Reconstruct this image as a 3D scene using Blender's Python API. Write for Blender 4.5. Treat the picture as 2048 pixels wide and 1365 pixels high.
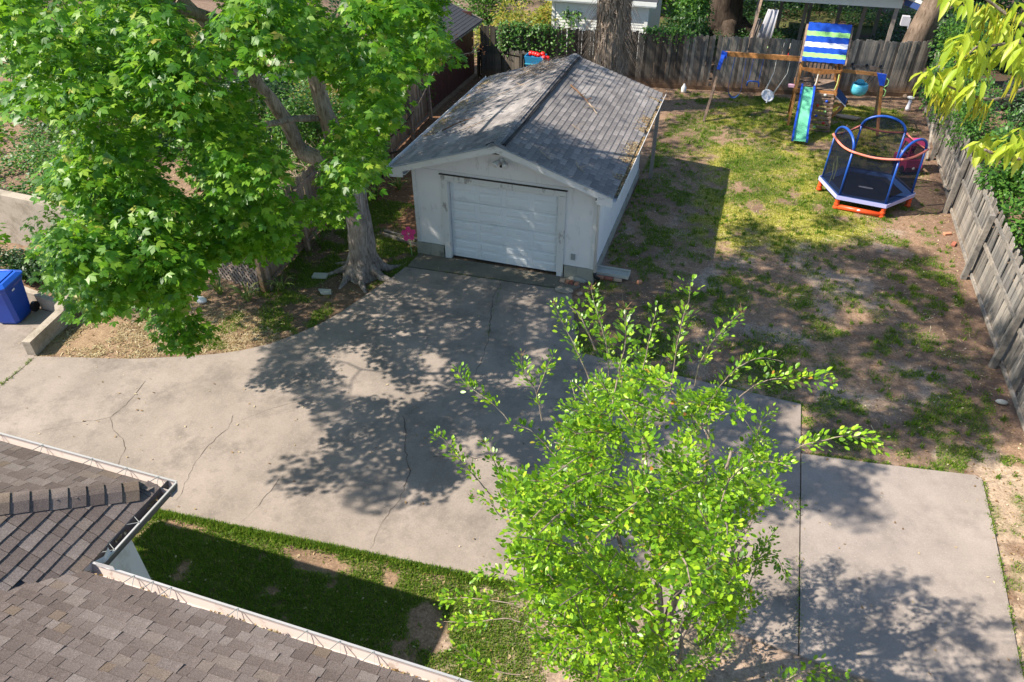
import bpy, math, random
import numpy as np
from mathutils import Vector, Matrix, Quaternion
random.seed(7); RNG = np.random.default_rng(7)
for o in list(bpy.data.objects): bpy.data.objects.remove(o)
S = bpy.context.scene; C = S.collection

# ------------------------------------------------------------------ camera
CAM_LOC = Vector((7.294, -14.839, 9.5346)); YAW, PITCH, ROLL = 0.31355, 0.64715, -0.00302
cd = bpy.data.cameras.new('camera'); cam = bpy.data.objects.new('camera', cd); C.objects.link(cam)
cd.sensor_width = 36; cd.lens = 1465.45 / 2048 * 36; cd.clip_start = .1; cd.clip_end = 1000
fwd = Vector((-math.sin(YAW) * math.cos(PITCH), math.cos(YAW) * math.cos(PITCH), -math.sin(PITCH)))
rt = Vector((math.cos(YAW), math.sin(YAW), 0)); up = rt.cross(fwd)
rt2 = rt * math.cos(ROLL) + up * math.sin(ROLL); up2 = -rt * math.sin(ROLL) + up * math.cos(ROLL)
M = Matrix((rt2, up2, -fwd)).transposed().to_4x4(); M.translation = CAM_LOC
cam.matrix_world = M; S.camera = cam

# ------------------------------------------------------------------ light
SUN = Vector((.88, .42, -1)).normalized()          # the way the light travels
SUN_ELEV = math.asin(-SUN.z); SUN_AZ = math.atan2(-SUN.x, -SUN.y)
w = bpy.data.worlds.new('World'); S.world = w; w.use_nodes = True
nt = w.node_tree; nt.nodes.clear()
sky = nt.nodes.new('ShaderNodeTexSky'); sky.sky_type = 'NISHITA'; sky.sun_disc = False
sky.sun_elevation = SUN_ELEV; sky.sun_rotation = SUN_AZ; sky.air_density = 1.0; sky.dust_density = .6; sky.ozone_density = 2.5
bg = nt.nodes.new('ShaderNodeBackground'); bg.inputs[1].default_value = .125
out = nt.nodes.new('ShaderNodeOutputWorld')
nt.links.new(sky.outputs[0], bg.inputs[0]); nt.links.new(bg.outputs[0], out.inputs[0])
sd = bpy.data.lights.new('sun', 'SUN'); sd.energy = 5.0; sd.angle = math.radians(.55); sd.color = (1, .905, .79)
so = bpy.data.objects.new('sun', sd); C.objects.link(so); so.rotation_euler = SUN.to_track_quat('-Z', 'Y').to_euler()
so.location = (-20, -10, 25)
S.view_settings.view_transform = 'Standard'; S.view_settings.look = 'None'
S.view_settings.exposure = 0.94; S.view_settings.gamma = 1; S.view_settings.use_curve_mapping = False
S.render.engine = 'CYCLES'
S.cycles.max_bounces = 6; S.cycles.diffuse_bounces = 3; S.cycles.transparent_max_bounces = 12

# ------------------------------------------------------------------ numpy noise
def _lat(seed): return np.random.default_rng(seed).random((256, 256))
_L = {}
def vnoise(x, y, sc, seed=0):
    if seed not in _L: _L[seed] = _lat(seed)
    L = _L[seed]; x = np.asarray(x) / sc + 100; y = np.asarray(y) / sc + 100
    xi = np.floor(x).astype(int); yi = np.floor(y).astype(int); fx = x - xi; fy = y - yi
    fx = fx * fx * (3 - 2 * fx); fy = fy * fy * (3 - 2 * fy)
    a = L[xi % 256, yi % 256]; b = L[(xi + 1) % 256, yi % 256]; c = L[xi % 256, (yi + 1) % 256]; d = L[(xi + 1) % 256, (yi + 1) % 256]
    return (a * (1 - fx) + b * fx) * (1 - fy) + (c * (1 - fx) + d * fx) * fy
def fbm(x, y, sc, seed=0, oc=4):
    s = 0; a = 1; t = 0
    for i in range(oc): s = s + a * vnoise(x, y, sc / 2 ** i, seed + i); t += a; a *= .55
    return s / t
def sstep(a, b, x): t = np.clip((x - a) / (b - a), 0, 1); return t * t * (3 - 2 * t)
def inpoly(x, y, poly):
    x = np.asarray(x, float); y = np.asarray(y, float); ins = np.zeros(x.shape, bool); n = len(poly); j = n - 1
    for i in range(n):
        xi, yi = poly[i]; xj, yj = poly[j]
        cond = ((yi > y) != (yj > y)) & (x < (xj - xi) * (y - yi) / ((yj - yi) or 1e-9) + xi)
        ins ^= cond; j = i
    return ins

# ------------------------------------------------------------------ materials
MATS = {}
def nodes(name):
    m = bpy.data.materials.new(name); m.use_nodes = True; n = m.node_tree; n.nodes.clear()
    return m, n, n.nodes.new, n.links.new
def ramp(n, stops):
    r = n.nodes.new('ShaderNodeValToRGB'); e = r.color_ramp.elements
    while len(e) < len(stops): e.new(.5)
    for el, (p, c) in zip(e, stops): el.position = p; el.color = (*c, 1)
    return r
def mixc(n, fac, a, b, mode='MIX'):
    m = n.nodes.new('ShaderNodeMix'); m.data_type = 'RGBA'; m.blend_type = mode
    for sock, val in ((m.inputs[0], fac), (m.inputs[6], a), (m.inputs[7], b)):
        if hasattr(val, 'links') or isinstance(val, bpy.types.NodeSocket): n.links.new(val, sock)
        elif isinstance(val, (int, float)): sock.default_value = val
        else: sock.default_value = (*val, 1)
    return m.outputs[2]
def texnoise(n, scale, detail=6, rough=.6, coord='Object', stretch=(1, 1, 1), dist=0):
    tc = n.nodes.new('ShaderNodeTexCoord'); mp = n.nodes.new('ShaderNodeMapping'); mp.inputs[3].default_value = stretch
    t = n.nodes.new('ShaderNodeTexNoise'); t.inputs['Scale'].default_value = scale; t.inputs['Detail'].default_value = detail
    t.inputs['Roughness'].default_value = rough; t.inputs['Distortion'].default_value = dist
    n.links.new(tc.outputs[coord], mp.inputs[0]); n.links.new(mp.outputs[0], t.inputs[0])
    return t.outputs[0]
def rnd(n):
    oi = n.nodes.new('ShaderNodeObjectInfo'); g = n.nodes.new('ShaderNodeNewGeometry')
    a = n.nodes.new('ShaderNodeMath'); a.operation = 'ADD'; f = n.nodes.new('ShaderNodeMath'); f.operation = 'FRACT'
    n.links.new(oi.outputs['Random'], a.inputs[0]); n.links.new(g.outputs['Random Per Island'], a.inputs[1])
    n.links.new(a.outputs[0], f.inputs[0]); return f.outputs[0]
def finish(n, col, rough=.8, spec=.3, bump=None, bstr=.3, bdist=.01, metal=0, extra=None):
    p = n.nodes.new('ShaderNodeBsdfPrincipled'); o = n.nodes.new('ShaderNodeOutputMaterial')
    if isinstance(col, bpy.types.NodeSocket): n.links.new(col, p.inputs['Base Color'])
    else: p.inputs['Base Color'].default_value = (*col, 1)
    if isinstance(rough, bpy.types.NodeSocket): n.links.new(rough, p.inputs['Roughness'])
    else: p.inputs['Roughness'].default_value = rough
    p.inputs['Specular IOR Level'].default_value = spec; p.inputs['Metallic'].default_value = metal
    if bump is not None:
        b = n.nodes.new('ShaderNodeBump'); b.inputs['Strength'].default_value = bstr; b.inputs['Distance'].default_value = bdist
        n.links.new(bump, b.inputs['Height']); n.links.new(b.outputs[0], p.inputs['Normal'])
    n.links.new(p.outputs[0], o.inputs[0]); return p, o
def simple(name, col, rough=.6, spec=.3, var=.15, scale=8, bstr=.15, metal=0, dirt=None, dirtscale=3, dirtamt=.5):
    m, n, N, K = nodes(name)
    t = texnoise(n, scale)
    c = mixc(n, t, [x * (1 - var) for x in col], [min(1, x * (1 + var)) for x in col])
    if dirt:
        t2 = texnoise(n, dirtscale, 8, .7); r = ramp(n, [(.52, (0, 0, 0)), (.68, (dirtamt,) * 3)]); K(t2, r.inputs[0])
        c = mixc(n, r.outputs[0], c, dirt)
    finish(n, c, rough, spec, t, bstr, .005, metal); MATS[name] = m; return m
def leafmat(name, stops, trans=(.3, .55, .05), tf=.35, rough=.45, spec=.4):
    m, n, N, K = nodes(name)
    r = ramp(n, stops); K(rnd(n), r.inputs[0])
    t = texnoise(n, 2.2, 3); c = mixc(n, t, r.outputs[0], (0.9, .95, .7), 'MULTIPLY')
    p = N('ShaderNodeBsdfPrincipled'); K(c, p.inputs['Base Color']); p.inputs['Roughness'].default_value = rough; p.inputs['Specular IOR Level'].default_value = spec
    tr = N('ShaderNodeBsdfTranslucent'); tc = mixc(n, .6, c, trans); K(tc, tr.inputs[0])
    mx = N('ShaderNodeMixShader'); mx.inputs[0].default_value = tf
    o = N('ShaderNodeOutputMaterial'); K(p.outputs[0], mx.inputs[1]); K(tr.outputs[0], mx.inputs[2]); K(mx.outputs[0], o.inputs[0])
    MATS[name] = m; return m
def woodmat(name, stops, foot=None, grain=(14, 14, 1.2), rough=.85, footh=.35):
    """boards: a tone per board, grain along z, browner stain near the foot"""
    m, n, N, K = nodes(name)
    r = ramp(n, stops); K(rnd(n), r.inputs[0])
    g = texnoise(n, 3.5, 8, .7, 'Object', grain)
    gr = ramp(n, [(.3, (.45, .45, .45)), (.5, (.95, .95, .95)), (.7, (1.25, 1.22, 1.18))]); K(g, gr.inputs[0])
    c = mixc(n, 1.0, r.outputs[0], gr.outputs[0], 'MULTIPLY')
    t2 = texnoise(n, 1.3, 5); r2 = ramp(n, [(.4, (.7, .72, .72)), (.62, (1.15, 1.1, 1.0))]); K(t2, r2.inputs[0]); c = mixc(n, 1.0, c, r2.outputs[0], 'MULTIPLY')
    if foot:
        tc = N('ShaderNodeNewGeometry'); sx = N('ShaderNodeSeparateXYZ'); K(tc.outputs['Position'], sx.inputs[0])
        nn = texnoise(n, 4, 3); ad = N('ShaderNodeMath'); ad.operation = 'MULTIPLY_ADD'; ad.inputs[1].default_value = -.7; K(nn, ad.inputs[0]); K(sx.outputs[2], ad.inputs[2])
        mr = N('ShaderNodeMapRange'); mr.inputs[1].default_value = footh - .35; mr.inputs[2].default_value = footh - .35 - .45 ; mr.inputs[3].default_value = 0; mr.inputs[4].default_value = .75
        K(ad.outputs[0], mr.inputs[0]); c = mixc(n, mr.outputs[0], c, foot)
    finish(n, c, rough, .2, g, .5, .004); MATS[name] = m; return m
def shinglemat(name, stops, speck=.25):
    m, n, N, K = nodes(name)
    r = ramp(n, stops); K(rnd(n), r.inputs[0])
    t = texnoise(n, 90, 3, .8); gr = ramp(n, [(.35, (1 - speck * 1.6,) * 3), (.65, (1 + speck * 1.6,) * 3)]); K(t, gr.inputs[0])
    c = mixc(n, 1.0, r.outputs[0], gr.outputs[0], 'MULTIPLY')
    t2 = texnoise(n, 1.1, 6, .65); r2 = ramp(n, [(.38, (.72, .70, .70)), (.6, (1.12, 1.1, 1.08))]); K(t2, r2.inputs[0])
    c = mixc(n, 1.0, c, r2.outputs[0], 'MULTIPLY')
    finish(n, c, .92, .15, t, .6, .004); MATS[name] = m; return m

# ------------------------------------------------------------------ meshes
class MB:
    def __init__(s): s.v = []; s.f = []; s.m = []
    def add(s, vs, fs, mi=0):
        b = len(s.v); s.v += [tuple(x) for x in vs]; s.f += [tuple(b + i for i in f) for f in fs]; s.m += [mi] * len(fs); return s
    def box(s, c, d, rz=0, mi=0, R=None):
        hx, hy, hz = d[0] / 2, d[1] / 2, d[2] / 2; R = R or Matrix.Rotation(rz, 3, 'Z'); c = Vector(c)
        vs = [c + R @ Vector((x * hx, y * hy, z * hz)) for z in (-1, 1) for x, y in ((-1, -1), (1, -1), (1, 1), (-1, 1))]
        return s.add(vs, [(3, 2, 1, 0), (4, 5, 6, 7), (0, 1, 5, 4), (1, 2, 6, 5), (2, 3, 7, 6), (3, 0, 4, 7)], mi)
    def bar(s, p, q, wd, th, side=(0, 0, 1), mi=0):
        """square bar from p to q; wd across 'side', th the other way"""
        p = Vector(p); q = Vector(q); d = (q - p); L = d.length; d.normalize(); sd_ = Vector(side)
        a = (sd_ - d * sd_.dot(d)); a = a.normalized() if a.length > 1e-4 else d.orthogonal().normalized(); b = d.cross(a)
        vs = []
        for o in (p, q):
            for x, y in ((-1, -1), (1, -1), (1, 1), (-1, 1)): vs.append(o + a * x * wd / 2 + b * y * th / 2)
        return s.add(vs, [(3, 2, 1, 0), (4, 5, 6, 7), (0, 1, 5, 4), (1, 2, 6, 5), (2, 3, 7, 6), (3, 0, 4, 7)], mi)
    def tube(s, pts, rad, n=8, mi=0, closed=False, caps=True):
        pts = [Vector(p) for p in pts]; k = len(pts); rads = rad if hasattr(rad, '__len__') else [rad] * k
        vs = []; a = None
        for i, p in enumerate(pts):
            if closed: d = pts[(i + 1) % k] - pts[i - 1]
            else: d = pts[min(i + 1, k - 1)] - pts[max(i - 1, 0)]
            d = d.normalized() if d.length > 1e-6 else Vector((0, 0, 1))
            if a is None: a = d.orthogonal().normalized()
            else: a = (a - d * a.dot(d)); a = a.normalized() if a.length > 1e-5 else d.orthogonal().normalized()
            b = d.cross(a)
            for j in range(n):
                t = 2 * math.pi * j / n; vs.append(p + (a * math.cos(t) + b * math.sin(t)) * rads[i])
        fs = []
        for i in range(k if closed else k - 1):
            for j in range(n):
                i2 = (i + 1) % k; fs.append((i * n + j, i * n + (j + 1) % n, i2 * n + (j + 1) % n, i2 * n + j))
        if caps and not closed: fs.append(tuple(range(n))[::-1]); fs.append(tuple((k - 1) * n + j for j in range(n)))
        return s.add(vs, fs, mi)
    def lathe(s, c, prof, n=16, axis=(0, 0, 1), mi=0, sx=1, sy=1):
        c = Vector(c); ax = Vector(axis).normalized(); a = ax.orthogonal().normalized(); b = ax.cross(a); vs = []
        if abs(ax.z) > .99: a, b = Vector((1, 0, 0)), Vector((0, 1, 0))
        for r, h in prof:
            for j in range(n):
                t = 2 * math.pi * j / n; vs.append(c + ax * h + a * r * math.cos(t) * sx + b * r * math.sin(t) * sy)
        fs = [(i * n + j, i * n + (j + 1) % n, (i + 1) * n + (j + 1) % n, (i + 1) * n + j) for i in range(len(prof) - 1) for j in range(n)]
        fs.append(tuple(range(n))[::-1]); fs.append(tuple((len(prof) - 1) * n + j for j in range(n)))
        return s.add(vs, fs, mi)
    def ball(s, c, r, n=10, sx=1, sy=1, sz=1, mi=0):
        prof = [(max(1e-4, r * math.sin(math.pi * i / n)), -r * sz * math.cos(math.pi * i / n)) for i in range(n + 1)]
        return s.lathe(c, prof, n + 2, mi=mi, sx=sx, sy=sy)
    def prism(s, poly, z0, z1, mi=0):
        k = len(poly); vs = [(x, y, z0) for x, y in poly] + [(x, y, z1) for x, y in poly]
        fs = [tuple(range(k))[::-1], tuple(range(k, 2 * k))] + [(i, (i + 1) % k, k + (i + 1) % k, k + i) for i in range(k)]
        return s.add(vs, fs, mi)
    def prism3(s, poly, off, mi=0):
        """extrude a 3-D polygon by vector off"""
        k = len(poly); off = Vector(off); vs = [Vector(p) for p in poly] + [Vector(p) + off for p in poly]
        fs = [tuple(range(k))[::-1], tuple(range(k, 2 * k))] + [(i, (i + 1) % k, k + (i + 1) % k, k + i) for i in range(k)]
        return s.add(vs, fs, mi)
    def mesh(s, name, mats, smooth=False):
        me = bpy.data.meshes.new(name); me.from_pydata(s.v, [], s.f)
        for m in (mats if isinstance(mats, (list, tuple)) else [mats]): me.materials.append(m)
        if any(s.m): me.polygons.foreach_set('material_index', s.m)
        if smooth: me.polygons.foreach_set('use_smooth', [True] * len(s.f))
        me.update(); return me
def np_mesh(name, V, F, mat, smooth=False):
    """V (n,3), F (m,k) all faces of k corners"""
    me = bpy.data.meshes.new(name); k = F.shape[1]
    me.vertices.add(len(V)); me.vertices.foreach_set('co', V.astype(np.float32).ravel())
    me.loops.add(F.size); me.loops.foreach_set('vertex_index', F.astype(np.int32).ravel())
    me.polygons.add(len(F)); me.polygons.foreach_set('loop_start', np.arange(0, F.size, k, dtype=np.int32))
    me.polygons.foreach_set('loop_total', np.full(len(F), k, dtype=np.int32))
    if smooth: me.polygons.foreach_set('use_smooth', np.ones(len(F), bool))
    me.materials.append(mat); me.update(calc_edges=True); me.validate(); return me

def thing(name, label, cat, loc=(0, 0, 0), rz=0, group=None):
    o = bpy.data.objects.new(name, None); C.objects.link(o); o.empty_display_size = .2
    o.location = loc; o.rotation_euler = (0, 0, rz); o['label'] = label; o['category'] = cat
    if group: o['group'] = group
    return o
def wmat(o):
    m = Matrix.Translation(o.location) @ o.rotation_euler.to_matrix().to_4x4()
    return m
def place(name, me, parent=None, kind=None, mw=None, label=None):
    o = bpy.data.objects.new(name, me); C.objects.link(o)
    if mw is not None: o.matrix_world = mw
    if parent is not None:
        o.parent = parent
        # meshes are built in world coordinates: undo the chain of parents
        m = Matrix.Identity(4); q = parent
        if q.parent is None: m = wmat(q).inverted()
        else: m = Matrix.Identity(4)
        if q.type == 'EMPTY' or q.parent is None: o.matrix_parent_inverse = m
        if mw is not None: o.matrix_basis = mw
    if kind: o['kind'] = kind
    if label: o['label'] = label
    return o
def part(name, mb, mat, parent, smooth=False, kind=None, label=None):
    return place(name, mb.mesh(name, mat, smooth) if isinstance(mb, MB) else mb, parent, kind, None, label)
def solo(name, mb, mat, label, cat, group=None, smooth=False, origin=None):
    me = mb.mesh(name, mat, smooth) if isinstance(mb, MB) else mb
    o = bpy.data.objects.new(name, me); C.objects.link(o)
    if origin is not None:
        me.transform(Matrix.Translation(-Vector(origin))); o.location = origin
    o['label'] = label; o['category'] = cat
    if group: o['group'] = group
    return o
def struct(name, mb, mat, smooth=False):
    o = place(name, mb.mesh(name, mat, smooth) if isinstance(mb, MB) else mb); o['kind'] = 'structure'; return o
def camdist(p): return (Vector(p) - CAM_LOC).length
def infront(p, marg=1.08):
    d = Vector(p) - CAM_LOC; k = d.dot(fwd)
    if k < .3: return False
    return abs(d.dot(rt)) / k < 1024 / 1465 * marg and abs(d.dot(up)) / k < 682 / 1465 * marg

# ------------------------------------------------------------------ palette
shinglemat('house_shingle', [(0, (.125, .102, .092)), (.3, (.15, .124, .112)), (.6, (.172, .145, .133)), (.88, (.215, .187, .172)), (1, (.17, .132, .10))])
shinglemat('garage_shingle', [(0, (.18, .172, .172)), (.4, (.22, .208, .202)), (.75, (.255, .24, .232)), (1, (.30, .282, .27))], .25)
def concrete(name, base, warm, dark, crackle=True, stain=.5, sx=1.1):
    m, n, N, K = nodes(name)
    t = texnoise(n, 34, 6, .85); a = mixc(n, t, [x * .55 for x in base], [x * 1.42 for x in base])
    t1 = texnoise(n, .7, 9, .7); r1 = ramp(n, [(.36, (0, 0, 0)), (.66, (1, 1, 1))]); K(t1, r1.inputs[0])
    a = mixc(n, r1.outputs[0], a, mixc(n, t, [x * .55 for x in warm], [x * 1.45 for x in warm]))
    t2 = texnoise(n, sx, 10, .78); r2 = ramp(n, [(.49, (0, 0, 0)), (.68, (stain,) * 3)]); K(t2, r2.inputs[0])
    a = mixc(n, r2.outputs[0], a, dark)
    v = N('ShaderNodeTexVoronoi'); v.inputs['Scale'].default_value = 16; tc = N('ShaderNodeTexCoord'); K(tc.outputs['Object'], v.inputs[0])
    r3 = ramp(n, [(.0, (1, 1, 1)), (.08, (1, 1, 1)), (.2, (0, 0, 0))]); K(v.outputs['Distance'], r3.inputs[0])
    a = mixc(n, mixc(n, r3.outputs[0], (0, 0, 0), (.6,) * 3), a, [x * 1.5 for x in base])
    finish(n, a, .9, .2, t, .35, .004); MATS[name] = m; return m
concrete('driveway_concrete', (.24, .203, .170), (.325, .273, .232), (.125, .107, .09), stain=.7)
concrete('pad_concrete', (.265, .229, .198), (.34, .291, .252), (.16, .138, .12), stain=.55)
concrete('apron_concrete', (.17, .155, .125), (.21, .185, .145), (.10, .09, .07), stain=.6)
concrete('wall_concrete', (.36, .31, .25), (.42, .36, .29), (.13, .11, .07), stain=.7, sx=2.2)
simple('foundation_block', (.33, .32, .27), .9, .2, .15, 12, .3, dirt=(.12, .10, .08), dirtscale=2.5, dirtamt=.7)
simple('crack', (.085, .07, .055), .95, .1)
# painted siding with peeling, worn spots along a noise
def paint(name, base, wear, amt=.5, scale=6, stretch=(1, 1, 1), rough=.55):
    m, n, N, K = nodes(name)
    t = texnoise(n, scale, 9, .72, 'Object', stretch); r = ramp(n, [(.56, (0, 0, 0)), (.63, (amt,) * 3)]); K(t, r.inputs[0])
    t1 = texnoise(n, 1.4, 5, .6); c = mixc(n, t1, [x * .86 for x in base], base)
    c = mixc(n, r.outputs[0], c, wear); finish(n, c, rough, .3, t, .12, .003); MATS[name] = m; return m
paint('white_siding', (.84, .82, .80), (.45, .42, .38), .35, 5, (1, 1, .4))
paint('white_door', (.80, .83, .85), (.42, .44, .45), .25, 3.5, (.6, .6, 1.5), .4)
paint('worn_trim', (.74, .73, .70), (.25, .22, .19), .75, 7, (1, 1, .35))
paint('fascia_paint', (.74, .73, .72), (.30, .29, .27), .6, 6, (.5, .5, 1))
paint('gutter_white', (.72, .70, .67), (.42, .33, .27), .5, 5)
paint('gutter_inside', (.58, .50, .45), (.30, .22, .17), .6, 5)
paint('shed_white', (.78, .80, .76), (.42, .45, .38), .3, 4)
paint('red_board', (.075, .03, .025), (.045, .028, .022), .6, 5)
simple('gutter_dark', (.16, .15, .15), .5, .4, .2, 8, .1, .3)
simple('metal_strap', (.55, .53, .52), .4, .5, .1, 8, .05, .5)
simple('black_cable', (.012, .012, .014), .6, .3)
simple('drip_edge', (.30, .32, .34), .5, .4)
simple('black_plastic', (.015, .016, .018), .5, .4)
simple('white_plastic', (.75, .74, .72), .4, .4, .06)
simple('grey_box', (.30, .31, .29), .5, .4)
simple('brick_red', (.36, .13, .085), .9, .2, .3, 14, .3, dirt=(.15, .10, .08), dirtscale=6)
simple('brick_orange', (.50, .235, .14), .9, .2, .25, 14, .3, dirt=(.3, .2, .15), dirtscale=6)
simple('brick_tan', (.48, .34, .24), .9, .2, .25, 14, .3)
simple('pale_stone', (.44, .43, .37), .9, .2, .2, 10, .3)
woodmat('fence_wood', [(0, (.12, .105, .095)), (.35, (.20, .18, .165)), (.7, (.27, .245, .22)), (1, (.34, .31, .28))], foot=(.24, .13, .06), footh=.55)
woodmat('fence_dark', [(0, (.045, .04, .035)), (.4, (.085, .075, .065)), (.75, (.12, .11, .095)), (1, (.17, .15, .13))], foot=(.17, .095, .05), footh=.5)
woodmat('fence_warm', [(0, (.17, .12, .085)), (.4, (.26, .19, .13)), (.75, (.33, .25, .18)), (1, (.40, .31, .23))], foot=(.22, .12, .06), footh=.5)
woodmat('fence_grey', [(0, (.13, .12, .112)), (.35, (.21, .195, .18)), (.7, (.29, .268, .245)), (1, (.38, .35, .315))], foot=(.33, .22, .12), footh=.3)
woodmat('rail_grey', [(0, (.24, .22, .20)), (1, (.34, .31, .28))], grain=(2, 2, 2))
woodmat('cedar', [(0, (.30, .13, .045)), (.5, (.40, .185, .065)), (1, (.47, .23, .09))], grain=(3, 3, 3), rough=.7)
woodmat('cedar_grey', [(0, (.22, .16, .125)), (.5, (.30, .215, .17)), (1, (.36, .265, .21))], grain=(3, 3, 3))
woodmat('lattice_wood', [(0, (.24, .19, .17)), (1, (.34, .28, .25))], grain=(3, 3, 3))
def barkmat(name, a, b, cdark, sc=5, st=(3.2, 3.2, .55)):
    m, n, N, K = nodes(name)
    t = texnoise(n, sc, 9, .72, 'Object', st, .7); r = ramp(n, [(.32, cdark), (.46, a), (.68, b)]); K(t, r.inputs[0])
    t2 = texnoise(n, 1.2, 5); r2 = ramp(n, [(.4, (.7, .7, .7)), (.65, (1.2, 1.18, 1.15))]); K(t2, r2.inputs[0])
    finish(n, mixc(n, 1.0, r.outputs[0], r2.outputs[0], 'MULTIPLY'), .95, .1, t, 1.0, .03); MATS[name] = m
barkmat('maple_bark', (.27, .225, .19), (.50, .45, .40), (.06, .045, .035))
barkmat('vine_bark', (.20, .16, .125), (.32, .27, .22), (.06, .045, .035))
barkmat('brown_bark', (.17, .125, .09), (.26, .20, .155), (.05, .035, .025), 4)
barkmat('dark_bark', (.06, .045, .035), (.11, .085, .065), (.02, .015, .012), 3)
barkmat('twig_bark', (.30, .24, .19), (.42, .36, .30), (.13, .09, .06), 12, (1, 1, 1))
simple('dry_stick', (.42, .33, .24), .9, .15, .3, 10)
simple('dry_stick_dark', (.17, .10, .06), .9, .15, .3, 10)
leafmat('maple_leaf', [(0, (.022, .085, .008)), (.35, (.055, .175, .010)), (.7, (.13, .29, .018)), (.97, (.28, .43, .045)), (1, (.42, .34, .08))], (.34, .70, .03), .36, .42, .35)
leafmat('myrtle_leaf', [(0, (.03, .10, .008)), (.38, (.11, .25, .012)), (.78, (.26, .45, .02)), (.985, (.40, .53, .04)), (1, (.45, .14, .05))], (.62, .95, .04), .27, .36, .45)
leafmat('walnut_leaf', [(0, (.26, .38, .03)), (.6, (.40, .50, .05)), (1, (.50, .55, .08))], (.75, .85, .08), .5, .4, .4)
leafmat('catkin', [(0, (.38, .38, .03)), (1, (.52, .50, .05))], (.7, .7, .08), .35)
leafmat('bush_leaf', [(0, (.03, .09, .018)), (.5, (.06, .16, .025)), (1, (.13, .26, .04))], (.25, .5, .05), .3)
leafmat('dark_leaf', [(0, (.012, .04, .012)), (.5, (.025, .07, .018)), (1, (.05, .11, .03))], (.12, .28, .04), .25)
leafmat('yellow_leaf', [(0, (.10, .17, .02)), (.5, (.24, .27, .035)), (.8, (.38, .33, .06)), (1, (.45, .28, .09))], (.6, .6, .08), .35)
leafmat('pale_leaf', [(0, (.20, .26, .16)), (1, (.42, .46, .36))], (.5, .6, .3), .3)
leafmat('lily_leaf', [(0, (.09, .15, .035)), (.7, (.20, .27, .07)), (1, (.45, .36, .14))], (.35, .5, .1), .3)
leafmat('grass_blade', [(0, (.07, .15, .015)), (.5, (.12, .22, .02)), (.85, (.21, .29, .035)), (1, (.36, .33, .10))], (.3, .5, .05), .3, .6, .2)
leafmat('moss_grass', [(0, (.18, .22, .02)), (.5, (.32, .33, .04)), (.85, (.42, .39, .07)), (1, (.48, .41, .15))], (.5, .55, .05), .3, .6, .2)
leafmat('litter', [(0, (.13, .07, .035)), (.35, (.30, .19, .10)), (.7, (.46, .34, .21)), (1, (.62, .54, .42))], (.4, .3, .15), .12, .8, .15)
leafmat('straw', [(0, (.14, .09, .05)), (.35, (.33, .23, .13)), (.75, (.42, .33, .215)), (1, (.58, .50, .37))], (.5, .4, .2), .12, .8, .15)
leafmat('dead_leaf', [(0, (.25, .08, .03)), (1, (.45, .17, .08))], (.5, .2, .05), .3)
simple('bin_blue', (.008, .055, .36), .35, .5, .12, 3)
simple('bin_lid_blue', (.012, .09, .52), .32, .5, .1, 3)
simple('toy_blue', (.012, .075, .36), .35, .5, .12, 4)
simple('bright_blue', (.01, .07, .50), .35, .5, .1, 4)
simple('slide_green', (.17, .60, .34), .28, .5, .08, 3)
simple('aqua', (.10, .46, .58), .4, .4, .1, 4)
simple('hold_red', (.58, .035, .03), .4, .4)
simple('hold_green', (.34, .62, .22), .4, .4)
simple('coral', (.80, .24, .17), .6, .3, .1)
simple('orange_red', (.72, .085, .02), .4, .45, .1)
simple('lavender', (.42, .43, .72), .6, .3, .08)
simple('pad_blue', (.03, .07, .20), .55, .3, .15, 4)
simple('jump_mat', (.012, .013, .018), .7, .2, .2, 30)
simple('pink_toy', (.50, .05, .16), .4, .4, .15)
simple('pink_petal', (.80, .06, .22), .5, .3, .12)
simple('light_pink', (.80, .45, .55), .5, .3)
simple('seat_grey', (.62, .64, .68), .45, .4, .08)
simple('rope_white', (.72, .70, .62), .7, .2)
simple('rope_yellow', (.55, .62, .20), .6, .3)
simple('canvas_blue', (.008, .065, .42), .35, .45, .12, 20)
simple('canvas_green', (.32, .66, .20), .5, .3, .1, 20)
simple('canvas_white', (.72, .72, .80), .5, .3, .1, 20)
simple('red_plastic', (.75, .02, .015), .35, .5, .15)
simple('cart_blue', (.03, .26, .50), .4, .4, .12)
simple('dark_roof', (.05, .052, .058), .8, .2, .3, 12)
simple('blue_trim', (.03, .06, .18), .5, .4)
simple('beam_white', (.62, .63, .56), .6, .3, .08, 2)
simple('dark_cloth', (.03, .032, .035), .8, .2)
simple('grey_cloth', (.45, .45, .48), .8, .2)
simple('post_grey', (.25, .22, .19), .85, .2, .2, 5)
def netmat():
    m, n, N, K = nodes('net'); p = N('ShaderNodeBsdfDiffuse'); p.inputs[0].default_value = (.012, .016, .03, 1)
    t = N('ShaderNodeBsdfTransparent'); mx = N('ShaderNodeMixShader'); o = N('ShaderNodeOutputMaterial')
    mx.inputs[0].default_value = .68; K(t.outputs[0], mx.inputs[1]); K(p.outputs[0], mx.inputs[2]); K(mx.outputs[0], o.inputs[0]); MATS['net'] = m
netmat()

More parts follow.
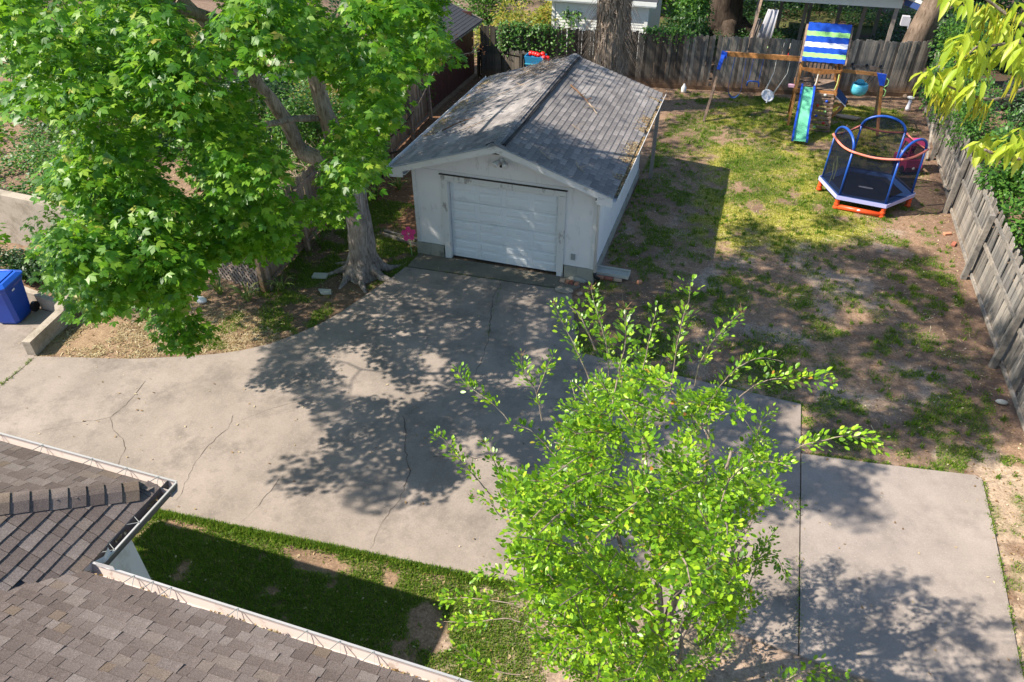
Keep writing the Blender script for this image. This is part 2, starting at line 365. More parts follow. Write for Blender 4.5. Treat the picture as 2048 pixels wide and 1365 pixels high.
# ------------------------------------------------------------------ ground
DRIVE = [(-40, -4.4), (-9.2, -4.5), (-7.6, -5.0), (-6.45, -5.0), (-6.3, -5.25), (-6.0, -6.42), (-4.74, -6.08), (-3.9, -5.84), (-3.16, -5.54), (-2.42, -5.2), (-1.95, -4.92), (-1.51, -4.54), (-1.15, -4.05), (-.85, -3.56), (-.62, -2.95), (-.47, -2.4), (-.33, -1.85), (-.18, -1.39), (-.05, -.75),
         (4.14, -.56), (4.22, -.8), (4.31, -1.09), (4.5, -1.7), (4.72, -2.35), (4.85, -2.8), (6.6, -2.93), (9.345, -3.09), (9.345, -8.47), (8.53, -8.4), (5.08, -8.62), (2.2, -8.84), (-.7, -9.07), (-2.5, -9.15), (-40, -9.3)]
PAD = [(9.365, -4.47), (10.6, -4.33), (12.22, -4.1), (12.32, -4.16), (12.31, -5.2), (12.27, -6.4), (12.22, -7.5), (12.2, -8.75), (10.8, -8.6), (9.365, -8.47)]
APRON = [(-.02, -.73), (.02, -.02), (4.2, -.02), (4.3, -.3), (4.1, -.54)]
def solid(x, y): return inpoly(x, y, DRIVE) | inpoly(x, y, PAD) | inpoly(x, y, APRON) | ((x > -.05) & (x < 4.55) & (y > -.05) & (y < 6.4))
LAWN = [(5.9, 12.6), (6.1, 9.0), (6.7, 5.8), (6.3, 3.2), (7.6, 2.2), (9.6, 3.0), (11.2, 4.6), (11.0, 8), (12.6, 10.5), (12.8, 14.8), (9, 15), (7.2, 14.6)]
HOUSE_LAWN = [(-4, -9.0), (5.3, -8.6), (5.9, -9.2), (5.9, -10.6), (5.4, -12.4), (-4, -12.4)]
STRAW_BED = [(-6.2, -6.5), (-2.4, -5.3), (-1.2, -4.3), (-2.0, -3.8), (-3.4, -4.0), (-4.4, -3.4), (-6.4, -4.4)]
def soft(x, y, poly, sc=.5, amp=.35, seed=40):
    dx = (fbm(x, y, sc, seed) - .5) * 2 * amp; dy = (fbm(x, y, sc, seed + 9) - .5) * 2 * amp
    r = 0
    for ox, oy in ((0, 0), (.2, 0), (-.2, 0), (0, .2), (0, -.2), (.4, .1), (-.4, -.1), (.1, .4), (-.1, -.4)): r = r + inpoly(x + dx * 2 + ox, y + dy * 2 + oy, poly)
    return r / 9.0
def grassiness(x, y):
    lawn = soft(x, y, LAWN); hl = soft(x, y, HOUSE_LAWN, .4, .15)
    n1 = fbm(x, y, 1.1, 3, 5); n2 = fbm(x, y, .35, 13, 3)
    yard = ((x > 4.6) & (x < 13.2) & (y > -4.3) & (y < 15)).astype(float)
    edge = sstep(13.2, 12.2, x)
    g = lawn * sstep(.36, .56, n1 * .45 + n2 * .55 + .05) * 1.0
    g = np.maximum(g, yard * edge * np.maximum(sstep(.52, .62, n1 * .5 + n2 * .5) * .8, sstep(.54, .68, fbm(x, y, .5, 33, 4)) * .4))
    g = np.maximum(g, ((x > 11.0) & (x < 12.9) & (y > -4) & (y < 3)) * sstep(.50, .58, n1 * .4 + n2 * .6) * .8)
    g = np.maximum(g, hl * sstep(.385, .48, n1 * .4 + n2 * .6))
    left = ((x < 0) & (x > -3.0) & (y > -5.2) & (y < 2.5)).astype(float)
    g = np.maximum(g, left * sstep(.44, .56, n1 * .4 + n2 * .6) * .85)
    g = np.maximum(g, ((x > 12.2) & (y < -3)) * sstep(.52, .6, n1 * .5 + n2 * .5) * .6)
    g = np.maximum(g, ((x > 4.2) & (y < -8.4)) * sstep(.5, .58, n1 * .5 + n2 * .5) * .6)
    g = np.maximum(g, ((x > 0) & (x < 13) & (y > 20)) * sstep(.4, .5, n1) * .7)
    return np.where(solid(x, y), 0, g)
def ground_z(x, y):
    z = (fbm(x, y, 1.2, 60, 3) - .5) * .05 + (fbm(x, y, .22, 70, 2) - .5) * .018 - .012
    near = solid(x, y)
    return np.where(near, -.03, z)
xs = np.concatenate([[-220, -90, -50, -34, -24, -18], np.arange(-14, 18, .09), [20, 24, 32, 50, 90, 220]])
ys = np.concatenate([[-120, -60, -30, -20, -15], np.arange(-13, 24, .09), np.arange(24, 34, .5), [40, 60, 100, 220]])
X, Y = np.meshgrid(xs, ys); Xf, Yf = X.ravel(), Y.ravel()
Z = ground_z(Xf, Yf)
nx, ny = len(xs), len(ys); i0 = (np.arange(ny - 1)[:, None] * nx + np.arange(nx - 1)[None]).ravel()
gme = np_mesh('ground', np.stack([Xf, Yf, Z], 1), np.stack([i0, i0 + 1, i0 + nx + 1, i0 + nx], 1), bpy.data.materials.new('soil'), True)
soil = gme.materials[0]; soil.use_nodes = True
def lerp(a, b, t): return a * (1 - t[:, None]) + np.array(b) * t[:, None]
col = np.tile(np.array([.265, .178, .118]), (len(Xf), 1))
col = lerp(col, (.33, .26, .20), sstep(.5, .68, fbm(Xf, Yf, .9, 21, 5)) * .9 * ((Xf > 4.3) & (Yf < 5)))
col = lerp(col, (.17, .115, .078), sstep(.48, .65, fbm(Xf, Yf, 1.7, 31, 4)) * .8)
col = lerp(col, (.19, .125, .09), sstep(12.0, 13.0, Xf) * .7 * (Yf > -3))
col = lerp(col, (.15, .075, .04), ((Xf < -.2) & (Xf > -3.6) & (Yf > 1.0)).astype(float) * .8)      # bark mulch beside the garage
col = lerp(col, (.12, .085, .06), ((Xf < -.1) & (Xf > -3.5) & (Yf > -4.6) & (Yf <= 1.0)).astype(float) * .6)
col = lerp(col, (.30, .21, .13), soft(Xf, Yf, STRAW_BED) * .85)
col = lerp(col, (.42, .33, .26), ((Xf > 4.6) & (Yf < -8.4)).astype(float) * .6)
col = lerp(col, (.45, .35, .25), ((Xf > 11.6) & (Yf < -3.6)).astype(float) * .75 * sstep(.35, .5, fbm(Xf, Yf, .8, 77)))
col = lerp(col, (.07, .05, .035), (Yf > 16.5).astype(float) * .85)  # dark soil past the back fence, deepened to paint in the carport's shade
col = lerp(col, (.24, .17, .12), ((Xf < -4.2) & (Yf > -3.5)).astype(float) * .7 * sstep(.35, .6, fbm(Xf, Yf, 1.5, 88)))
gr = grassiness(Xf, Yf)
mossy = soft(Xf, Yf, LAWN) * sstep(.3, .55, fbm(Xf, Yf, 2.0, 91))
gcol = np.array([.095, .125, .03])[None] * (1 - mossy[:, None]) + np.array([.42, .41, .09])[None] * mossy[:, None]
col = col * (1 - gr[:, None] * .8) + gcol * gr[:, None] * .8
ca = gme.color_attributes.new('tint', 'FLOAT_COLOR', 'POINT'); ca.data.foreach_set('color', np.concatenate([col, np.ones((len(col), 1))], 1).astype(np.float32).ravel())
n = soil.node_tree; n.nodes.clear(); at = n.nodes.new('ShaderNodeAttribute'); at.attribute_name = 'tint'
t = texnoise(n, 26, 8, .85); r = ramp(n, [(.3, (.35, .34, .33)), (.5, (1, 1, 1)), (.7, (1.8, 1.75, 1.7))]); n.links.new(t, r.inputs[0])
t2 = texnoise(n, 6, 6, .7); r2 = ramp(n, [(.35, (.78, .76, .74)), (.65, (1.2, 1.2, 1.2))]); n.links.new(t2, r2.inputs[0])
finish(n, mixc(n, 1., mixc(n, 1., at.outputs['Color'], r.outputs[0], 'MULTIPLY'), r2.outputs[0], 'MULTIPLY'), .95, .12, t, .7, .02)
struct('ground', gme, None)

def slab(name, poly, z, mat):
    return struct(name, MB().prism(poly, -.12, z), MATS[mat])
drv = slab('driveway', DRIVE, .022, 'driveway_concrete')
pad = slab('parking_pad', PAD, .028, 'pad_concrete')
slab('garage_apron', APRON, .032, 'apron_concrete')
def crack(pts, w=.012, z=.0262, parent=None):
    """thin jagged ribbon lying in the slab"""
    P = []
    for (x0, y0), (x1, y1) in zip(pts, pts[1:]):
        k = max(2, int(math.hypot(x1 - x0, y1 - y0) / .09))
        for i in range(k): P.append((x0 + (x1 - x0) * i / k + random.uniform(-.022, .022), y0 + (y1 - y0) * i / k + random.uniform(-.022, .022)))
    P.append(pts[-1]); vs = []; fs = []
    for i, (x, y) in enumerate(P):
        a = P[min(i + 1, len(P) - 1)]; b = P[max(i - 1, 0)]; dx, dy = a[0] - b[0], a[1] - b[1]; L = math.hypot(dx, dy) or 1
        ww = w * random.uniform(.2, .95) * (1 - .6 * (i / len(P)) ** 3) / 2
        vs += [(x - dy / L * ww, y + dx / L * ww, z), (x + dy / L * ww, y - dx / L * ww, z)]
        if i: fs.append((2 * i - 2, 2 * i - 1, 2 * i + 1, 2 * i))
    o = part('crack', MB().add(vs, fs), MATS['crack'], parent)
for pts, w_ in (([(2.46, -.74), (2.48, -1.46), (2.71, -2.23), (2.94, -3.12), (3.02, -3.82), (3.04, -4.31)], .022), ([(2.16, -5.75), (2.44, -6.16), (2.6, -6.57), (2.9, -7.05), (2.97, -7.61)], .02),
        ([(-.9, -6.69), (-.81, -7.06), (-.88, -7.62), (-.82, -8.05), (-.62, -8.59), (-.59, -8.8)], .012), ([(-3.21, -6.39), (-3.08, -6.9), (-3.09, -7.47), (-2.85, -7.71), (-2.49, -7.87), (-2.26, -8.06), (-2.09, -8.39), (-2.0, -9.0)], .013),
        ([(-3.09, -7.47), (-3.62, -7.81), (-4.23, -8.26)], .008), ([(.28, -5.75), (-.36, -6.34), (-.8, -6.91)], .009), ([(.8, -7.84), (.79, -8.42), (.71, -8.88)], .01),
        ([(2.97, -7.61), (2.91, -8.07), (2.95, -8.68)], .009), ([(3.15, -6.53), (3.93, -6.32), (5.2, -6.2)], .016), ([(-5.95, -6.45), (-5.87, -7.4), (-5.7, -9.2)], .02),
        ([(8.55, -3.1), (8.58, -5.6), (8.55, -8.4)], .008), ([(3.04, -4.31), (2.5, -5.1), (2.16, -5.75)], .007), ([(4.2, -4.6), (5.4, -4.2), (6.4, -4.3)], .01)):
    crack(pts, w_, .0262, drv)
crack([(-.02, -.735), (.9, -.7), (2.2, -.64), (4.12, -.55)], .03, .0362, None)
bpy.data.objects['crack.013' if 'crack.013' in bpy.data.objects else 'crack']['kind'] = 'structure'

# leaf-like scatter helper: template verts (k,3), faces (m,q), placed with positions, normals-ish frames and sizes
def frames(n, tilt=.6, rng=RNG, az=None):
    """random frames whose z axis leans from up by about tilt radians; returns (n,3,3) columns x,y,z"""
    th = np.abs(rng.normal(0, tilt, n)); ph = rng.uniform(0, 2 * np.pi, n)
    z = np.stack([np.sin(th) * np.cos(ph), np.sin(th) * np.sin(ph), np.cos(th)], 1)
    a = rng.uniform(0, 2 * np.pi, n) if az is None else az
    x = np.stack([np.cos(a), np.sin(a), np.zeros(n)], 1); x = x - z * np.sum(x * z, 1)[:, None]; x /= np.linalg.norm(x, axis=1)[:, None] + 1e-9
    y = np.cross(z, x); return np.stack([x, y, z], 2)
def scatter_mesh(name, tv, tf, P, Fm, size, mat):
    n = len(P); k = len(tv); tv = np.asarray(tv, float)
    V = np.einsum('nij,kj->nki', Fm, tv) * np.asarray(size).reshape(-1, 1, 1) + P[:, None, :]
    F = (np.asarray(tf)[None] + (np.arange(n) * k)[:, None, None]).reshape(-1, len(tf[0]))
    return np_mesh(name, V.reshape(-1, 3), F, mat)
# templates (unit length along +x)
MAPLE_V = [(0, 0, 0), (.36, .0, .03), (.42, .20, .02), (.60, .26, -.02), (1.0, 0, -.10), (.60, -.26, -.02), (.42, -.20, .02), (.16, .46, -.03), (.66, .62, -.12), (.10, .40, -.02), (-.16, .46, -.08),
           (.16, -.46, -.03), (.66, -.62, -.12), (.10, -.40, -.02), (-.16, -.46, -.08)]
MAPLE_F = [(1, 3, 4, 5), (0, 2, 8, 7), (0, 7, 8, 2), (0, 9, 10, 9), ]
MAPLE_F = [(0, 5, 4, 3), (0, 2, 8, 7), (0, 11, 12, 6), (0, 7, 10, 9), (0, 13, 14, 11)]
OVAL_V = [(0, 0, 0), (.32, .25, .055), (.32, -.25, .055), (.70, .25, .03), (.70, -.25, .03), (1, 0, -.07), (.34, 0, -.01), (.70, 0, -.02)]
OVAL_F = [(0, 2, 6, 6), (0, 6, 1, 1)]
OVAL_F = [(0, 2, 4, 7), (0, 7, 3, 1), (7, 4, 5, 3)]
LANCE_V = [(0, 0, 0), (.30, .14, .05), (.30, -.14, .05), (.65, .11, -.03), (.65, -.11, -.03), (1, 0, -.22), (.33, 0, .0), (.66, 0, -.08)]
LANCE_F = [(0, 2, 4, 7), (0, 7, 3, 1), (7, 4, 5, 3)]
BLADE_V = [(0, -.10, 0), (0, .10, 0), (1, 0, .0)]; BLADE_F = [(0, 1, 2)]
def blades(name, pts, mat, h=(.03, .07), lean=.55, wid=1.0, rng=RNG):
    n = len(pts); th = np.abs(rng.normal(0, lean, n)); ph = rng.uniform(0, 6.283, n)
    d = np.stack([np.sin(th) * np.cos(ph), np.sin(th) * np.sin(ph), np.cos(th)], 1)
    s = np.stack([-np.sin(ph), np.cos(ph), np.zeros(n)], 1); hh = rng.uniform(h[0], h[1], n)[:, None]; ww = rng.uniform(.004, .009, n)[:, None] * wid
    V = np.stack([pts - s * ww, pts + s * ww, pts + d * hh], 1).reshape(-1, 3)
    return np_mesh(name, V, np.arange(3 * n).reshape(-1, 3), mat)
def sample(n, x0, x1, y0, y1, fn, rng=RNG):
    x = rng.uniform(x0, x1, n); y = rng.uniform(y0, y1, n); k = rng.random(n) < fn(x, y); x, y = x[k], y[k]
    return np.stack([x, y, ground_z(x, y)], 1)
def stuff(name, me): o = place(name, me); o['kind'] = 'stuff'; return o
gp = sample(420000, 4.5, 13.2, -4.3, 15.2, lambda x, y: grassiness(x, y) * .9)
mm = soft(gp[:, 0], gp[:, 1], LAWN) * sstep(.3, .55, fbm(gp[:, 0], gp[:, 1], 2.0, 91)) > RNG.random(len(gp))
stuff('moss_grass', blades('moss_grass', gp[mm], MATS['moss_grass'], (.02, .05), .8, 1.5))
stuff('yard_grass', blades('yard_grass', gp[~mm], MATS['grass_blade'], (.02, .06), .7, 1.5))
gp = sample(190000, -4, 7.5, -12.2, -8.5, lambda x, y: grassiness(x, y))
stuff('lawn_grass', blades('lawn_grass', gp, MATS['grass_blade'], (.03, .075), .7, 1.2))
gp = sample(90000, -4, 0, -6.2, 3, lambda x, y: grassiness(x, y))
stuff('bed_grass', blades('bed_grass', gp, MATS['grass_blade'], (.03, .09), .6, 1.3))
gp = sample(20000, 12.0, 14, -12, -3, lambda x, y: grassiness(x, y))
stuff('verge_grass', blades('verge_grass', gp, MATS['grass_blade'], (.03, .08), .6, 1.3))
tx, ty = RNG.uniform(4.6, 13.1, 1500), RNG.uniform(-4.2, 15, 1500); tk = (RNG.random(1500) < .25 + grassiness(tx, ty)) & ~solid(tx, ty); tx, ty = tx[tk], ty[tk]
ti = np.repeat(np.arange(len(tx)), 16); tz = np.stack([tx[ti] + RNG.normal(0, .03, len(ti)), ty[ti] + RNG.normal(0, .03, len(ti)), np.zeros(len(ti))], 1); tz[:, 2] = ground_z(tz[:, 0], tz[:, 1])
stuff('weed_tufts', blades('weed_tufts', tz, MATS['grass_blade'], (.05, .14), .6, 1.8))
# tufts creeping over the slab edge
ex = RNG.uniform(-.9, 6.5, 9000); ey = -9.07 + (ex + .7) * (.45 / 5.78) - np.abs(RNG.normal(0, .07, 9000)) + .03
stuff('edge_grass', blades('edge_grass', np.stack([ex, ey, np.full(9000, .01)], 1), MATS['grass_blade'], (.04, .10), .7, 1.3))
for (x0, y0), (x1, y1), n_w in (((9.355, -8.4), (9.355, -4.5), 260), ((2.46, -.74), (2.9, -3.1), 160), ((-5.95, -6.45), (-5.87, -7.4), 220), ((-.02, -.75), (4.1, -.56), 160), ((9.4, -4.44), (12.2, -4.08), 900), ((12.33, -4.2), (12.2, -8.6), 900), ((4.9, -2.8), (9.3, -3.05), 900)):
    tt = RNG.random(n_w); kk = fbm(tt * 5, tt * 0 + x0, .4, 63, 2) > .48; tt = tt[kk]; pw_ = np.stack([x0 + (x1 - x0) * tt + RNG.normal(0, .02, len(tt)), y0 + (y1 - y0) * tt + RNG.normal(0, .02, len(tt)), np.full(len(tt), .015)], 1)
    stuff('joint_weeds', blades('joint_weeds', pw_, MATS['grass_blade'], (.03, .08), .8, 1.3))
yt = sample(1400, 4.6, 13.2, -4.2, 15, lambda x, y: .5 * (1 - solid(x, y))); stuff('yard_twigs', scatter_mesh('yard_twigs', [(-.5, -.02, 0), (.5, -.012, .02), (.5, .012, .03), (-.5, .02, .015)], [(0, 1, 2, 3)], yt + [0, 0, .015], frames(len(yt), .15), RNG.uniform(.06, .3, len(yt)), MATS['litter']))
# straw and small leaves lying about
sp = sample(26000, -6.4, -1, -6.5, -3.2, lambda x, y: soft(x, y, STRAW_BED) * (1 - solid(x, y)) * .95 * sstep(.3, .5, fbm(x, y, .6, 8)))
FR = frames(len(sp), .3); stuff('straw_mulch', scatter_mesh('straw_mulch', [(-.5, -.07, 0), (.5, -.05, 0), (.5, .05, .02), (-.5, .07, .03)], [(0, 1, 2, 3)], sp + [0, 0, .012], FR, RNG.uniform(.04, .13, len(sp)), MATS['straw']))
def litter_fn(x, y):
    d = np.full(np.shape(x), .25); d = np.where((x > 12.2) & (y > -4), .55, d); d = np.where((x > 12.0) & (y <= -3.6), .6, d)
    d = np.where((x < -.1) & (x > -3.6) & (y > -5), .5, d); d = np.where((x > 4.6) & (y < -8.5), .5, d); d = np.where((x > 5) & (x < 12.2) & (y > -9) & (y < 14), .35, d)
    d = np.where((x < -.2) & (y > 1) & (x > -3.4), .6, d); d = np.where((x < -4.2) & (y > -3.6), .9, d)
    return np.where(solid(x, y), .03, d)
lp = sample(90000, -14, 16, -12.5, 17, litter_fn); lp[:, 2] = np.where(solid(lp[:, 0], lp[:, 1]), .036, lp[:, 2] + .012)
stuff('leaf_litter', scatter_mesh('leaf_litter', [(-.5, -.22, 0), (.1, -.3, .1), (.6, 0, 0), (.1, .3, .12), (-.5, .2, .02)], [(0, 1, 2, 3), (0, 3, 4, 4)][:1], lp, frames(len(lp), .35), RNG.uniform(.02, .06, len(lp)), MATS['litter']))

cvp = sample(85000, -18, -4.2, -2.3, 17, lambda x, y: sstep(.36, .5, fbm(x, y, 2.2, 51, 4)) * .9)
cvp2 = sample(46000, 2.5, 19, 20.8, 31, lambda x, y: sstep(.36, .5, fbm(x, y, 2.0, 52, 4)) * .85)
for nm_, pp_ in (('ground_cover', cvp), ('ground_cover', cvp2)):
    pp_ = pp_ + np.stack([0 * pp_[:, 0], 0 * pp_[:, 0], RNG.random(len(pp_)) ** 1.5 * .45], 1)
    stuff(nm_, scatter_mesh(nm_, OVAL_V, OVAL_F, pp_, frames(len(pp_), .7), RNG.uniform(.07, .16, len(pp_)), MATS['dark_leaf'] if pp_ is not None and pp_[0, 0] > 0 else MATS['bush_leaf']))

# ------------------------------------------------------------------ shingled roofs
def shingle_mesh(w, e, th, name='shingle', rough=0.0):
    """origin at the butt's lower middle; x along the eave, y up the slope, z out of the roof"""
    h = e * 1.18; j = [random.uniform(-rough, rough) for _ in range(4)]
    vs = [(-w / 2, 0 + j[0], .004), (w / 2, 0 + j[1], .004), (w / 2, h, -.006), (-w / 2, h, -.006), (-w / 2, 0 + j[0], .004 + th), (w / 2, j[1], .004 + th), (w / 2, h, .003), (-w / 2, h, .003)]
    return MB().add(vs, [(4, 5, 6, 7), (0, 1, 5, 4), (1, 2, 6, 5), (3, 0, 4, 7)])
def shingle_plane(parent, org, U, V, L, Hh, inside, e, widths, th, mat, rowshift=None, quota=300, rough=.004, minw=.0):
    org = Vector(org); U = Vector(U).normalized(); V = Vector(V).normalized(); Nn = U.cross(V).normalized()
    if Nn.z < 0: Nn = -Nn
    rows = int(Hh / e) + 1; items = []
    for r_ in range(rows):
        u = -random.uniform(0, .3) if rowshift is None else -(r_ % 2) * rowshift
        while u < L:
            w_ = random.choice(widths); a_, b_ = max(u, 0), min(u + w_, L); u2 = u + w_
            if b_ - a_ < .03: u = u2; continue
            wf = w_; w_ = round(b_ - a_, 3); c = ((a_ + b_) / 2, r_ * e)
            if inside(c[0], c[1]):
                p = org + U * c[0] + V * c[1]; items.append((camdist(p) + (0 if infront(p, 1.02) else 500), c, w_, p))
            u = u2
    items.sort(key=lambda t: t[0]); cache = {}
    R = Matrix((U, V, U.cross(V))).transposed()
    if U.cross(V).z < 0: R = Matrix((-U, V, (-U).cross(V))).transposed()
    rest = MB()
    for i, (d_, c, w_, p) in enumerate(items):
        mw = R.to_4x4(); mw.translation = p + Nn * random.uniform(0, .002)
        if i < quota and d_ < 500:
            key = (w_, random.randrange(4))
            if key not in cache: cache[key] = shingle_mesh(w_ - .006, e, th * random.choice((.45, .8, 1, 1.5)) if .004 < rough and th < .012 else th, rough=rough).mesh('shingle', mat)
            place('shingle', cache[key], parent, None, mw)
        else:
            m = shingle_mesh(w_ - .006, e, th, rough=rough); b = len(rest.v)
            rest.v += [tuple(mw @ Vector(x)) for x in m.v]; rest.f += [tuple(b + k for k in f) for f in m.f]; rest.m += m.m
    return rest

# ------------------------------------------------------------------ garage
W, D, ZE, ZR, OF, OE, RL = 4.517, 6.3, 2.4536, 3.3175, .40, .397, 6.688
XM = W / 2; SL = (ZR - ZE) / (XM + OE)
ga = thing('garage', 'white detached single-car garage with a shingled gable roof at the end of the driveway', 'garage', (0, 0, 0))
def rz_(x): return ZE + (x + OE) * SL if x < XM else ZR - (x - XM) * SL
ws = MATS['white_siding']; FH = .36
DX0, DX1, DH = .888, 3.628, 2.10
TW = .16
# siding sheets of the front: left, right, over the door, gable
m = MB(); m.box(((DX0 - TW) / 2, .03, (FH + 2.36) / 2), (DX0 - TW, .06, 2.36 - FH)); part('wall_panel', m, ws, ga)
m = MB(); m.box(((DX1 + TW + W) / 2, .03, (FH + 2.36) / 2), (W - DX1 - TW, .06, 2.36 - FH)); part('wall_panel', m, ws, ga)
m = MB(); m.box(((DX0 + DX1) / 2, .03, (DH + .14 + 2.36) / 2), (DX1 - DX0 + 2 * TW - .006, .06, 2.36 - DH - .14)); part('wall_panel', m, ws, ga)
for a, b in ((0.0, 1.93), (1.934, 3.2), (3.204, W)):
    poly = [(a, 0, 2.366), (b, 0, 2.366), (b, 0, rz_(b) - .09)]
    if a < XM < b: poly.append((XM, 0, rz_(XM) - .09))
    poly.append((a, 0, rz_(a) - .09)); part('gable_panel', MB().prism3([(x, .004, z) for x, y, z in poly], (0, .055, 0)), ws, ga)
part('side_wall', MB().box((W - .03, D / 2 + .03, (.26 + rz_(W) - .05) / 2 ), (.06, D - .07, rz_(W) - .05 - .26)), ws, ga)
part('side_wall', MB().box((.03, D / 2 + .03, (.26 + rz_(0) - .05) / 2), (.06, D - .07, rz_(0) - .05 - .26)), ws, ga)
part('back_wall', MB().prism3([(0.0, D, .26), (W, D, .26), (W, D, rz_(W) - .09), (XM, D, ZR - .09), (0, D, rz_(0) - .09)], (0, -.06, 0)), ws, ga)
part('corner_board', MB().box((.035, -.012, (FH + 2.42) / 2), (.09, .02, 2.42 - FH)).box((-.012, .04, (FH + 2.5) / 2), (.02, .1, 2.4 - FH)), MATS['worn_trim'], ga)
part('corner_board', MB().box((W - .035, -.012, (FH + 2.42) / 2), (.09, .02, 2.42 - FH)).box((W + .012, .04, (FH + 2.45) / 2), (.02, .1, 2.38 - FH)), MATS['worn_trim'], ga)
# concrete block footing
fb = MATS['foundation_block']
for x0, x1 in ((-.035, .35), (.355, DX0 - .19)): part('concrete_block', MB().box(((x0 + x1) / 2, .05, FH / 2 - .03), (x1 - x0, .17, FH + .05)), fb, ga)
for x0, x1 in ((DX1 + .19, 4.12), (4.125, W + .035)): part('concrete_block', MB().box(((x0 + x1) / 2, .05, FH / 2 - .03), (x1 - x0, .17, FH + .05)), fb, ga)
part('footing_patch', MB().ball((4.15, -.06, .02), .17, 8, 1.5, .5, .55), MATS['foundation_block'], ga, True)
y = .14
while y < D - .1:
    y1 = min(y + .40, D); part('concrete_block', MB().box((W - .015, (y + y1) / 2, .115), (.10, y1 - y - .006, .28)), fb, ga); y = y1
part('footing', MB().box((.01, D / 2 + .1, .12), (.1, D - .2, .29)).box((XM, D - .03, .12), (W, .1, .29)), fb, ga)
# door frame and door
tr = MATS['worn_trim']
part('door_frame', MB().box((DX0 - TW / 2, -.012, DH / 2 + .03), (TW - .004, .045, DH + .02)).box((DX0 - .012, .09, DH / 2 + .02), (.022, .2, DH)), tr, ga)
part('door_frame', MB().box((DX1 + TW / 2, -.012, DH / 2 + .03), (TW - .004, .045, DH + .02)).box((DX1 + .012, .09, DH / 2 + .02), (.022, .2, DH)), tr, ga)
part('door_frame', MB().box(((DX0 + DX1) / 2, -.014, DH + .115), (DX1 - DX0 + 2 * TW, .05, .13)).box(((DX0 + DX1) / 2, .09, DH + .02), (DX1 - DX0, .19, .03)), tr, ga)
part('drip_cap', MB().box(((DX0 + DX1) / 2, -.03, DH + .19), (DX1 - DX0 + 2 * TW + .06, .07, .012)), MATS['crack'], ga)
sh = (DH - .03) / 4
for k in range(4):
    z0 = .035 + k * sh; mb = MB().box(((DX0 + DX1) / 2, .135, z0 + sh / 2), (DX1 - DX0 - .02, .04, sh - .008))
    pn = part('door_section', mb, MATS['white_door'], ga)
    for r2 in range(2):
        for j in range(4):
            pw = (DX1 - DX0 - .02) / 4; xc = DX0 + .01 + pw * (j + .5); zc = z0 + sh * (.27 + .46 * r2); a, b = pw * .42, sh * .17; yy = .1148
            vs = [(xc - a, yy, zc - b), (xc + a, yy, zc - b), (xc + a, yy, zc + b), (xc - a, yy, zc + b), (xc - a + .03, yy - .011, zc - b + .022), (xc + a - .03, yy - .011, zc - b + .022), (xc + a - .03, yy - .011, zc + b - .022), (xc - a + .03, yy - .011, zc + b - .022)]
            mb2 = MB().add(vs, [(4, 5, 6, 7), (0, 1, 5, 4), (1, 2, 6, 5), (2, 3, 7, 6), (3, 0, 4, 7)]); part('raised_panel', mb2, MATS['white_door'], pn)
part('door_seal', MB().box(((DX0 + DX1) / 2, .135, .03), (DX1 - DX0, .05, .02)), MATS['black_plastic'], ga)
# roof
slp = math.atan(SL); cs = math.cos(slp)
for sgn, nm in ((1, 'r'), (-1, 'l')):
    e = (XM + sgn * (XM + OE)); poly = [(e, -OF, ZE - .005), (XM, -OF, ZR - .005), (XM, -OF, ZR - .035), (e, -OF, ZE - .035)]
    part('roof_deck', MB().prism3(poly, (0, RL + OF, 0)), MATS['drip_edge'], ga)
    # rake board on the front, and on the back
    for yy in (-OF - .022, RL + .002):
        poly = [(e, yy, ZE - .012), (XM, yy, ZR - .012), (XM, yy, ZR - .165), (e, yy, ZE - .155)]
        part('rake_board', MB().prism3(poly, (0, .02, 0)), MATS['fascia_paint'], ga)
    part('drip_edge', MB().prism3([(e, -OF - .034, ZE + .0), (XM, -OF - .034, ZR), (XM, -OF - .034, ZR + .012), (e, -OF - .034, ZE + .012)], (0, .03, 0)), MATS['drip_edge'], ga)
    part('soffit', MB().prism3([(e - sgn * .02, -OF, ZE - .12), (e - sgn * (OE - .0), -OF, ZE - .12 + .0), (e - sgn * OE, -OF, ZE - .135), (e - sgn * .02, -OF, ZE - .135)], (0, .38, 0)), MATS['fascia_paint'], ga)
    part('eave_return', MB().prism3([(e, -OF - .024, ZE - .15), (e - sgn * .34, -OF - .024, ZE - .045), (e - sgn * .34, -OF - .024, ZE - .19), (e, -OF - .024, ZE - .215)], (0, .03, 0)), MATS['fascia_paint'], ga)
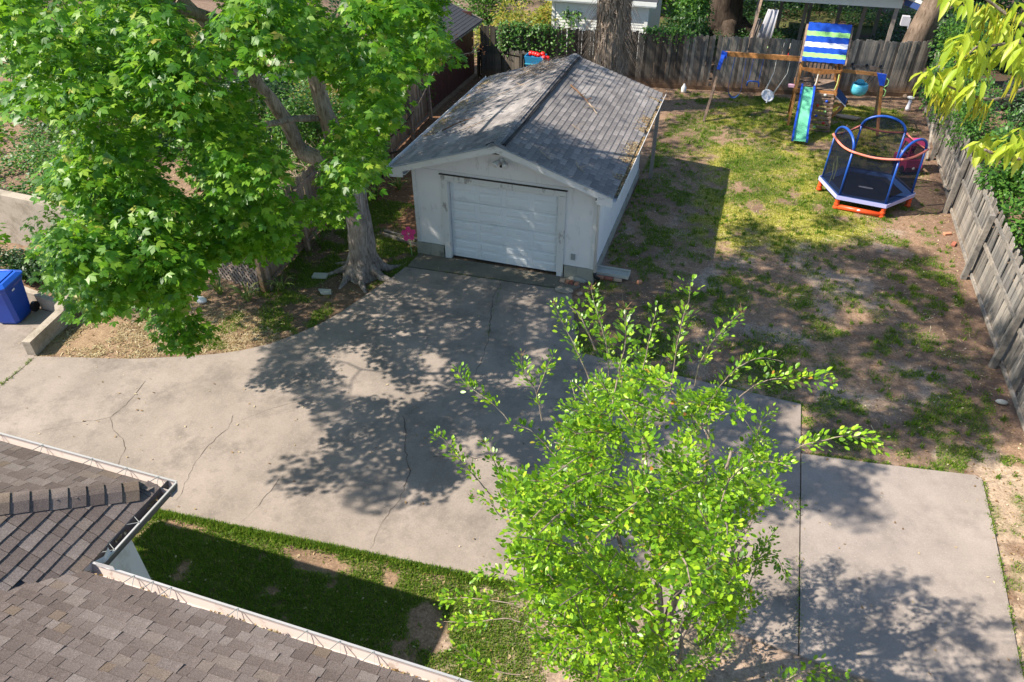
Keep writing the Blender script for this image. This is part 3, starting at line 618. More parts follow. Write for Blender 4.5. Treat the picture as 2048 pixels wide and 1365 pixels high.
# dark louvre under the peak
part('peak_gap', MB().prism3([(XM - .36, -.004, 2.93), (XM + .36, -.004, 2.93), (XM, -.004, 3.13)], (0, .004, 0)), MATS['crack'], ga)
hyp = math.hypot(XM + OE, ZR - ZE)
rest = shingle_plane(ga, (W + OE, -OF - .02, ZE), (0, 1, 0), (-cs, 0, math.sin(slp)), RL + OF + .04, hyp, lambda u, v: v < hyp - .08, .142, [.305], .013, MATS['garage_shingle'], .15, 300, .003)
part('shingles', rest, MATS['garage_shingle'], ga, kind='stuff')
rest = shingle_plane(ga, (-OE, -OF - .02, ZE), (0, 1, 0), (cs, 0, math.sin(slp)), RL + OF + .04, hyp, lambda u, v: v < hyp - .08, .142, [.305], .006, MATS['garage_shingle'], .15, 0, .003)
part('shingles', rest, MATS['garage_shingle'], ga, kind='stuff')
y = -OF - .02
while y < RL - .02:
    jx = random.uniform(-.006, .006); y1 = y + .205
    zz = ZR + .012; poly = [(XM - .17 + jx, y, zz - .17 * SL), (XM - .05 + jx, y, zz + .002), (XM + jx, y, zz + .016), (XM + .05 + jx, y, zz + .002), (XM + .17 + jx, y, zz - .17 * SL), (XM + .17 + jx, y, zz - .17 * SL - .01), (XM + jx, y, zz - .002), (XM - .17 + jx, y, zz - .17 * SL - .01)]
    vs = [Vector(p) + Vector((0, 0, .006)) for p in poly] + [Vector(p) + Vector((0, .235, -.003)) for p in poly]
    part('ridge_shingle', MB().add(vs, [(0, 1, 9, 8), (1, 2, 10, 9), (2, 3, 11, 10), (3, 4, 12, 11), (0, 7, 6, 5, 4, 3, 2, 1), (4, 5, 13, 12), (7, 0, 8, 15)]), MATS['garage_shingle'], ga); y = y1
for dx in (.16, .20):
    pts = [(XM + dx - (.02 if k == 0 else 0) + random.uniform(-.005, .005), -OF + .1 + k * (RL + OF - .2) / 14, ZR - dx * SL + .05 + .012 * math.sin(k * 1.7)) for k in range(15)]
    part('cable', MB().tube(pts, .019, 6), MATS['black_cable'], ga)
part('cable', MB().tube([(XM + .16, -OF + .1, ZR - .01), (XM - .14, -OF + .16, ZR + .0), (XM - .26, -OF + .06, ZR - .05)], .010, 6), MATS['black_cable'], ga)
def trough(p, q, out_, w_=.12, h_=.11, th=.004, zt=0):
    """open gutter from p to q; p,q at the roof edge, out_ points away from the roof"""
    p = Vector(p); q = Vector(q); o = Vector(out_).normalized(); m_ = MB(); prof = [(0, 0), (0, -h_), (w_ * .75, -h_), (w_, -h_ * .35), (w_, 0), (w_ + .008, 0.004)]
    prof2 = [(x - (th if x > w_ / 2 else -th), z + th) for x, z in prof[:-1]]
    pr = prof + [(w_ - th, .004)] + [(w_ - th, -h_ * .35), (w_ * .75 - th, -h_ + th), (th, -h_ + th), (th, 0)]
    m_.prism3([p + o * x + Vector((0, 0, z + zt)) for x, z in pr], q - p)
    return m_
part('gutter', trough((W + OE - .02, -OF, ZE + .0), (W + OE - .02, RL, ZE + .0), (1, 0, 0), .12, .10), MATS['fascia_paint'], ga)
part('gutter', trough((-OE + .02, -OF, ZE), (-OE + .02, RL, ZE), (-1, 0, 0), .12, .10), MATS['fascia_paint'], ga)
n_ = 5200; lx = RNG.uniform(W + OE - .02, W + OE + .09, n_); ly = RNG.uniform(-.2, RL - .05, n_); ly = ly[fbm(ly * 0, ly, .5, 3) > .36]; lx = lx[:len(ly)]
P_ = np.stack([lx, ly, ZE - .035 + .03 * RNG.random(len(ly)) - .0 * lx], 1)
part('gutter_debris', scatter_mesh('gutter_debris', [(-.5, -.22, 0), (.1, -.3, .1), (.6, 0, 0), (.1, .3, .12)], [(0, 1, 2, 3)], P_, frames(len(P_), .5), RNG.uniform(.02, .06, len(P_)), MATS['litter']), None, ga, kind='stuff')
n_ = 2600; k_ = np.abs(RNG.normal(0, .13, n_)); ly = RNG.uniform(.5, RL - .05, n_)
P_ = np.stack([W + OE - k_, ly, ZE + k_ * SL + .022], 1); P_ = P_[fbm(P_[:, 0], P_[:, 1], .6, 5) > .5]
k_ = np.abs(RNG.normal(0, .22, n_)); ly = RNG.uniform(1.5, RL - .05, n_); Q_ = np.stack([-OE + k_, ly, ZE + k_ * SL + .022], 1); Q_ = Q_[fbm(Q_[:, 0], Q_[:, 1], .8, 8) > .48]
P_ = np.concatenate([P_, Q_]); part('roof_debris', scatter_mesh('roof_debris', [(-.5, -.18, 0), (.1, -.2, .06), (.6, 0, 0), (.1, .2, .06)], [(0, 1, 2, 3)], P_, frames(len(P_), .3), RNG.uniform(.02, .07, len(P_)), MATS['litter']), None, ga, kind='stuff')
part('downspout', MB().tube([(W + .10, -.30, ZE - .08), (W + .10, -.24, ZE - .22), (W + .05, -.03, ZE - .42), (W + .05, -.03, .30)], .036, 8), MATS['white_siding'], ga, True)
part('downspout_elbow', MB().tube([(W + .05, -.03, .30), (W + .06, -.02, .17), (W + .16, .02, .10)], .045, 8), MATS['black_plastic'], ga, True)
fl = part('floodlight', MB().lathe((2.26, -.005, 2.80), [(.075, 0), (.075, .035)], 14, (0, -1, 0)), MATS['white_plastic'], ga, True)
for s_ in (-1, 1):
    c0 = Vector((2.26 + s_ * .08, -.07, 2.80)); ax = Vector((s_ * .35, -.75, -.5)).normalized()
    part('lamp_head', MB().lathe(c0, [(.02, -.03), (.04, 0), (.062, .05), (.070, .11), (.070, .125), (.05, .128)], 14, ax), MATS['white_plastic'], fl, True)
part('motion_sensor', MB().ball((2.26, -.085, 2.70), .032, 8), MATS['black_plastic'], fl, True)
part('outlet_box', MB().box((4.02, -.02, .62), (.10, .04, .15)).box((4.02, -.044, .62), (.06, .012, .11)), MATS['grey_box'], ga)

# things lying at the garage
def splash():
    t_ = thing('splash_block', 'long grey concrete downspout trough resting on bricks by the garage corner', 'trough', (4.9, .42, 0), .03)
    m_ = MB(); L = .84; x0, x1, y0, y1 = 4.50, 5.34, .27, .60
    m_.box(((x0 + x1) / 2, (y0 + y1) / 2, .075), (L, .33, .03)); m_.box(((x0 + x1) / 2, y0 + .02, .115), (L, .035, .05)); m_.box(((x0 + x1) / 2, y1 - .02, .115), (L, .035, .05)); m_.box((x1 - .02, (y0 + y1) / 2, .105), (.035, .26, .03))
    part('basin', m_, MATS['pale_stone'], t_)
splash()
def brick(x, y, z, rz, mat, label, grp=None, d=(.2, .095, .06)):
    b_ = MB().box((0, 0, 0), d); o = solo('brick', b_, MATS[mat], label, 'brick', grp); o.location = (x, y, z); o.rotation_euler = (random.uniform(-.03, .03), 0, rz)
    bv = o.modifiers.new('bevel', 'BEVEL'); bv.width = .008; bv.segments = 2
g1 = 'bricks under the trough'; g2 = 'bricks by the door post'
brick(4.66, .20, .045, .05, 'brick_orange', 'orange brick under the trough, nearest the garage corner', g1)
brick(4.88, .205, .05, .02, 'brick_red', 'dark red brick in the middle of the three under the trough', g1)
brick(5.10, .215, .045, .04, 'brick_tan', 'pale tan brick under the outer end of the trough', g1)
brick(3.84, -.24, .05, .1, 'brick_tan', 'worn tan brick touching the right door post', g2, (.12, .1, .09))
brick(3.97, -.26, .04, 1.5, 'brick_orange', 'orange brick second from the right door post', g2, (.13, .08, .07))
brick(4.07, -.25, .045, 1.55, 'brick_red', 'red brick third from the right door post', g2, (.13, .08, .08))
brick(4.20, -.27, .035, 1.4, 'brick_orange', 'orange broken brick at the end of the row, farthest from the door post', g2, (.12, .09, .07))
brick(5.62, .30, .03, .7, 'brick_orange', 'orange broken brick lying alone in the grass beyond the trough', None, (.11, .09, .07))
brick(4.36, -.62, .02, .9, 'brick_tan', 'half-buried tan brick beside the round grey stone', None, (.13, .08, .05))
brick(13.0, 5.15, .03, .5, 'brick_orange', 'orange brick lying at the foot of the right fence, farther one', None)
brick(13.08, 4.6, .03, 1.2, 'brick_red', 'reddish brick at the foot of the right fence near its middle post', None)
solo('stepping_stone', MB().lathe((3.98, -.62, .033), [(.22, 0), (.225, .03), (.20, .04)], 18, sx=1.0, sy=.55), MATS['wall_concrete'], 'round flat grey stone on the apron edge below the row of bricks', 'stone', smooth=False)
m = MB(); m.bar((-1.25, .55, .04), (-.05, .28, .04), .09, .05); m.bar((-1.35, .75, .03), (-.25, .55, .03), .08, .05); solo('lumber', m, MATS['post_grey'], 'grey weathered boards lying by the left corner of the garage', 'boards')
solo('paving_stone', MB().box((-1.86, -1.78, .03), (.36, .2, .05), .25), MATS['pale_stone'], 'pale rectangular paving stone nearer the maple trunk', 'stone')
solo('paving_stone', MB().prism3([(-1.58, -2.35, .015), (-1.28, -2.28, .015), (-1.2, -2.42, .015), (-1.42, -2.5, .015)], (0, 0, .05)), MATS['pale_stone'], 'pale broken paving stone nearer the driveway curve', 'stone')
solo('white_rock', MB().ball((-3.94, -3.6, .06), .13, 7, 1.2, .8, .6), MATS['white_plastic'], 'small white garden rock under the low maple branch', 'rock', smooth=True)
solo('white_rock', MB().ball((-4.15, -3.5, .1), .08, 7, 1, .8, 1.3), MATS['white_plastic'], 'small upright white ornament beside the white rock', 'ornament', smooth=True)
pw = thing('pinwheel', 'bright pink flower pinwheel on a stick at the left garage corner', 'pinwheel', (-.14, -.16, 0))
part('stick', MB().tube([(-.14, -.16, 0), (-.16, -.18, .60)], .008, 6), MATS['hold_green'], pw)
cc = Vector((-.16, -.20, .64)); nrm = (CAM_LOC - cc); nrm.z *= .8; nrm.normalize(); uu = nrm.cross(Vector((0, 0, 1))).normalized(); vv = uu.cross(nrm)
for k in range(5):
    a = 2 * math.pi * k / 5 + .3; d_ = uu * math.cos(a) + vv * math.sin(a); e_ = -uu * math.sin(a) + vv * math.cos(a)
    P = [cc + d_ * .02, cc + d_ * .09 + e_ * .075 + nrm * .03, cc + d_ * .17 + e_ * .05 + nrm * .01, cc + d_ * .185 + nrm * .02, cc + d_ * .17 - e_ * .05 + nrm * .03, cc + d_ * .09 - e_ * .07 + nrm * .0]
    part('petal', MB().prism3(P, -nrm * .006), MATS['pink_petal'], pw)
part('hub', MB().ball(cc + nrm * .02, .022, 8), MATS['light_pink'], pw, True)
# wood post at the back right of the garage
solo('wooden_post', MB().box((W + OE - .02, 6.3, 1.1), (.1, .1, 2.2)), MATS['post_grey'], 'weathered wooden post standing at the back right eave of the garage', 'post')
# fallen sticks on the roof
def stick(pts, r, label, mat='dry_stick', grp='fallen sticks on the garage roof'):
    m_ = MB(); P = []
    for x, y in pts: P.append(Vector((x, y, rz_(x) + .03 + r)))
    Q = [];
    for a, b in zip(P, P[1:]):
        for i in range(4): q_ = a.lerp(b, i / 4); Q.append(q_ + Vector((random.uniform(-.012, .012), random.uniform(-.012, .012), random.uniform(0, .015))))
    Q.append(P[-1]); m_.tube(Q, [r * (1 - .65 * i / len(Q)) for i in range(len(Q))], 5)
    for j in range(2):
        q_ = Q[int(len(Q) * random.uniform(.3, .8))]; m_.tube([q_, q_ + Vector((random.uniform(-.2, .2), random.uniform(-.15, .2), .02)), q_ + Vector((random.uniform(-.3, .3), random.uniform(-.25, .3), .01))], [r * .5, r * .4, r * .2], 4)
    solo('fallen_stick', m_, MATS[mat], label, 'stick', grp)
stick([(.15, 1.55), (.45, 1.95), (.85, 2.1)], .022, 'thick brown stick near the left eave of the garage roof', 'dry_stick_dark')
stick([(.75, 1.2), (1.1, 1.45), (1.35, 1.9)], .012, 'thin tan stick below the middle of the left roof slope')
stick([(.3, 3.6), (.9, 3.9), (1.5, 4.5), (1.75, 4.9)], .014, 'long pale stick high on the left roof slope')
stick([(2.75, 4.3), (3.1, 4.0), (3.5, 3.6)], .028, 'dark forked stick at the top of the right roof slope', 'dry_stick_dark')
stick([(3.4, 3.7), (3.7, 3.35)], .018, 'orange-tan piece of bark lying below the dark forked stick')
stick([(3.35, 2.1), (3.6, 2.0)], .008, 'tiny pale stick in the middle of the right roof slope')
stick([(3.9, .35), (4.0, .15), (4.15, .1)], .012, 'small stick near the front of the shaded right slope')
stick([(3.1, .15), (3.4, -.05)], .009, 'thin stick in the shaded lower front of the right slope')
stick([(.9, 5.4), (1.2, 5.85), (1.05, 6.35)], .02, 'bleached branch at the back of the left slope')
stick([(1.15, 4.7), (1.6, 5.5), (1.9, 6.3)], .012, 'straight bleached twig leaning up to the ridge at the back')
m = MB()
for k in range(90):
    x = random.gauss(1.25, .42); y = random.gauss(5.85, .42)
    if y > 6.6: continue
    a = random.uniform(-.5, .9); L = random.uniform(.2, .6); pts = []
    for i in range(5): xx = x + math.cos(a) * L * i / 4 + random.uniform(-.02, .02); yy = y + math.sin(a) * L * i / 4; pts.append((xx, min(yy, 6.65), rz_(min(max(xx, -.39), 4.9)) + .03 + random.uniform(0, .1)))
    m.tube(pts, [.009, .008, .007, .005, .003], 4)
solo('brush_heap', m, MATS['twig_bark'], 'heap of fine bare twigs on the back left of the garage roof', 'twigs')
m = MB()
for k in range(26):
    y = random.uniform(2.6, 6.2); x = random.uniform(-.3, .25); a = random.gauss(1.3, .4); L = random.uniform(.3, .7); pts = []
    for i in range(4): xx = x + math.cos(a) * L * i / 3; yy = y + math.sin(a) * L * i / 3; pts.append((xx, min(yy, 6.6), rz_(max(xx, -.39)) + .03 + random.uniform(0, .04)))
    m.tube(pts, [.010, .009, .007, .004], 4)
solo('brush_heap', m, MATS['dry_stick'], 'line of dry tan twigs caught along the left eave of the garage roof', 'twigs')

# ------------------------------------------------------------------ the near house
HZ = 3.12; HX, HY, IY = 1.80, -10.52, -11.72          # outer corner of the wing, inner corner
TWG, TMN = .50, .38
WX0 = -3.3
ho = thing('house', 'near house with brown-grey architectural shingles and open white gutters, cut by the lower left corner', 'house', (0, -13, 0))
hs = MATS['house_shingle']; GW = .13
ex_, ny_ = HX - GW, HY - GW            # roof edges inside the gutters
iy_ = IY - GW
# decks
def ndeck(poly): return MB().add(poly, [tuple(range(len(poly)))])
S1 = 2.4
dk = [(ex_, ny_, HZ), (WX0, ny_, HZ), (WX0, ny_ - 2.5, HZ + 2.5 * TWG), (ex_ - 2.5, ny_ - 2.5, HZ + 2.5 * TWG)]
part('roof_deck', ndeck([Vector(p) - Vector((0, 0, .004)) for p in dk]), MATS['dark_roof'], ho)
dk = [(ex_, ny_, HZ), (ex_ - 2.5, ny_ - 2.5, HZ + 2.5 * TWG), (ex_ - 3.2, iy_ - 4.2, HZ + 3.2 * TWG), (ex_, iy_, HZ)]
part('roof_deck', ndeck([Vector(p) - Vector((0, 0, .004)) for p in dk]), MATS['dark_roof'], ho)
dk = [(ex_, iy_, HZ), (ex_ - 6, iy_ - 6 * TWG / TMN, HZ + 6 * TWG), (9, iy_ - 6 * TWG / TMN, HZ + 6 * TWG), (9, iy_, HZ)]
dk = [(ex_, iy_, HZ), (ex_ - 3.0, iy_ - 3.0 * TWG / TMN, HZ + 3.0 * TWG), (9, iy_ - 3.0 * TWG / TMN, HZ + 3.0 * TWG), (9, iy_, HZ)]
part('roof_deck', ndeck([Vector(p) - Vector((0, 0, .004)) for p in dk]), MATS['dark_roof'], ho)
cw = math.sqrt(1 + TWG ** 2); cm = math.sqrt(1 + TMN ** 2)
wd = [.13, .155, .19, .225, .27, .10]
# east plane of the wing: u from the outer corner towards -y, v up towards -x
def in_e(u, v):
    s_ = v / cw; y = ny_ - u
    hip = (ny_ - s_); val = (iy_ - s_ * TWG / TMN)
    return val - .12 < y < hip - .07 and s_ < 2.6
rest = shingle_plane(ho, (ex_ + .01, ny_, HZ), (0, -1, 0), (-1 / cw, 0, TWG / cw), 8, 2.8, in_e, .135, wd, .014, hs, None, 130, .006)
if rest.v: part('shingles', rest, hs, ho, kind='stuff')
# north plane of the wing
def in_n(u, v):
    s_ = v / cw; x = ex_ - u; return x < ex_ - s_ - .07 and x > WX0 and s_ < 2.2
rest = shingle_plane(ho, (ex_, ny_ + .01, HZ), (-1, 0, 0), (0, -1 / cw, TWG / cw), 5.2, 2.4, in_n, .135, wd, .012, hs, None, 70, .006)
if rest.v: part('shingles', rest, hs, ho, kind='stuff')
# main plane
def in_m(u, v):
    s_ = v / cm; x = ex_ - 4.0 + u; zrise = s_ * TMN; return x > ex_ - zrise / TWG - .10 and s_ < 3.6
rest = shingle_plane(ho, (ex_ - 4.0, iy_ + .01, HZ), (1, 0, 0), (0, -1 / cm, TMN / cm), 11, 4.0, in_m, .112, wd, .011, hs, None, 300, .006)
if rest.v: part('shingles', rest, hs, ho, kind='stuff')
# hip caps
hd = Vector((-1, -1, TWG)).normalized(); side = Vector((1, -1, 0)).normalized(); k = 0; s_ = .22
while s_ < 3.1:
    c0 = Vector((ex_, ny_, HZ)) + hd * s_; c1 = c0 + hd * .205; upv = hd.cross(side).normalized(); upv = upv if upv.z > 0 else -upv
    def sec(c, lift): return [c - side * .165 + upv * (-.062 + lift), c - side * .07 + upv * (.014 + lift), c + upv * (.026 + lift), c + side * .07 + upv * (.014 + lift), c + side * .165 + upv * (-.062 + lift)]
    A_ = sec(c0, .042) ; B_ = sec(c1, .024); A2 = sec(c0, .012); vs = A_ + B_ + A2
    part('hip_shingle', MB().add(vs, [(0, 1, 6, 5), (1, 2, 7, 6), (2, 3, 8, 7), (3, 4, 9, 8), (10, 11, 1, 0), (11, 12, 2, 1), (12, 13, 3, 2), (13, 14, 4, 3)]), hs, ho); s_ += .172
# gutters
gi = MATS['gutter_inside']
def gutter(p, q, o, straps, mat=gi, w_=GW):
    g_ = part('gutter', trough(p, q, o, w_, .12, .004, .0), mat, ho)
    p = Vector(p); q = Vector(q); o = Vector(o).normalized(); d_ = (q - p).normalized()
    lip = MB().bar(p + o * w_ + Vector((0, 0, .006)), q + o * w_ + Vector((0, 0, .006)), .022, .014, (1, 0, 0) if abs(o.x) > .5 else (0, 1, 0)); part('gutter_lip', lip, MATS['metal_strap'], g_)
    for t_ in straps:
        c = p + d_ * t_
        for dd in (-.07, .09):
            part('gutter_strap', MB().bar(c + d_ * dd + o * -.02 + Vector((0, 0, .012)), c + o * w_ + Vector((0, 0, .016)), .009, .005, (0, 0, 1)), MATS['grey_box'], g_)
gutter((WX0, ny_, HZ - .01), (HX - .002, ny_, HZ - .01), (0, 1, 0), [2.45, 3.15, 3.9, 4.4, 4.85])
gutter((ex_, HY - .004, HZ - .012), (ex_, IY + .02, HZ - .012), (1, 0, 0), [.62, 1.0], MATS['gutter_dark'])
gutter((ex_ + .0, iy_, HZ - .01), (9, iy_, HZ - .01), (0, 1, 0), [.55, .78, 1.0, 1.78, 2.55, 2.9, 3.25, 4.1, 4.6])
m = MB(); m.tube([(HX - .02, IY + .16, HZ - .0), (HX + .02, IY + .07, HZ + .01), (HX - .02, IY - .01, HZ + .01), (HX + .1, IY - .01, HZ - .0), (HX + .18, IY + .0, HZ + .0)], .008, 5)
m.add([(HX - .03, IY + .17, HZ), (HX + .02, IY + .06, HZ), (HX - .03, IY - .02, HZ), (HX + .19, IY - .01, HZ), (HX - .03, IY + .17, HZ + .07), (HX + .02, IY + .06, HZ + .08), (HX - .03, IY - .02, HZ + .075), (HX + .19, IY - .01, HZ + .07)], [(0, 1, 5, 4), (1, 2, 6, 5), (2, 3, 7, 6)])
part('splash_guard', m, MATS['gutter_white'], ho)
# walls, soffits, fascia
wx, wy, ey = HX - .48, HY - .48, IY - .48
part('wing_wall', MB().box(((WX0 + .3 + wx) / 2, wy - .08, 1.5), (wx - WX0 - .3, .16, 3.0)), MATS['white_siding'], ho)
part('wing_wall', MB().box((wx - .08, (wy - .16 + ey) / 2, 1.5), (.16, wy - .16 - ey, 3.0)), MATS['white_siding'], ho)
part('main_wall', MB().box(((wx + 9) / 2, ey - .08, 1.5), (9 - wx, .16, 3.0)), MATS['white_siding'], ho)
part('wing_wall', MB().box((WX0 + .38, (wy - .16 - 14) / 2, 1.5), (.16, 14 + wy - .16, 3.0)), MATS['white_siding'], ho)
part('soffit', MB().box(((WX0 + ex_) / 2, (ny_ + wy) / 2, HZ - .13), (ex_ - WX0, ny_ - wy, .02)).box(((wx + ex_) / 2, (wy + iy_) / 2, HZ - .13), (ex_ - wx, wy - iy_, .02)).box(((wx + 9) / 2, (iy_ + ey) / 2 , HZ - .13), (9 - wx, iy_ - ey, .02)), MATS['gutter_white'], ho)
part('fascia', MB().box(((WX0 + ex_) / 2, ny_ - .008, HZ - .065), (ex_ - WX0, .016, .13)).box((ex_ - .008, (ny_ + iy_) / 2, HZ - .065), (.016, ny_ - iy_ - .04, .13)).box(((ex_ + 9) / 2, iy_ - .008, HZ - .065), (9 - ex_, .016, .13)), MATS['gutter_white'], ho)
part('downspout', MB().tube([(HX - .06, IY + .05, HZ - .12), (wx + .09, ey + .35, HZ - .5), (wx + .07, ey + .3, .1)], .04, 8), MATS['gutter_dark'], ho, True)
# leaves and grit in the gutters and valley
n_ = 420; P_ = np.concatenate([np.stack([RNG.uniform(1.8, 6, n_), RNG.uniform(iy_ + .01, iy_ + .05, n_), np.full(n_, HZ - .03)], 1), np.stack([RNG.uniform(ex_ + .01, ex_ + .06, 160), RNG.uniform(iy_, ny_, 160), np.full(160, HZ - .04)], 1)])
P_ = P_[fbm(P_[:, 0], P_[:, 1], .3, 44) > .5]
part('gutter_debris', scatter_mesh('gutter_debris', [(-.5, -.22, 0), (.1, -.3, .1), (.6, 0, 0), (.1, .3, .12)], [(0, 1, 2, 3)], P_, frames(len(P_), .6), RNG.uniform(.02, .05, len(P_)), MATS['litter']), None, ho, kind='stuff')

# ------------------------------------------------------------------ fences
def plank_mesh(w_, h_, th=.018, ear=True, jag=0):
    a = w_ / 2; c = .028 if ear else 0; j = random.uniform(-jag, jag)
    poly = [(-a, 0, 0), (a, 0, 0), (a, 0, h_ - c), (a - c, 0, h_ + j), (-a + c, 0, h_ + j * .5), (-a, 0, h_ - c)]
    return MB().prism3([(x, -th / 2, z) for x, y, z in poly], (0, th, 0))
def fence(name, label, p0, p1, h, mat, pw=.14, gap=.006, skip=(), rail_side=1, rails=(.35, 1.45), posts=2.4, postw=.1, tilt=.006, missing=(), rail_mat='rail_grey', hvar=.03, post_at=None, z0=.02):
    p0 = Vector((*p0, 0)); p1 = Vector((*p1, 0)); d = p1 - p0; L = d.length; d.normalize(); nrm_ = Vector((-d.y, d.x, 0)) * rail_side
    t_ = thing(name, label, 'fence', p0); ang = math.atan2(d.y, d.x)
    meshes = [plank_mesh(pw - gap + random.uniform(-.003, .008), h + random.uniform(-hvar, hvar), jag=.012).mesh('plank', MATS[mat]) for _ in range(10)]
    u = 0; k = 0
    while u < L:
        if k not in missing:
            c = p0 + d * (u + pw / 2) + nrm_ * random.uniform(-.004, .004)
            R = Matrix.Rotation(ang + random.gauss(0, .02), 4, 'Z') @ Matrix.Rotation(random.gauss(0, tilt), 4, 'Y') @ Matrix.Rotation(random.gauss(0, .008), 4, 'X')
            R.translation = c + Vector((0, 0, z0 + random.uniform(-.02, .02))); place('plank', random.choice(meshes), t_, None, R)
        u += pw; k += 1
    for z in rails:
        u = 0
        while u < L:
            u1 = min(u + posts, L); a = p0 + d * u + nrm_ * .035 + Vector((0, 0, z + random.uniform(-.02, .02))); b = p0 + d * u1 + nrm_ * .035 + Vector((0, 0, z + random.uniform(-.03, .02)))
            part('rail', MB().bar(a, b, .085, .038), MATS[rail_mat], t_); u = u1
    u = 0; 
    for u in (post_at if post_at is not None else np.arange(0, L + .1, posts)):
        c = p0 + d * min(u, L) + nrm_ * (.035 + .02 + postw / 2)
        part('post', MB().bar(c - Vector((0, 0, .1)) + nrm_ * .05, c + Vector((0, 0, h - random.uniform(.02, .2))), postw, postw, nrm_), MATS[rail_mat], t_)
    return t_
# back fence: pickets towards the yard, so its rails are behind; dark on the left, greyer on the right
B0, B1, B2, B3 = (-3.3, 13.95), (.6, 14.55), (4.65, 15.0), (8.81, 15.62)
B4 = (13.35, 16.78)
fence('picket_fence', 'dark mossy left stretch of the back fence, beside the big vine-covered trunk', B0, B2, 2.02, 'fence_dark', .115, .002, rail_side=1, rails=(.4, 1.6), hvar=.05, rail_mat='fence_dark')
fence('picket_fence', 'grey middle stretch of the back fence behind the swing beam', (B2[0] + .03, B2[1] + .01), B3, 2.0, 'fence_wood', .115, .002, rails=(.4, 1.6), hvar=.045, missing=(9,), rail_mat='fence_dark')
fence('picket_fence', 'grey right stretch of the back fence behind the play tower and trampoline', (B3[0] + .03, B3[1] + .01), B4, 2.0, 'fence_wood', .115, .002, rails=(.4, 1.6), hvar=.04, rail_mat='fence_dark')
for p, q, lb in ((B0, B2, 'dark plank laid along the foot of the left back fence'), (B2, B3, 'rotting plank laid along the foot of the middle back fence'), (B3, B4, 'rotting plank laid along the foot of the right back fence')):
    a = Vector((*p, .07)); b = Vector((*q, .07)); nn = Vector(((b - a).y, -(b - a).x, 0)).normalized() * .04
    solo('kick_board', MB().bar(a + nn, b + nn, .15, .03), MATS['fence_dark'], lb, 'board')
fence('picket_fence', 'short low dark fence between the red shed and the back fence corner', (-3.5, 14.35), (-1.4, 13.75), 1.2, 'fence_dark', .12, .006, rails=(1.1,), rail_side=-1, posts=2.1, rail_mat='fence_dark')
# right fence: rails and leaning posts on the yard side, in bays between the posts
RF = [(13.62, 16.7), (13.38, 10.4), (13.28, 6.55), (13.22, 2.9), (13.24, -.66), (13.3, -4.3), (13.35, -9.0)]
RL_ = ['farthest bay of the grey right fence, by the back corner', 'bay of the right fence behind the pink toy car', 'bay of the right fence nearest the trampoline', 'bay of the right fence just before the leaning middle post', 'bay of the right fence with the missing broken planks', 'nearest bay of the right fence, cut by the frame']
for i in range(6):
    a, b = RF[i], RF[i + 1]
    t_ = fence('plank_fence', RL_[i], a, b, 1.78, 'fence_grey', .142, .012, rail_side=-1, rails=(.14, .98) if i < 5 else (.14, .98), posts=9, postw=.115, tilt=.03, hvar=.06, post_at=[0] if i else [], missing=(7,) if i == 4 else (), rail_mat='rail_grey')
    dv = (Vector((*b, 0)) - Vector((*a, 0)))
    part('top_rail', MB().bar(Vector((*a, 1.62)) + Vector((-.03, 0, 0)), Vector((*b, 1.6)) + Vector((-.03, 0, 0)), .085, .038), MATS['rail_grey'], t_)
# left fence
fence('plank_fence', 'warm brown left fence behind the maple trunk', (-2.85, -2.66), (-3.25, 3.2), 1.8, 'fence_warm', .14, .006, rail_side=-1, rails=(.12, .95, 1.6), posts=1.95, tilt=.015, rail_mat='cedar_grey')
fence('plank_fence', 'tan stretch of the left fence past the left eave of the garage', (-3.26, 3.25), (-3.6, 8.9), 1.8, 'fence_warm', .14, .006, rail_side=-1, rails=(.12, .95, 1.6), posts=1.9, tilt=.012, rail_mat='cedar_grey')
# lattice screen
lt = thing('lattice_screen', 'low diagonal wooden lattice screen leaning by the end of the left fence', 'lattice', (-3.9, -2.6, 0))
La, Lb = Vector((-2.93, -2.80, .02)), Vector((-4.75, -2.45, .02)); ld = (Lb - La).normalized(); LL = (Lb - La).length; lh = .95; tiltv = Vector((-.05, -.22, 1)).normalized(); tiltv = Vector((0, .18, 1)).normalized()
for sgn in (-1, 1):
    for k in range(-12, 34):
        u0 = k * .135; pts = []
        # slat u = u0 + sgn*z within 0..LL
        za, zb = 0, lh; ua, ub = u0 + sgn * za, u0 + sgn * zb
        if sgn > 0: 
            if ua < 0: za = -u0; ua = 0
            if ub > LL: zb = LL - u0; ub = LL
        else:
            if ub < 0: zb = u0; ub = 0
            if ua > LL: za = u0 - LL; ua = LL
        if zb - za < .05: continue
        off = Vector((.1, -1, 0)) * (.006 * sgn)
        part('slat', MB().bar(La + ld * ua + tiltv * za + off, La + ld * ub + tiltv * zb + off, .046, .008, ld), MATS['lattice_wood'], lt)
part('frame', MB().bar(La, La + tiltv * lh, .05, .03, ld).bar(Lb, Lb + tiltv * lh, .05, .03, ld).bar(La + tiltv * lh, Lb + tiltv * lh, .05, .03), MATS['lattice_wood'], lt)
solo('fence_post', MB().box((-2.80, -2.74, .95), (.11, .11, 1.9)), MATS['fence_warm'], 'end post of the left fence beside the lattice', 'post')

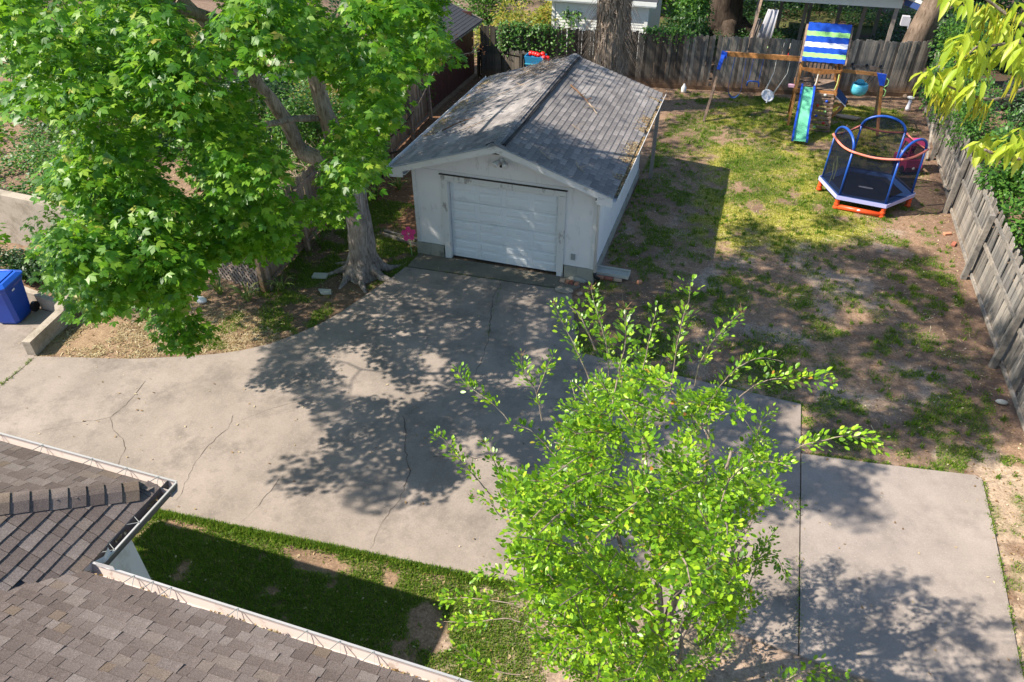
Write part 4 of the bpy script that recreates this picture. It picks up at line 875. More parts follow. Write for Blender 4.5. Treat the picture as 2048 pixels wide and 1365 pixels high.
# ------------------------------------------------------------------ play set
def V3(*a): return Vector(a)
ps = thing('playset', 'wooden play tower with striped canvas roof, green slide and swing beams by the back fence', 'playset', (9.4, 12.6, 0))
ce, cg = MATS['cedar'], MATS['cedar_grey']
TX0, TX1, TY0, TY1, DZ = 8.80, 10.06, 12.12, 13.3, 1.33
for x in (TX0, TX1):
    for y in (TY0, TY1): part('post', MB().bar((x, y, 0), (x, y, 2.32), .075, .075, (1, 0, 0)), ce, ps)
YR = 12.72; ZRG = 3.22
for x in (TX0 - .06, TX1 + .06):
    part('rafter', MB().bar((x, TY0 - .1, 2.2), (x, YR + .02, ZRG), .09, .04, (1, 0, 0)).bar((x, TY1 + .12, 2.2), (x, YR, ZRG), .09, .04, (1, 0, 0)), cg, ps)
# striped canvas: seven bands per slope, each its own strip of cloth
def lerp3(a, b, t): return Vector(a).lerp(Vector(b), t)
bands = [('canvas_blue', .2), ('canvas_green', .115), ('canvas_blue', .155), ('canvas_white', .125), ('canvas_blue', .155), ('canvas_green', .125), ('canvas_blue', .125)]
for side_ in (0, 1):
    top = ((TX0 - .04, YR, ZRG + .03), (TX1 + .04, YR, ZRG + .03)); bot = ((TX0 - .04, TY0 - .1, 2.2), (TX1 + .04, TY0 - .1, 2.2)) if side_ == 0 else ((TX0 - .04, TY1 + .12, 2.22), (TX1 + .04, TY1 + .12, 2.22))
    t0 = 0
    for bn, wd_ in bands:
        vs = []; fs = []; nseg = 16
        for r_ in range(4):
            t = t0 + wd_ * r_ / 3
            for k in range(nseg + 1):
                p = lerp3(lerp3(top[0], top[1], k / nseg), lerp3(bot[0], bot[1], k / nseg), t)
                sag = -.035 * math.sin(math.pi * t) + .008 * math.sin(k * 2.1 + t * 9) ; vs.append(p + Vector((0, -.02 if side_ == 0 else .02, sag + .05)))
        for r_ in range(3):
            for k in range(nseg): a = r_ * (nseg + 1) + k; fs.append((a, a + 1, a + nseg + 2, a + nseg + 1))
        part('canvas_stripe', MB().add(vs, fs), MATS[bn], ps, True); t0 += wd_
for k in range(8): part('deck_board', MB().box(((TX0 + TX1) / 2, TY0 + .07 + k * .151, DZ), (TX1 - TX0, .142, .03)), cg, ps)
part('beam', MB().box(((TX0 + TX1) / 2, TY0 - .05, DZ - .08), (TX1 - TX0 + .1, .035, .13)), ce, ps)
part('beam', MB().box((TX0 - .05, (TY0 + TY1) / 2, DZ - .08), (.035, TY1 - TY0, .13)).box((TX1 + .05, (TY0 + TY1) / 2, DZ - .08), (.035, TY1 - TY0, .13)), ce, ps)
# arched rail over the entry
vs = []
for k in range(13):
    x = TX0 + (TX1 - TX0) * k / 12; a = .035 * math.sin(math.pi * k / 12 * 2 - math.pi / 2) ; vs.append((x, 1.93 - .045 * math.cos((k / 6 - 1) * math.pi)))
prof = [(x, TY0 - .055, z - .045) for x, z in vs] + [(x, TY0 - .055, 2.02) for x, z in reversed(vs)]
part('rail', MB().prism3(prof, (0, .03, 0)), ce, ps)
part('rail', MB().bar((TX0, TY1 + .03, 1.95), (TX1, TY1 + .03, 1.95), .09, .03), ce, ps)
part('rail', MB().bar((TX0 - .03, TY0, 1.98), (TX0 - .03, TY1, 1.98), .08, .03), ce, ps); part('rail', MB().bar((TX1 + .03, TY0, 1.98), (TX1 + .03, TY1, 1.98), .08, .03), ce, ps)
for k in range(9):
    x = TX0 + .1 + k * (TX1 - TX0 - .2) / 8; part('baluster', MB().box((x, TY1 + .05, 1.66), (.085, .02, .6)), cg, ps)
for k in range(7):
    y = TY0 + .15 + k * (TY1 - TY0 - .3) / 6
    part('baluster', MB().box((TX0 - .05, y, 1.66), (.02, .085, .62)), cg, ps)
part('post', MB().bar((9.40, TY0 - .04, DZ - .1), (9.40, TY0 - .04, 1.95), .07, .035, (1, 0, 0)), ce, ps)
part('rope', MB().tube([(9.38, TY0 - .09, 1.85), (9.38, TY0 - .1, 1.6), (9.35, TY0 - .1, 1.4)], .02, 6), MATS['rope_white'], ps)
part('rope', MB().tube([(TX1 - .03, TY0 - .09, 1.9), (TX1 - .02, TY0 - .11, 1.6), (TX1 - .05, TY0 - .09, 1.4)], .018, 6), MATS['rope_yellow'], ps)
# slide
sl = [(12.06, 1.40), (11.9, 1.36), (11.6, 1.10), (11.3, .80), (11.0, .48), (10.8, .28), (10.62, .17), (10.42, .13)]
def strip(x0a, x1a, x0b, x1b, zo, prof, th): # helper along the slide
    vs = []; n_ = len(prof)
    for i, (y, z) in enumerate(prof):
        t = i / (n_ - 1); a = x0a + (x0b - x0a) * t; b = x1a + (x1b - x1a) * t
        vs += [(a, y, z + zo), (b, y, z + zo), (b, y, z + zo - th), (a, y, z + zo - th)]
    fs = [];
    for i in range(n_ - 1):
        for j in range(4): fs.append((i * 4 + j, i * 4 + (j + 1) % 4, i * 4 + 4 + (j + 1) % 4, i * 4 + 4 + j))
    fs += [(3, 2, 1, 0), tuple((n_ - 1) * 4 + j for j in range(4))]
    return MB().add(vs, fs)
slo = part('slide', strip(8.98, 9.32, 8.98, 9.38, 0, sl, .02), MATS['slide_green'], ps, False)
part('slide_rim', strip(8.93, 8.985, 8.925, 8.985, .09, sl, .13), MATS['bright_blue'], slo)
part('slide_rim', strip(9.32, 9.375, 9.38, 9.44, .09, sl, .13), MATS['bright_blue'], slo)
# rock wall leaning on the deck
ra, rb = V3(9.42, 12.06, 1.28), V3(9.50, 11.80, .0); rc, rd = V3(10.02, 12.06, 1.28), V3(10.16, 11.80, .0)
def wp(s, t, o=0): return ra.lerp(rc, s).lerp(rb.lerp(rd, s), t) + V3(0, -1, .15).normalized() * o
for k in range(9):
    t = .03 + k * .115; part('wall_plank', MB().bar(wp(0, t + .04), wp(1, t + .04), .098, .03, (0, .2, -1)), cg, ps)
for s in (.04, .96): part('wall_rail', MB().bar(wp(s, 0, -.03), wp(s, 1, -.03), .09, .035, (1, 0, 0)), cg, ps)
for s, t, mt in ((.55, .07, 'rope_white'), (.68, .22, 'bright_blue'), (.24, .34, 'hold_red'), (.66, .48, 'hold_green'), (.24, .60, 'bright_blue'), (.66, .76, 'hold_red'), (.24, .88, 'hold_green')):
    part('climbing_hold', MB().ball(wp(s, t, .03), .052, 6, 1.0, .7, .85), MATS[mt], ps, True)
# lower braces and the blue easel board on the right
part('brace', MB().bar((TX1 + .04, TY0 + .1, .75), (10.55, TY0 + .2, .95), .08, .035).bar((10.55, TY0 + .2, .95), (TX1 + .04, TY0 + .1, .35), .08, .035), ce, ps)
part('chalk_board', MB().prism3([(TX1 + .05, TY0 + .05, 1.45), (TX1 + .02, TY0 + .05, 1.18), (10.50, TY0 + .15, .82), (10.52, TY0 + .15, 1.05)], (0, .03, 0)), MATS['pad_blue'], ps)
part('board_edge', MB().bar((TX1 + .02, TY0 + .03, 1.17), (10.51, TY0 + .13, .81), .03, .03), MATS['canvas_white'], ps)
# swing beam and legs
part('swing_beam', MB().bar((6.22, 12.5, 2.13), (8.78, 12.5, 2.17), .15, .09, (0, 0, 1)), ce, ps)
part('bracket', MB().box((6.22, 12.5, 2.10), (.20, .20, .20)).bar((6.2, 12.42, 2.1), (6.12, 12.2, 1.66), .12, .10, (1, 0, 0)).bar((6.2, 12.58, 2.1), (6.14, 12.85, 1.7), .12, .10, (1, 0, 0)), MATS['bright_blue'], ps)
part('leg', MB().bar((5.93, 11.63, 0), (6.2, 12.42, 2.08), .085, .085, (1, 0, 0)), cg, ps)
part('leg', MB().bar((5.95, 13.45, 0), (6.2, 12.58, 2.08), .085, .085, (1, 0, 0)), cg, ps)
part('bracket', MB().box((8.74, 12.5, 2.17), (.06, .16, .2)), MATS['toy_blue'], ps)
part('swing_beam', MB().bar((10.08, 12.32, 1.96), (11.42, 12.32, 1.93), .11, .05, (0, 0, 1)), ce, ps)
part('swing_beam', MB().bar((10.08, 12.92, 1.98), (11.42, 12.92, 1.95), .11, .05, (0, 0, 1)), cg, ps)
for x in (10.45, 10.9, 11.33): part('crossbar', MB().tube([(x, 12.3, 1.99), (x, 12.94, 2.0)], .022, 8).ball((x, 12.9, 2.04), .05, 6), MATS['black_plastic'], ps, True)
part('bracket', MB().prism3([(11.18, 12.28, 2.0), (11.48, 12.28, 1.98), (11.50, 12.28, 1.62), (11.36, 12.28, 1.62)], (0, -.09, 0)), MATS['bright_blue'], ps)
part('leg', MB().bar((11.72, 11.98, 0), (11.42, 12.28, 1.7), .085, .085, (1, 0, 0)), ce, ps)
part('leg', MB().bar((11.72, 13.5, 0), (11.42, 12.9, 1.95), .085, .085, (1, 0, 0)), cg, ps)
for s in (0, 1): part('climbing_handle', MB().tube([(11.52, 12.22, 1.86 - .34 * s), (11.60, 12.2, 1.80 - .34 * s), (11.60, 12.2, 1.66 - .34 * s), (11.52, 12.2, 1.58 - .34 * s)], .018, 6), MATS['hold_green'], ps)
part('cup_holder', MB().box((8.62, 12.2, 1.35), (.2, .12, .09)), MATS['light_pink'], ps)
# hanging things
sw = thing('baby_swing', 'white moulded toddler swing hanging on pale ropes from the left beam', 'swing', (7.95, 12.4, .85))
cs_ = V3(7.93, 12.38, .88); n1 = V3(0, -.75, .5).normalized()
m = MB(); prof = [(.03, -.12), (.14, -.10), (.20, -.05), (.225, .0), (.225, .03), (.19, .035), (.16, -.01), (.10, -.05), (.02, -.06)]; m.lathe(cs_, prof, 18, n1, sx=.85, sy=1.05); part('seat', m, MATS['seat_grey'], sw, True)
part('crotch_post', MB().bar(cs_ + V3(0, -.04, .05), cs_ + V3(0, -.17, -.2), .05, .04), MATS['seat_grey'], sw)
for x0, xt in ((7.78, 7.98), (8.08, 8.42)):
    for dx, dy in ((-.03, -.1), (.04, .12)): part('rope', MB().tube([(x0 + dx, 12.38 + dy, .92), (xt, 12.5, 1.55 + .1), (xt, 12.5, 2.08)], .009, 5), MATS['rope_white'], sw)
sw = thing('belt_swing', 'dark belt swing hanging nearest the left end of the beam', 'swing', (6.75, 12.45, .6))
pts = [(6.55, 12.45, .98), (6.60, 12.43, .80), (6.72, 12.4, .70), (6.84, 12.4, .70), (6.96, 12.43, .80), (7.0, 12.45, .98)]
part('belt', MB().add([(x, y - .06, z) for x, y, z in pts] + [(x, y + .07, z + .01) for x, y, z in pts] + [(x, y - .06, z - .02) for x, y, z in pts] + [(x, y + .07, z - .01) for x, y, z in pts], [(i, i + 1, 7 + i, 6 + i) for i in range(5)] + [(12 + i, 18 + i, 19 + i, 13 + i) for i in range(5)] + [(i, 12 + i, 13 + i, i + 1) for i in range(5)]), MATS['pad_blue'], sw)
for x0, xt in ((6.55, 6.60), (7.0, 6.98)): part('chain', MB().tube([(x0, 12.45, .98), (xt, 12.5, 2.08)], .007, 5), MATS['toy_blue'], sw)
sw = thing('trapeze_bar', 'blue plastic trapeze handle hanging between the two swings', 'trapeze', (7.35, 12.45, 1.3))
part('handle', MB().tube([(7.16, 12.45, 1.12), (7.18, 12.45, 1.27), (7.24, 12.45, 1.30), (7.48, 12.45, 1.30), (7.55, 12.45, 1.27), (7.57, 12.45, 1.12)], .026, 8), MATS['toy_blue'], sw, True)
for x in (7.2, 7.53): part('rope', MB().tube([(x, 12.45, 1.28), (x + .03, 12.5, 2.08)], .010, 5), MATS['toy_blue'], sw)
sw = thing('bucket_swing', 'aqua blue toddler bucket swing hanging from the right beams', 'swing', (10.85, 12.5, 1.2))
cb = V3(10.80, 12.45, 1.17); prof = [(.05, 0), (.16, .01), (.245, .08), (.275, .2), (.265, .30), (.245, .40), (.225, .40), (.235, .30), (.225, .2), (.14, .16), (.02, .15)]
part('bucket', MB().lathe(cb, prof, 20, (0, -.12, 1)), MATS['aqua'], sw, True)
part('seat_back', MB().lathe(cb + V3(0, .12, .3), [(.12, 0), (.14, .1), (.10, .17), (.02, .19)], 12, (0, .1, 1), sx=1, sy=.3), MATS['aqua'], sw, True)
part('seat_pad', MB().lathe(cb + V3(0, -.02, .24), [(.22, 0), (.2, .03)], 16), MATS['pad_blue'], sw)
for a, b in (((-.2, -.08, .38), (-.28, .0, .76)), ((.2, -.1, .38), (.42, -.1, .76)), ((-.12, .18, .38), (-.28, .4, .78)), ((.15, .18, .38), (.42, .4, .78))): part('rope', MB().tube([cb + V3(*a), cb + V3(*b)], .008, 5), MATS['black_cable'], sw)

# ------------------------------------------------------------------ trampoline
tc_ = V3(10.97, 6.79, 0); angs = [math.radians(171 + 60 * k) for k in range(6)]
def hx(k, r, z): a = angs[k % 6]; return V3(tc_.x + r * math.cos(a), tc_.y + r * math.sin(a), z)
tp = thing('trampoline', 'small six-sided trampoline with dark net, blue arches and orange-red feet', 'trampoline', tc_)
def hexring(r0, r1, z0, z1):
    m_ = MB(); vs = []
    for k in range(6): vs += [hx(k, r0, z0), hx(k, r1, z1)]
    return m_.add(vs, [(2 * k, 2 * k + 1, (2 * k + 3) % 12, (2 * k + 2) % 12) for k in range(6)])
part('jumping_mat', MB().add([hx(k, 1.03, .36) for k in range(6)], [tuple(range(6))]), MATS['jump_mat'], tp)
lg = part('logo_patch', MB().prism3([V3(10.97 + .20 * math.cos(t) * (1 if abs(math.cos(t)) > .2 else 1), 6.72 + .045 * math.sin(t) - .03 * math.cos(t), .366) for t in [2 * math.pi * i / 20 for i in range(20)]], (0, 0, .003)), MATS['canvas_white'], tp)
part('patch_lettering', MB().box((10.97, 6.72, .3715), (.26, .018, .002), -.15), MATS['dark_cloth'], lg)
# padding: twelve panels of blue vinyl
for k in range(6):
    a, b = hx(k, .99, .375), hx(k + 1, .99, .375); c, d = hx(k + 1, 1.27, .40), hx(k, 1.27, .40)
    part('edge_pad', MB().prism3([a, b, c, d], (0, 0, .025)), MATS['pad_blue'], tp)
for k in (5, 0, 1, 2, 3, 4):
    a, b = hx(k, 1.285, .43), hx(k + 1, 1.285, .43); o = ((a + b) / 2 - V3(tc_.x, tc_.y, .43)).normalized() * .012
    part('rim_band', MB().prism3([a, b, b - V3(0, 0, .11), a - V3(0, 0, .11)], o), MATS['lavender'], tp)
    part('frame_tube', MB().tube([hx(k, 1.24, .34), hx(k + 1, 1.24, .34)], .025, 8), MATS['toy_blue'], tp)
for k in range(6):
    f0 = hx(k, 1.2, 0); part('foot', MB().lathe(f0, [(.05, 0), (.085, .03), (.085, .07), (.055, .10), (.075, .14), (.075, .17), (.05, .20), (.07, .235), (.06, .30), (.05, .34)], 14), MATS['orange_red'], tp, True)
for a, b in ((1, 2), (4, 5)):
    fb_ = part('foot_bar', MB().tube([hx(a, 1.2, .075), hx(b, 1.2, .075)], .07, 12), MATS['orange_red'], tp, True)
    mid = (hx(a, 1.2, .075) + hx(b, 1.2, .075)) / 2
    if a == 1: part('badge', MB().ball(mid + V3(-.01, -.055, .03), .035, 8, 1.5, .5, .7), MATS['canvas_white'], fb_, True)
for a, b in ((0, 1), (2, 3), (4, 5)):
    A0, A1 = hx(a, 1.2, .40), hx(a, 1.16, 1.72); B0_, B1_ = hx(b, 1.2, .40), hx(b, 1.16, 1.72); mid = (A1 + B1_) / 2
    part('pole', MB().tube([A0, A1], .03, 10), MATS['toy_blue'], tp, True); part('pole', MB().tube([B0_, B1_], .03, 10), MATS['toy_blue'], tp, True)
    arc = [];
    for i in range(15):
        t = math.pi * i / 14; p = mid + (A1 - mid) * math.cos(t); arc.append(p + V3(0, 0, .36 * math.sin(t)))
    part('arch', MB().tube(arc, .035, 10), MATS['toy_blue'], tp, True)
    part('net', MB().add([A0, B0_, B1_] + arc[::-1][1:-1] + [A1], [tuple(range(len(arc) + 2))]), MATS['net'], tp)
for a in (1, 3, 5):
    part('net', MB().add([hx(a, 1.2, .40), hx(a + 1, 1.2, .40), hx(a + 1, 1.18, 1.68), hx(a, 1.18, 1.68)], [(0, 1, 2, 3)]), MATS['net'], tp)
for k in range(6):
    sag = .07; p, q_ = hx(k, 1.22, 1.70), hx(k + 1, 1.22, 1.70); pts = [p.lerp(q_, i / 8) - V3(0, 0, sag * math.sin(math.pi * i / 8)) for i in range(9)]
    part('ring_tube', MB().tube(pts, .030, 8), MATS['coral'], tp, True)
part('lace', MB().tube([hx(0, 1.2, .42) + V3(.18, -.35, 0), hx(0, 1.2, .7) + V3(.2, -.4, 0), hx(0, 1.2, 1.0) + V3(.16, -.33, 0), hx(0, 1.2, 1.25) + V3(.2, -.42, 0), hx(0, 1.2, .9) + V3(.26, -.5, 0), hx(0, 1.2, .6) + V3(.24, -.5, 0)], .012, 5), MATS['rope_yellow'], tp)
# ------------------------------------------------------------------ toy car
tcv = thing('toy_car', 'pink ride-on toy car with a roof parked behind the trampoline', 'toy car', (12.35, 9.35, 0), .3)
def car(px, py, pz): c_, s_ = math.cos(.3), math.sin(.3); return V3(12.35 + px * c_ - py * s_, 9.35 + px * s_ + py * c_, pz)
R3 = Matrix.Rotation(.3, 3, 'Z')
bodyprof = [(-.42, .10), (.40, .10), (.46, .22), (.44, .38), (.30, .44), (.05, .42), (-.05, .30), (-.2, .30), (-.28, .46), (-.42, .46), (-.47, .25)]
part('body', MB().prism3([car(-.24, x, z) for x, z in bodyprof], R3 @ V3(.48, 0, 0)), MATS['pink_toy'], tcv)
part('roof', MB().prism3([car(-.22, -.42, .92), car(-.22, -.3, .97), car(-.22, .1, .97), car(-.22, .22, .92), car(-.22, .1, .90), car(-.22, -.3, .90)], R3 @ V3(.44, 0, 0)), MATS['pink_toy'], tcv)
for sx in (-.2, .2):
    part('pillar', MB().bar(car(sx, -.36, .44), car(sx, -.34, .92), .05, .05).bar(car(sx, .26, .42), car(sx, .12, .92), .05, .05), MATS['pink_toy'], tcv)
    for sy in (-.3, .3): part('wheel', MB().lathe(car(sx * 1.15, sy, .12), [(.05, -.05), (.12, -.04), (.12, .04), (.05, .05)], 16, R3 @ V3(1, 0, 0)), MATS['black_plastic'], tcv)
part('seat', MB().box(car(0, -.18, .36), (.36, .3, .06), .3), MATS['black_plastic'], tcv)
part('steering_wheel', MB().tube([car(.1 * math.cos(t), .06 + .02 * math.sin(t), .55 + .09 * math.sin(t)) for t in [2 * math.pi * i / 14 for i in range(14)]], .016, 6, closed=True), MATS['black_plastic'], tcv, True)
part('door_trim', MB().tube([car(-.26, .12, .34), car(-.27, -.0, .5), car(-.27, .02, .62)], .022, 6), MATS['seat_grey'], tcv, True)
for sx in (-.15, .15): part('headlight', MB().ball(car(sx, .45, .33), .05, 8), MATS['seat_grey'], tcv, True)
part('steering_column', MB().ball(car(.0, -.47, .22), .05, 8), MATS['seat_grey'], tcv, True)
# small things by the back fence
jg = MB().lathe((4.84, 14.55, 0), [(.09, 0), (.10, .05), (.10, .20), (.06, .26), (.035, .30), (.035, .33)], 14)
solo('plastic_jug', jg, MATS['white_plastic'], 'white plastic jug standing by the foot of the back fence', 'jug', smooth=True)
ft = thing('garden_ornament', 'small white toy trophy-shaped ornament in the back right corner of the yard', 'ornament', (12.95, 15.0, 0))
part('cap', MB().lathe((12.95, 15.0, .42), [(.05, 0), (.13, .03), (.13, .07), (.05, .10)], 12), MATS['white_plastic'], ft, True); part('stem', MB().lathe((12.95, 14.97, 0), [(.07, 0), (.09, .1), (.06, .25), (.06, .42)], 12), MATS['canvas_white'], ft, True)
solo('bark_slab', MB().prism3([(10.35, 13.6, .03), (10.6, 13.35, .03), (11.1, 13.3, .03), (11.25, 13.5, .03), (10.8, 13.65, .03)], (0, 0, .05)), MATS['brick_tan'], 'tan slab of wood on the dirt under the aqua swing', 'slab')
solo('plank_board', MB().bar((10.5, 13.9, .02), (10.72, 14.15, .42), .26, .03), MATS['rail_grey'], 'grey board leaning behind the aqua swing', 'board')
solo('plank_board', MB().bar((10.55, 11.1, .15), (10.62, 11.3, .5), .2, .03), MATS['cedar_grey'], 'short brown board standing in the dirt right of the climbing wall', 'board')
solo('stake', MB().bar((13.05, 10.2, .05), (13.2, 12.2, 1.25), .09, .05), MATS['rail_grey'], 'long grey board leaning against the right fence behind the trampoline', 'board')
solo('white_rag', MB().ball((13.02, -1.9, .06), .09, 6, 1.3, .7, .5), MATS['pale_stone'], 'crumpled whitish rag at the foot of the right fence', 'rag', smooth=True)
# ------------------------------------------------------------------ blue garden cart behind the garage
ct = thing('garden_cart', 'blue plastic cart full of red toys behind the garage', 'cart', (-.9, 13.2, 0))
cx_, cy_ = -.82, 13.25
m = MB(); b0, b1 = .78, 1.28
def rect(x0, x1, y0, y1, z): return [(x0, y0, z), (x1, y0, z), (x1, y1, z), (x0, y1, z)]
o0, o1, i0_, i1_ = rect(cx_ - .30, cx_ + .30, cy_ - .2, cy_ + .2, b0), rect(cx_ - .38, cx_ + .38, cy_ - .28, cy_ + .28, b1), rect(cx_ - .27, cx_ + .27, cy_ - .17, cy_ + .17, b0 + .05), rect(cx_ - .35, cx_ + .35, cy_ - .25, cy_ + .25, b1)
m.add(o0 + o1 + i0_ + i1_, [(3, 2, 1, 0), (0, 1, 5, 4), (1, 2, 6, 5), (2, 3, 7, 6), (3, 0, 4, 7), (4, 5, 13, 12), (5, 6, 14, 13), (6, 7, 15, 14), (7, 4, 12, 15), (12, 13, 9, 8), (13, 14, 10, 9), (14, 15, 11, 10), (15, 12, 8, 11), (8, 9, 10, 11)]); part('tub', m, MATS['cart_blue'], ct)
part('tub_band', MB().box((cx_, cy_ - .255, 1.0), (.72, .02, .03)), MATS['aqua'], ct)
part('leg', MB().bar((cx_ - .25, cy_, .8), (cx_ - .35, cy_ - .1, 0), .05, .05), MATS['black_plastic'], ct); part('leg', MB().bar((cx_ + .25, cy_, .8), (cx_ + .35, cy_ - .1, 0), .05, .05), MATS['black_plastic'], ct)
part('shelf', MB().box((cx_, cy_ - .02, .45), (.7, .45, .5)), MATS['dark_cloth'], ct)
part('handle', MB().tube([(cx_ + .3, cy_ - .3, .6), (cx_ + .42, cy_ - .35, .8), (cx_ + .44, cy_ - .35, 1.1), (cx_ + .36, cy_ - .3, 1.27)], .015, 6), MATS['metal_strap'], ct)
RED = ['red ball farthest left in the blue cart', 'second red ball from the left in the blue cart', 'third red ball from the left in the blue cart', 'middle red ball heaped in the blue cart', 'red ball third from the right end of the cart heap', 'red toy hanging over the right rim of the blue cart', 'lowest red toy at the far right of the blue cart']
for k in range(7):
    x = cx_ - .2 + k * .115; r_ = .105 - .01 * (k % 2)
    solo('red_ball', MB().ball((x, cy_ + random.uniform(-.1, .12) - (.1 if k > 4 else 0), b1 + .03 - (.05 * max(0, k - 4))), r_, 8, 1, 1, .9), MATS['red_plastic'], RED[k], 'toy', 'red toys in the blue cart', True)
# ------------------------------------------------------------------ recycling bin
bn = thing('recycling_bin', 'dark blue wheeled recycling bin with a hinged lid at the left edge', 'bin', (-7.55, -5.3, 0))
def ring8(cx, cy, hx_, hy, z, rz=.28):
    r_ = .07; pts = [(-hx_ + r_, -hy), (hx_ - r_, -hy), (hx_, -hy + r_), (hx_, hy - r_), (hx_ - r_, hy), (-hx_ + r_, hy), (-hx_, hy - r_), (-hx_, -hy + r_)]
    c_, s_ = math.cos(rz), math.sin(rz); return [(cx + x * c_ - y * s_, cy + x * s_ + y * c_, z) for x, y in pts]
bx, by = -7.52, -5.42
secs = [ring8(bx, by, .24, .27, .04), ring8(bx, by, .26, .30, .10), ring8(bx, by, .31, .36, .86), ring8(bx, by, .335, .385, .92), ring8(bx, by, .335, .385, .98)]
vs = sum(secs, []); fs = [(i * 8 + j, i * 8 + (j + 1) % 8, (i + 1) * 8 + (j + 1) % 8, (i + 1) * 8 + j) for i in range(4) for j in range(8)] + [tuple(range(8))[::-1], tuple(32 + j for j in range(8))]
part('body', MB().add(vs, fs), MATS['bin_blue'], bn)
l1, l2, l3 = ring8(bx, by, .35, .40, .985), ring8(bx, by, .36, .41, 1.02), ring8(bx, by, .28, .32, 1.075)
lid = part('lid', MB().add(l1 + l2 + l3, [(i * 8 + j, i * 8 + (j + 1) % 8, (i + 1) * 8 + (j + 1) % 8, (i + 1) * 8 + j) for i in range(2) for j in range(8)] + [tuple(range(8))[::-1], tuple(16 + j for j in range(8))]), MATS['bin_lid_blue'], bn)
def bp(x, y, z): c_, s_ = math.cos(.28), math.sin(.28); return (bx + x * c_ - y * s_, by + x * s_ + y * c_, z)
part('lid_rib', MB().tube([bp(-.2, -.28, 1.085), bp(-.2, .28, 1.085), bp(.2, .28, 1.085), bp(.2, -.28, 1.085)], .012, 5, closed=True), MATS['bin_lid_blue'], lid)
part('handle', MB().tube([bp(-.25, .44, .99), bp(.25, .44, .99)], .02, 8), MATS['bin_blue'], bn, True)
for s in (-.31, .31): part('wheel', MB().lathe(bp(s, .30, .13), [(.03, -.04), (.12, -.035), (.12, .035), (.03, .04)], 16, (math.cos(.28), math.sin(.28), 0)), MATS['black_plastic'], bn)
part('sticker', MB().box(bp(.338, -.1, .84), (.004, .09, .035), .28), MATS['canvas_white'], bn)
# ------------------------------------------------------------------ low walls on the left
m = MB(); wl = [(-6.30, -6.36), (-6.08, -6.44), (-5.96, -6.28), (-6.18, -5.26), (-6.42, -5.02), (-6.58, -4.52), (-6.76, -4.56), (-6.64, -5.08), (-6.36, -5.22)]
m.prism([(-6.16, -6.42), (-5.98, -6.38), (-6.20, -5.24), (-6.44, -4.98), (-6.62, -4.3), (-6.80, -4.34), (-6.64, -5.06), (-6.38, -5.30)], -.1, .36)
solo('retaining_wall', m, MATS['wall_concrete'], 'low stained concrete wall with a jog beside the straw-covered bed', 'wall')
solo('niche_wall', MB().prism([(-6.68, -5.02), (-6.66, -4.90), (-9.4, -4.42), (-9.5, -4.58)], -.1, .34), MATS['wall_concrete'], 'low concrete kerb wall behind the blue recycling bin', 'wall')
solo('concrete_wall', MB().prism3([(-16, -2.6, -.1), (-7.6, -2.8, -.1), (-7.4, -2.8, 1.0), (-9.0, -2.8, 1.42), (-16, -2.6, 1.5)], (0, .25, 0)), MATS['wall_concrete'], 'tall pinkish-grey concrete wall at the left edge above the ground cover', 'wall')
# ------------------------------------------------------------------ buildings beyond the fences
rs = thing('red_shed', 'dark red shed with a grey shingled lean roof beyond the left fence', 'shed', (-4.9, 11.7, 0))
for k in range(16): part('siding_board', MB().box((-3.83, 9.1 + .335 * k + .16, 1.0), (.03, .325, 2.0)), MATS['red_board'], rs)
part('wall', MB().box((-5.2, 14.4, 1.2), (2.7, .06, 2.4)).box((-5.2, 9.1, 1.2), (2.7, .06, 2.4)).box((-3.87, 11.75, 1.0), (.04, 5.3, 2.0)), MATS['red_board'], rs)
part('fascia_board', MB().box((-3.5, 11.75, 2.02), (.03, 5.7, .13)).bar((-3.5, 14.6, 2.05), (-6.4, 14.6, 3.2), .13, .03), MATS['rail_grey'], rs)
part('roof_deck', MB().prism3([(-3.48, 8.9, 2.06), (-6.4, 8.9, 3.24), (-6.4, 8.9, 3.2), (-3.48, 8.9, 2.02)], (0, 5.7, 0)), MATS['dark_roof'], rs)
cs2 = math.hypot(2.92, 1.18); rest = shingle_plane(rs, (-3.46, 8.88, 2.07), (0, 1, 0), (-2.92 / cs2, 0, 1.18 / cs2), 5.74, cs2, lambda u, v: True, .15, [.305], .008, MATS['garage_shingle'], .15, 0, .002)
part('shingles', rest, MATS['dark_roof'], rs, kind='stuff')
whs = thing('white_shed', 'white clapboard shed beyond the back fence behind the vine-covered trunk', 'shed', (.6, 19.5, 0))
sw_ = MATS['shed_white']
for k in range(19):
    z = .12 + k * .115; part('clapboard', MB().prism3([(-1.35, 17.985, z), (2.55, 17.985, z), (2.55, 18.0, z + .118), (-1.35, 18.0, z + .118)], (0, .02, 0)), sw_, whs)
part('corner_board', MB().box((-1.42, 17.99, 1.15), (.13, .06, 2.3)), sw_, whs); part('corner_board', MB().box((2.62, 17.98, 1.15), (.14, .06, 2.3)).box((2.70, 18.05, 1.15), (.03, .16, 2.3)), sw_, whs)
part('wall', MB().box((.63, 20.0, 1.12), (4.1, 3.95, 2.2)), sw_, whs)
part('eave', MB().box((.65, 17.86, 2.33), (4.7, .34, .11)), sw_, whs); part('fascia', MB().box((.65, 17.69, 2.40), (4.75, .03, .16)), sw_, whs)
part('roof', MB().prism3([(-1.75, 17.72, 2.47), (-1.75, 20, 3.2), (-1.75, 22.3, 2.45), (-1.75, 22.3, 2.38), (-1.75, 20, 3.12), (-1.75, 17.72, 2.40)], (4.8, 0, 0)), MATS['dark_roof'], whs)
cp = thing('carport', 'open carport with a white beam and grey posts beyond the back fence', 'carport', (9.8, 22, 0))
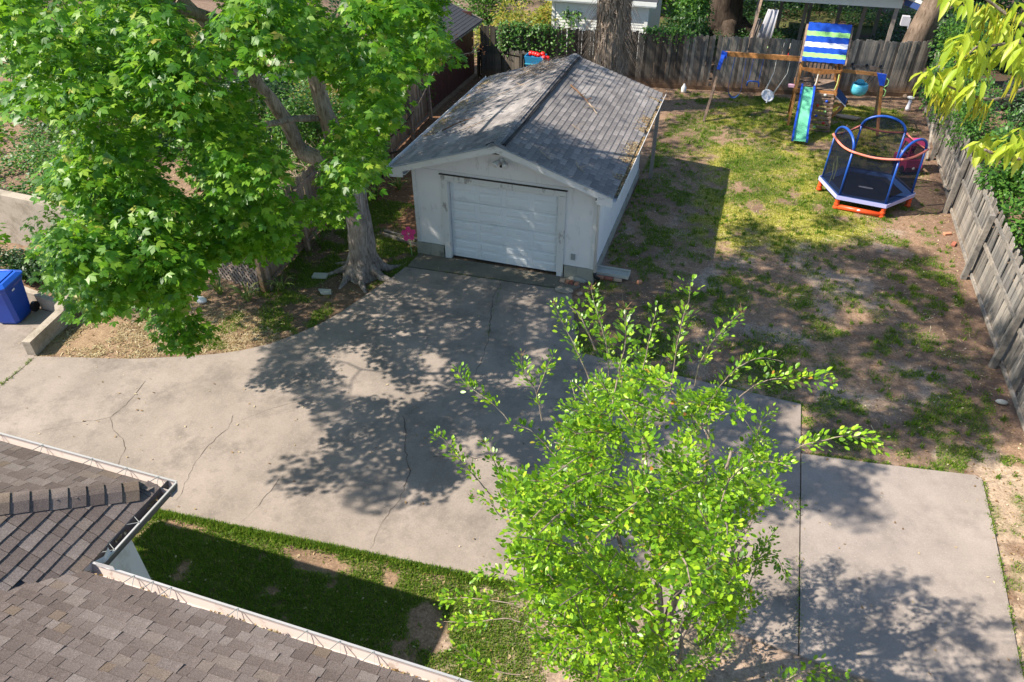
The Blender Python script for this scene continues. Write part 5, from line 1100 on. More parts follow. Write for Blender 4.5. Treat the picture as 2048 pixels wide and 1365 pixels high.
part('beam', MB().prism3([(6.6, 20, 2.37), (12.5, 20, 2.40), (12.5, 20, 2.85), (6.6, 20, 2.85)], (0, .12, 0)), MATS['beam_white'], cp)
part('beam', MB().box((6.7, 22.5, 2.55), (.1, 5, .3)), MATS['beam_white'], cp)
part('roof', MB().prism3([(6.0, 19.6, 2.9), (12.9, 19.6, 2.95), (12.9, 19.6, 3.0), (6.0, 19.6, 2.95)], (0, 6.2, 0)), MATS['dark_roof'], cp)
part('roof_edge', MB().prism3([(12.55, 20.0, 2.55), (13.5, 18.9, 2.42), (13.5, 18.9, 2.62), (12.55, 20.0, 2.75)], (0, .1, 0)), MATS['blue_trim'], cp)
part('roof_edge', MB().prism3([(12.55, 20.0, 2.78), (13.6, 18.9, 2.64), (13.6, 18.9, 2.74), (12.55, 20.0, 2.90)], (0, .1, 0)), MATS['beam_white'], cp)
for x, y in ((7.0, 20.08), (12.35, 20.08), (12.3, 24.5), (8.0, 24.5), (9.3, 24.5), (10.6, 24.5), (11.4, 22.2), (9.0, 22.3)): part('post', MB().box((x, y, 1.22), (.15, .15, 2.45)), MATS['post_grey'], cp)
part('vent_box', MB().box((12.7, 19.6, 2.05), (.28, .25, .35)).box((12.86, 19.45, 1.98), (.03, .03, .4)), MATS['grey_cloth'], cp)
solo('leaning_pole', MB().bar((6.85, 19.0, .0), (7.1, 19.9, 2.7), .1, .08, (1, 0, 0)), MATS['cedar_grey'], 'pale wooden pole leaning against the left carport post', 'pole')
def cloth(x0, x1, y, z0, z1, mat, label):
    vs = []; fs = []
    for i in range(9):
        for k, z in enumerate((z0, (z0 + z1) / 2, z1)):
            t = i / 8; w_ = 1 - .35 * k / 2; xc = (x0 + x1) / 2 + (.1 * k); vs.append((xc + (t - .5) * (x1 - x0) * w_, y + .05 * math.sin(i * 2.2), z))
    for i in range(8):
        for k in range(2): fs.append((i * 3 + k, i * 3 + 3 + k, i * 3 + 4 + k, i * 3 + 1 + k))
    m_ = MB().add(vs, fs); o = solo('hanging_tarp', m_, MATS[mat], label, 'tarp', smooth=True); s_ = o.modifiers.new('solid', 'SOLIDIFY'); s_.thickness = .01
cloth(7.1, 7.75, 19.7, .6, 2.1, 'grey_cloth', 'pale grey tarp hanging beside the left carport post'); cloth(6.75, 7.1, 19.75, .6, 1.7, 'post_grey', 'darker grey tarp hanging left of the carport post')
def chair(x, y, rz, label):
    t_ = thing('folding_chair', label, 'chair', (x, y, 0), rz); R = Matrix.Rotation(rz, 3, 'Z'); f = lambda a, b, c: V3(x, y, 0) + R @ V3(a, b, c)
    bm = MATS['black_plastic']
    for s in (-.25, .25): part('frame', MB().tube([f(s, .25, 0), f(s, -.2, .45), f(s, .22, .45), f(s, .32, 1.0)], .016, 6).tube([f(s, -.25, 0), f(s, .22, .45)], .016, 6), bm, t_, True)
    part('seat', MB().box(f(0, .0, .45), (.5, .42, .03), rz), MATS['dark_cloth'], t_); part('backrest', MB().prism3([f(-.25, .24, .55), f(.25, .24, .55), f(.25, .32, 1.0), f(-.25, .32, 1.0)], R @ V3(0, .02, 0)), MATS['dark_cloth'], t_)
chair(8.35, 18.9, 2.6, 'black folding chair under the left side of the carport'); chair(10.9, 21.2, .3, 'black chair deep under the right side of the carport')
tb = thing('patio_table', 'grey patio table behind the striped canvas roof', 'table', (9.0, 19.2, 0))
part('tabletop', MB().box((8.75, 18.7, .98), (1.1, .6, .05)), MATS['grey_box'], tb)
for x in (8.3, 9.2): part('leg', MB().tube([(x, 18.5, .96), (x + .08, 18.7, .5), (x - .05, 18.9, 0)], .025, 6), MATS['black_plastic'], tb)
gr_ = thing('kettle_grill', 'dark green covered kettle grill beside the black folding chair', 'grill', (7.9, 18.4, 0))
part('bowl', MB().ball((7.85, 18.35, .85), .24, 10, 1, 1, .8), MATS['hold_green'], gr_, True); part('lid', MB().ball((7.85, 18.35, .80), .25, 10, 1, 1, .8), MATS['dark_cloth'], gr_, True)
for a in range(3): part('leg', MB().tube([(7.85, 18.35, .7), (7.85 + .3 * math.cos(a * 2.1), 18.35 + .3 * math.sin(a * 2.1), 0)], .02, 5), MATS['metal_strap'], gr_)
wg = thing('wagon', 'red wagon with a curved tan handle just over the fence left of the tower', 'wagon', (8.6, 17.6, 0))
part('tray', MB().box((8.55, 17.6, .85), (.5, .5, .12)), MATS['red_plastic'], wg); part('handle', MB().tube([(8.3, 17.3, .8), (8.28, 17.2, 1.1), (8.4, 17.2, 1.25), (8.8, 17.3, 1.3)], .03, 8), MATS['brick_tan'], wg, True); part('base', MB().box((8.55, 17.6, .4), (.4, .4, .78)), MATS['dark_cloth'], wg)
gt = thing('glass_table', 'low glass-topped table behind the fence right of the tower', 'table', (11.3, 18.6, 0))
part('tabletop', MB().box((11.2, 18.5, .98), (1.5, .7, .03)), MATS['grey_box'], gt)
for x in (10.55, 11.85): part('leg', MB().tube([(x, 18.3, .96), (x, 18.3, 0)], .03, 6), MATS['black_plastic'], gt)
m = MB(); m.lathe((16.2, 15.2, .3), [(.32, 0), (.42, .5), (.46, .9), (.4, .95), (.1, 1.0)], 16); solo('lidded_bin', m, MATS['dark_cloth'], 'black lidded bin among the plants at the top right', 'bin', smooth=True)

# ------------------------------------------------------------------ foliage tools
def unit(a): return a / (np.linalg.norm(a, axis=-1, keepdims=True) + 1e-9)
def frame_xn(x, n_):
    x = unit(x); z = unit(n_ - x * np.sum(n_ * x, -1, keepdims=True)); return np.stack([x, np.cross(z, x), z], 2)
def plant_leaves(parent, name, P, Fm, size, tv, tf, mat, quota, leaf='leaf'):
    """the quota leaves that show largest are objects sharing one mesh, the rest one mass"""
    P = np.asarray(P); size = np.asarray(size); n_ = len(P)
    idx = np.arange(n_)
    if quota:
        cl = np.array(CAM_LOC); d = P - cl; k = d @ np.array(fwd); ok = (k > .3) & (np.abs(d @ np.array(rt)) / np.maximum(k, .01) < .69) & (np.abs(d @ np.array(up)) / np.maximum(k, .01) < .46)
        sc = np.where(ok, size / np.maximum(k, .01), 0); order = np.argsort(-sc); pick = order[:quota]; pick = pick[sc[pick] > 0]
        me = np_mesh(leaf, np.asarray(tv, float), np.asarray(tf), mat)
        for i in pick:
            m_ = Matrix(Fm[i].tolist()).to_4x4() @ Matrix.Scale(float(size[i]), 4); m_.translation = Vector(P[i].tolist()); place(leaf, me, parent, None, m_)
        keep = np.ones(n_, bool); keep[pick] = False; idx = idx[keep]
    if len(idx):
        place(name, scatter_mesh(name, tv, tf, P[idx], Fm[idx], size[idx], mat), parent, 'stuff')
def attach_twigs(nodes, targets, r0=.02, wig=.08, rng=RNG, sides=4, maxr=9):
    """grow a twig from the nearest existing node to every target; nodes: list of (xyz)"""
    m_ = MB(); N_ = [np.array(x, float) for x in nodes]; arr = np.array(N_)
    T = np.asarray(targets); d0 = np.min(np.linalg.norm(T[:, None] - arr[None], axis=2), axis=1); order = np.argsort(d0)
    cap = np.zeros((len(arr) + 3 * len(T), 3)); cap[:len(arr)] = arr; cnt = len(arr); rad = np.full(len(cap), r0 * 2.2)
    for i in order:
        t_ = T[i]; dd = np.linalg.norm(cap[:cnt] - t_, axis=1); j = int(np.argmin(dd)); a = cap[j].copy(); L = dd[j]
        if L > maxr: continue
        r1 = min(rad[j] * .75, r0 + .012 * L); q1 = a * .65 + t_ * .35 + rng.normal(0, wig * L, 3) * .5; q2 = a * .3 + t_ * .7 + rng.normal(0, wig * L, 3) * .5 + [0, 0, .04 * L]
        m_.tube([a, q1, q2, t_], [r1, r1 * .8, r1 * .6, r1 * .35], sides, caps=False)
        cap[cnt] = q1; rad[cnt] = r1 * .8; cap[cnt + 1] = q2; rad[cnt + 1] = r1 * .6; cap[cnt + 2] = t_; rad[cnt + 2] = r1 * .4; cnt += 3
    return m_
def limb(pts, rads, sides=12, sub=4, wob=.02):
    P = [Vector(p) for p in pts]; Q = []; Rr = []
    for i in range(len(P) - 1):
        p0 = P[max(i - 1, 0)]; p1 = P[i]; p2 = P[i + 1]; p3 = P[min(i + 2, len(P) - 1)]
        for k in range(sub):
            t = k / sub; Q.append(.5 * ((2 * p1) + (p2 - p0) * t + (2 * p0 - 5 * p1 + 4 * p2 - p3) * t * t + (3 * p1 - p0 - 3 * p2 + p3) * t ** 3) + Vector((random.uniform(-wob, wob), random.uniform(-wob, wob), 0)))
            Rr.append(rads[i] * (1 - t) + rads[i + 1] * t)
    Q.append(P[-1]); Rr.append(rads[-1]); return Q, Rr
def bark_tube(m_, pts, rads, sides=14, flute=.06, sub=5, wob=.01):
    Q, Rr = limb(pts, rads, sides, sub, wob); b = len(m_.v); m_.tube(Q, Rr, sides, caps=True)
    k = 0
    for i, q_ in enumerate(Q):
        for j in range(sides):
            v = Vector(m_.v[b + i * sides + j]); f_ = 1 + flute * (math.sin(j * 2.4 + i * .3) * .6 + math.sin(j * 5.1 + i * .9) * .4) ; m_.v[b + i * sides + j] = tuple(q_ + (v - q_) * f_)
    return Q
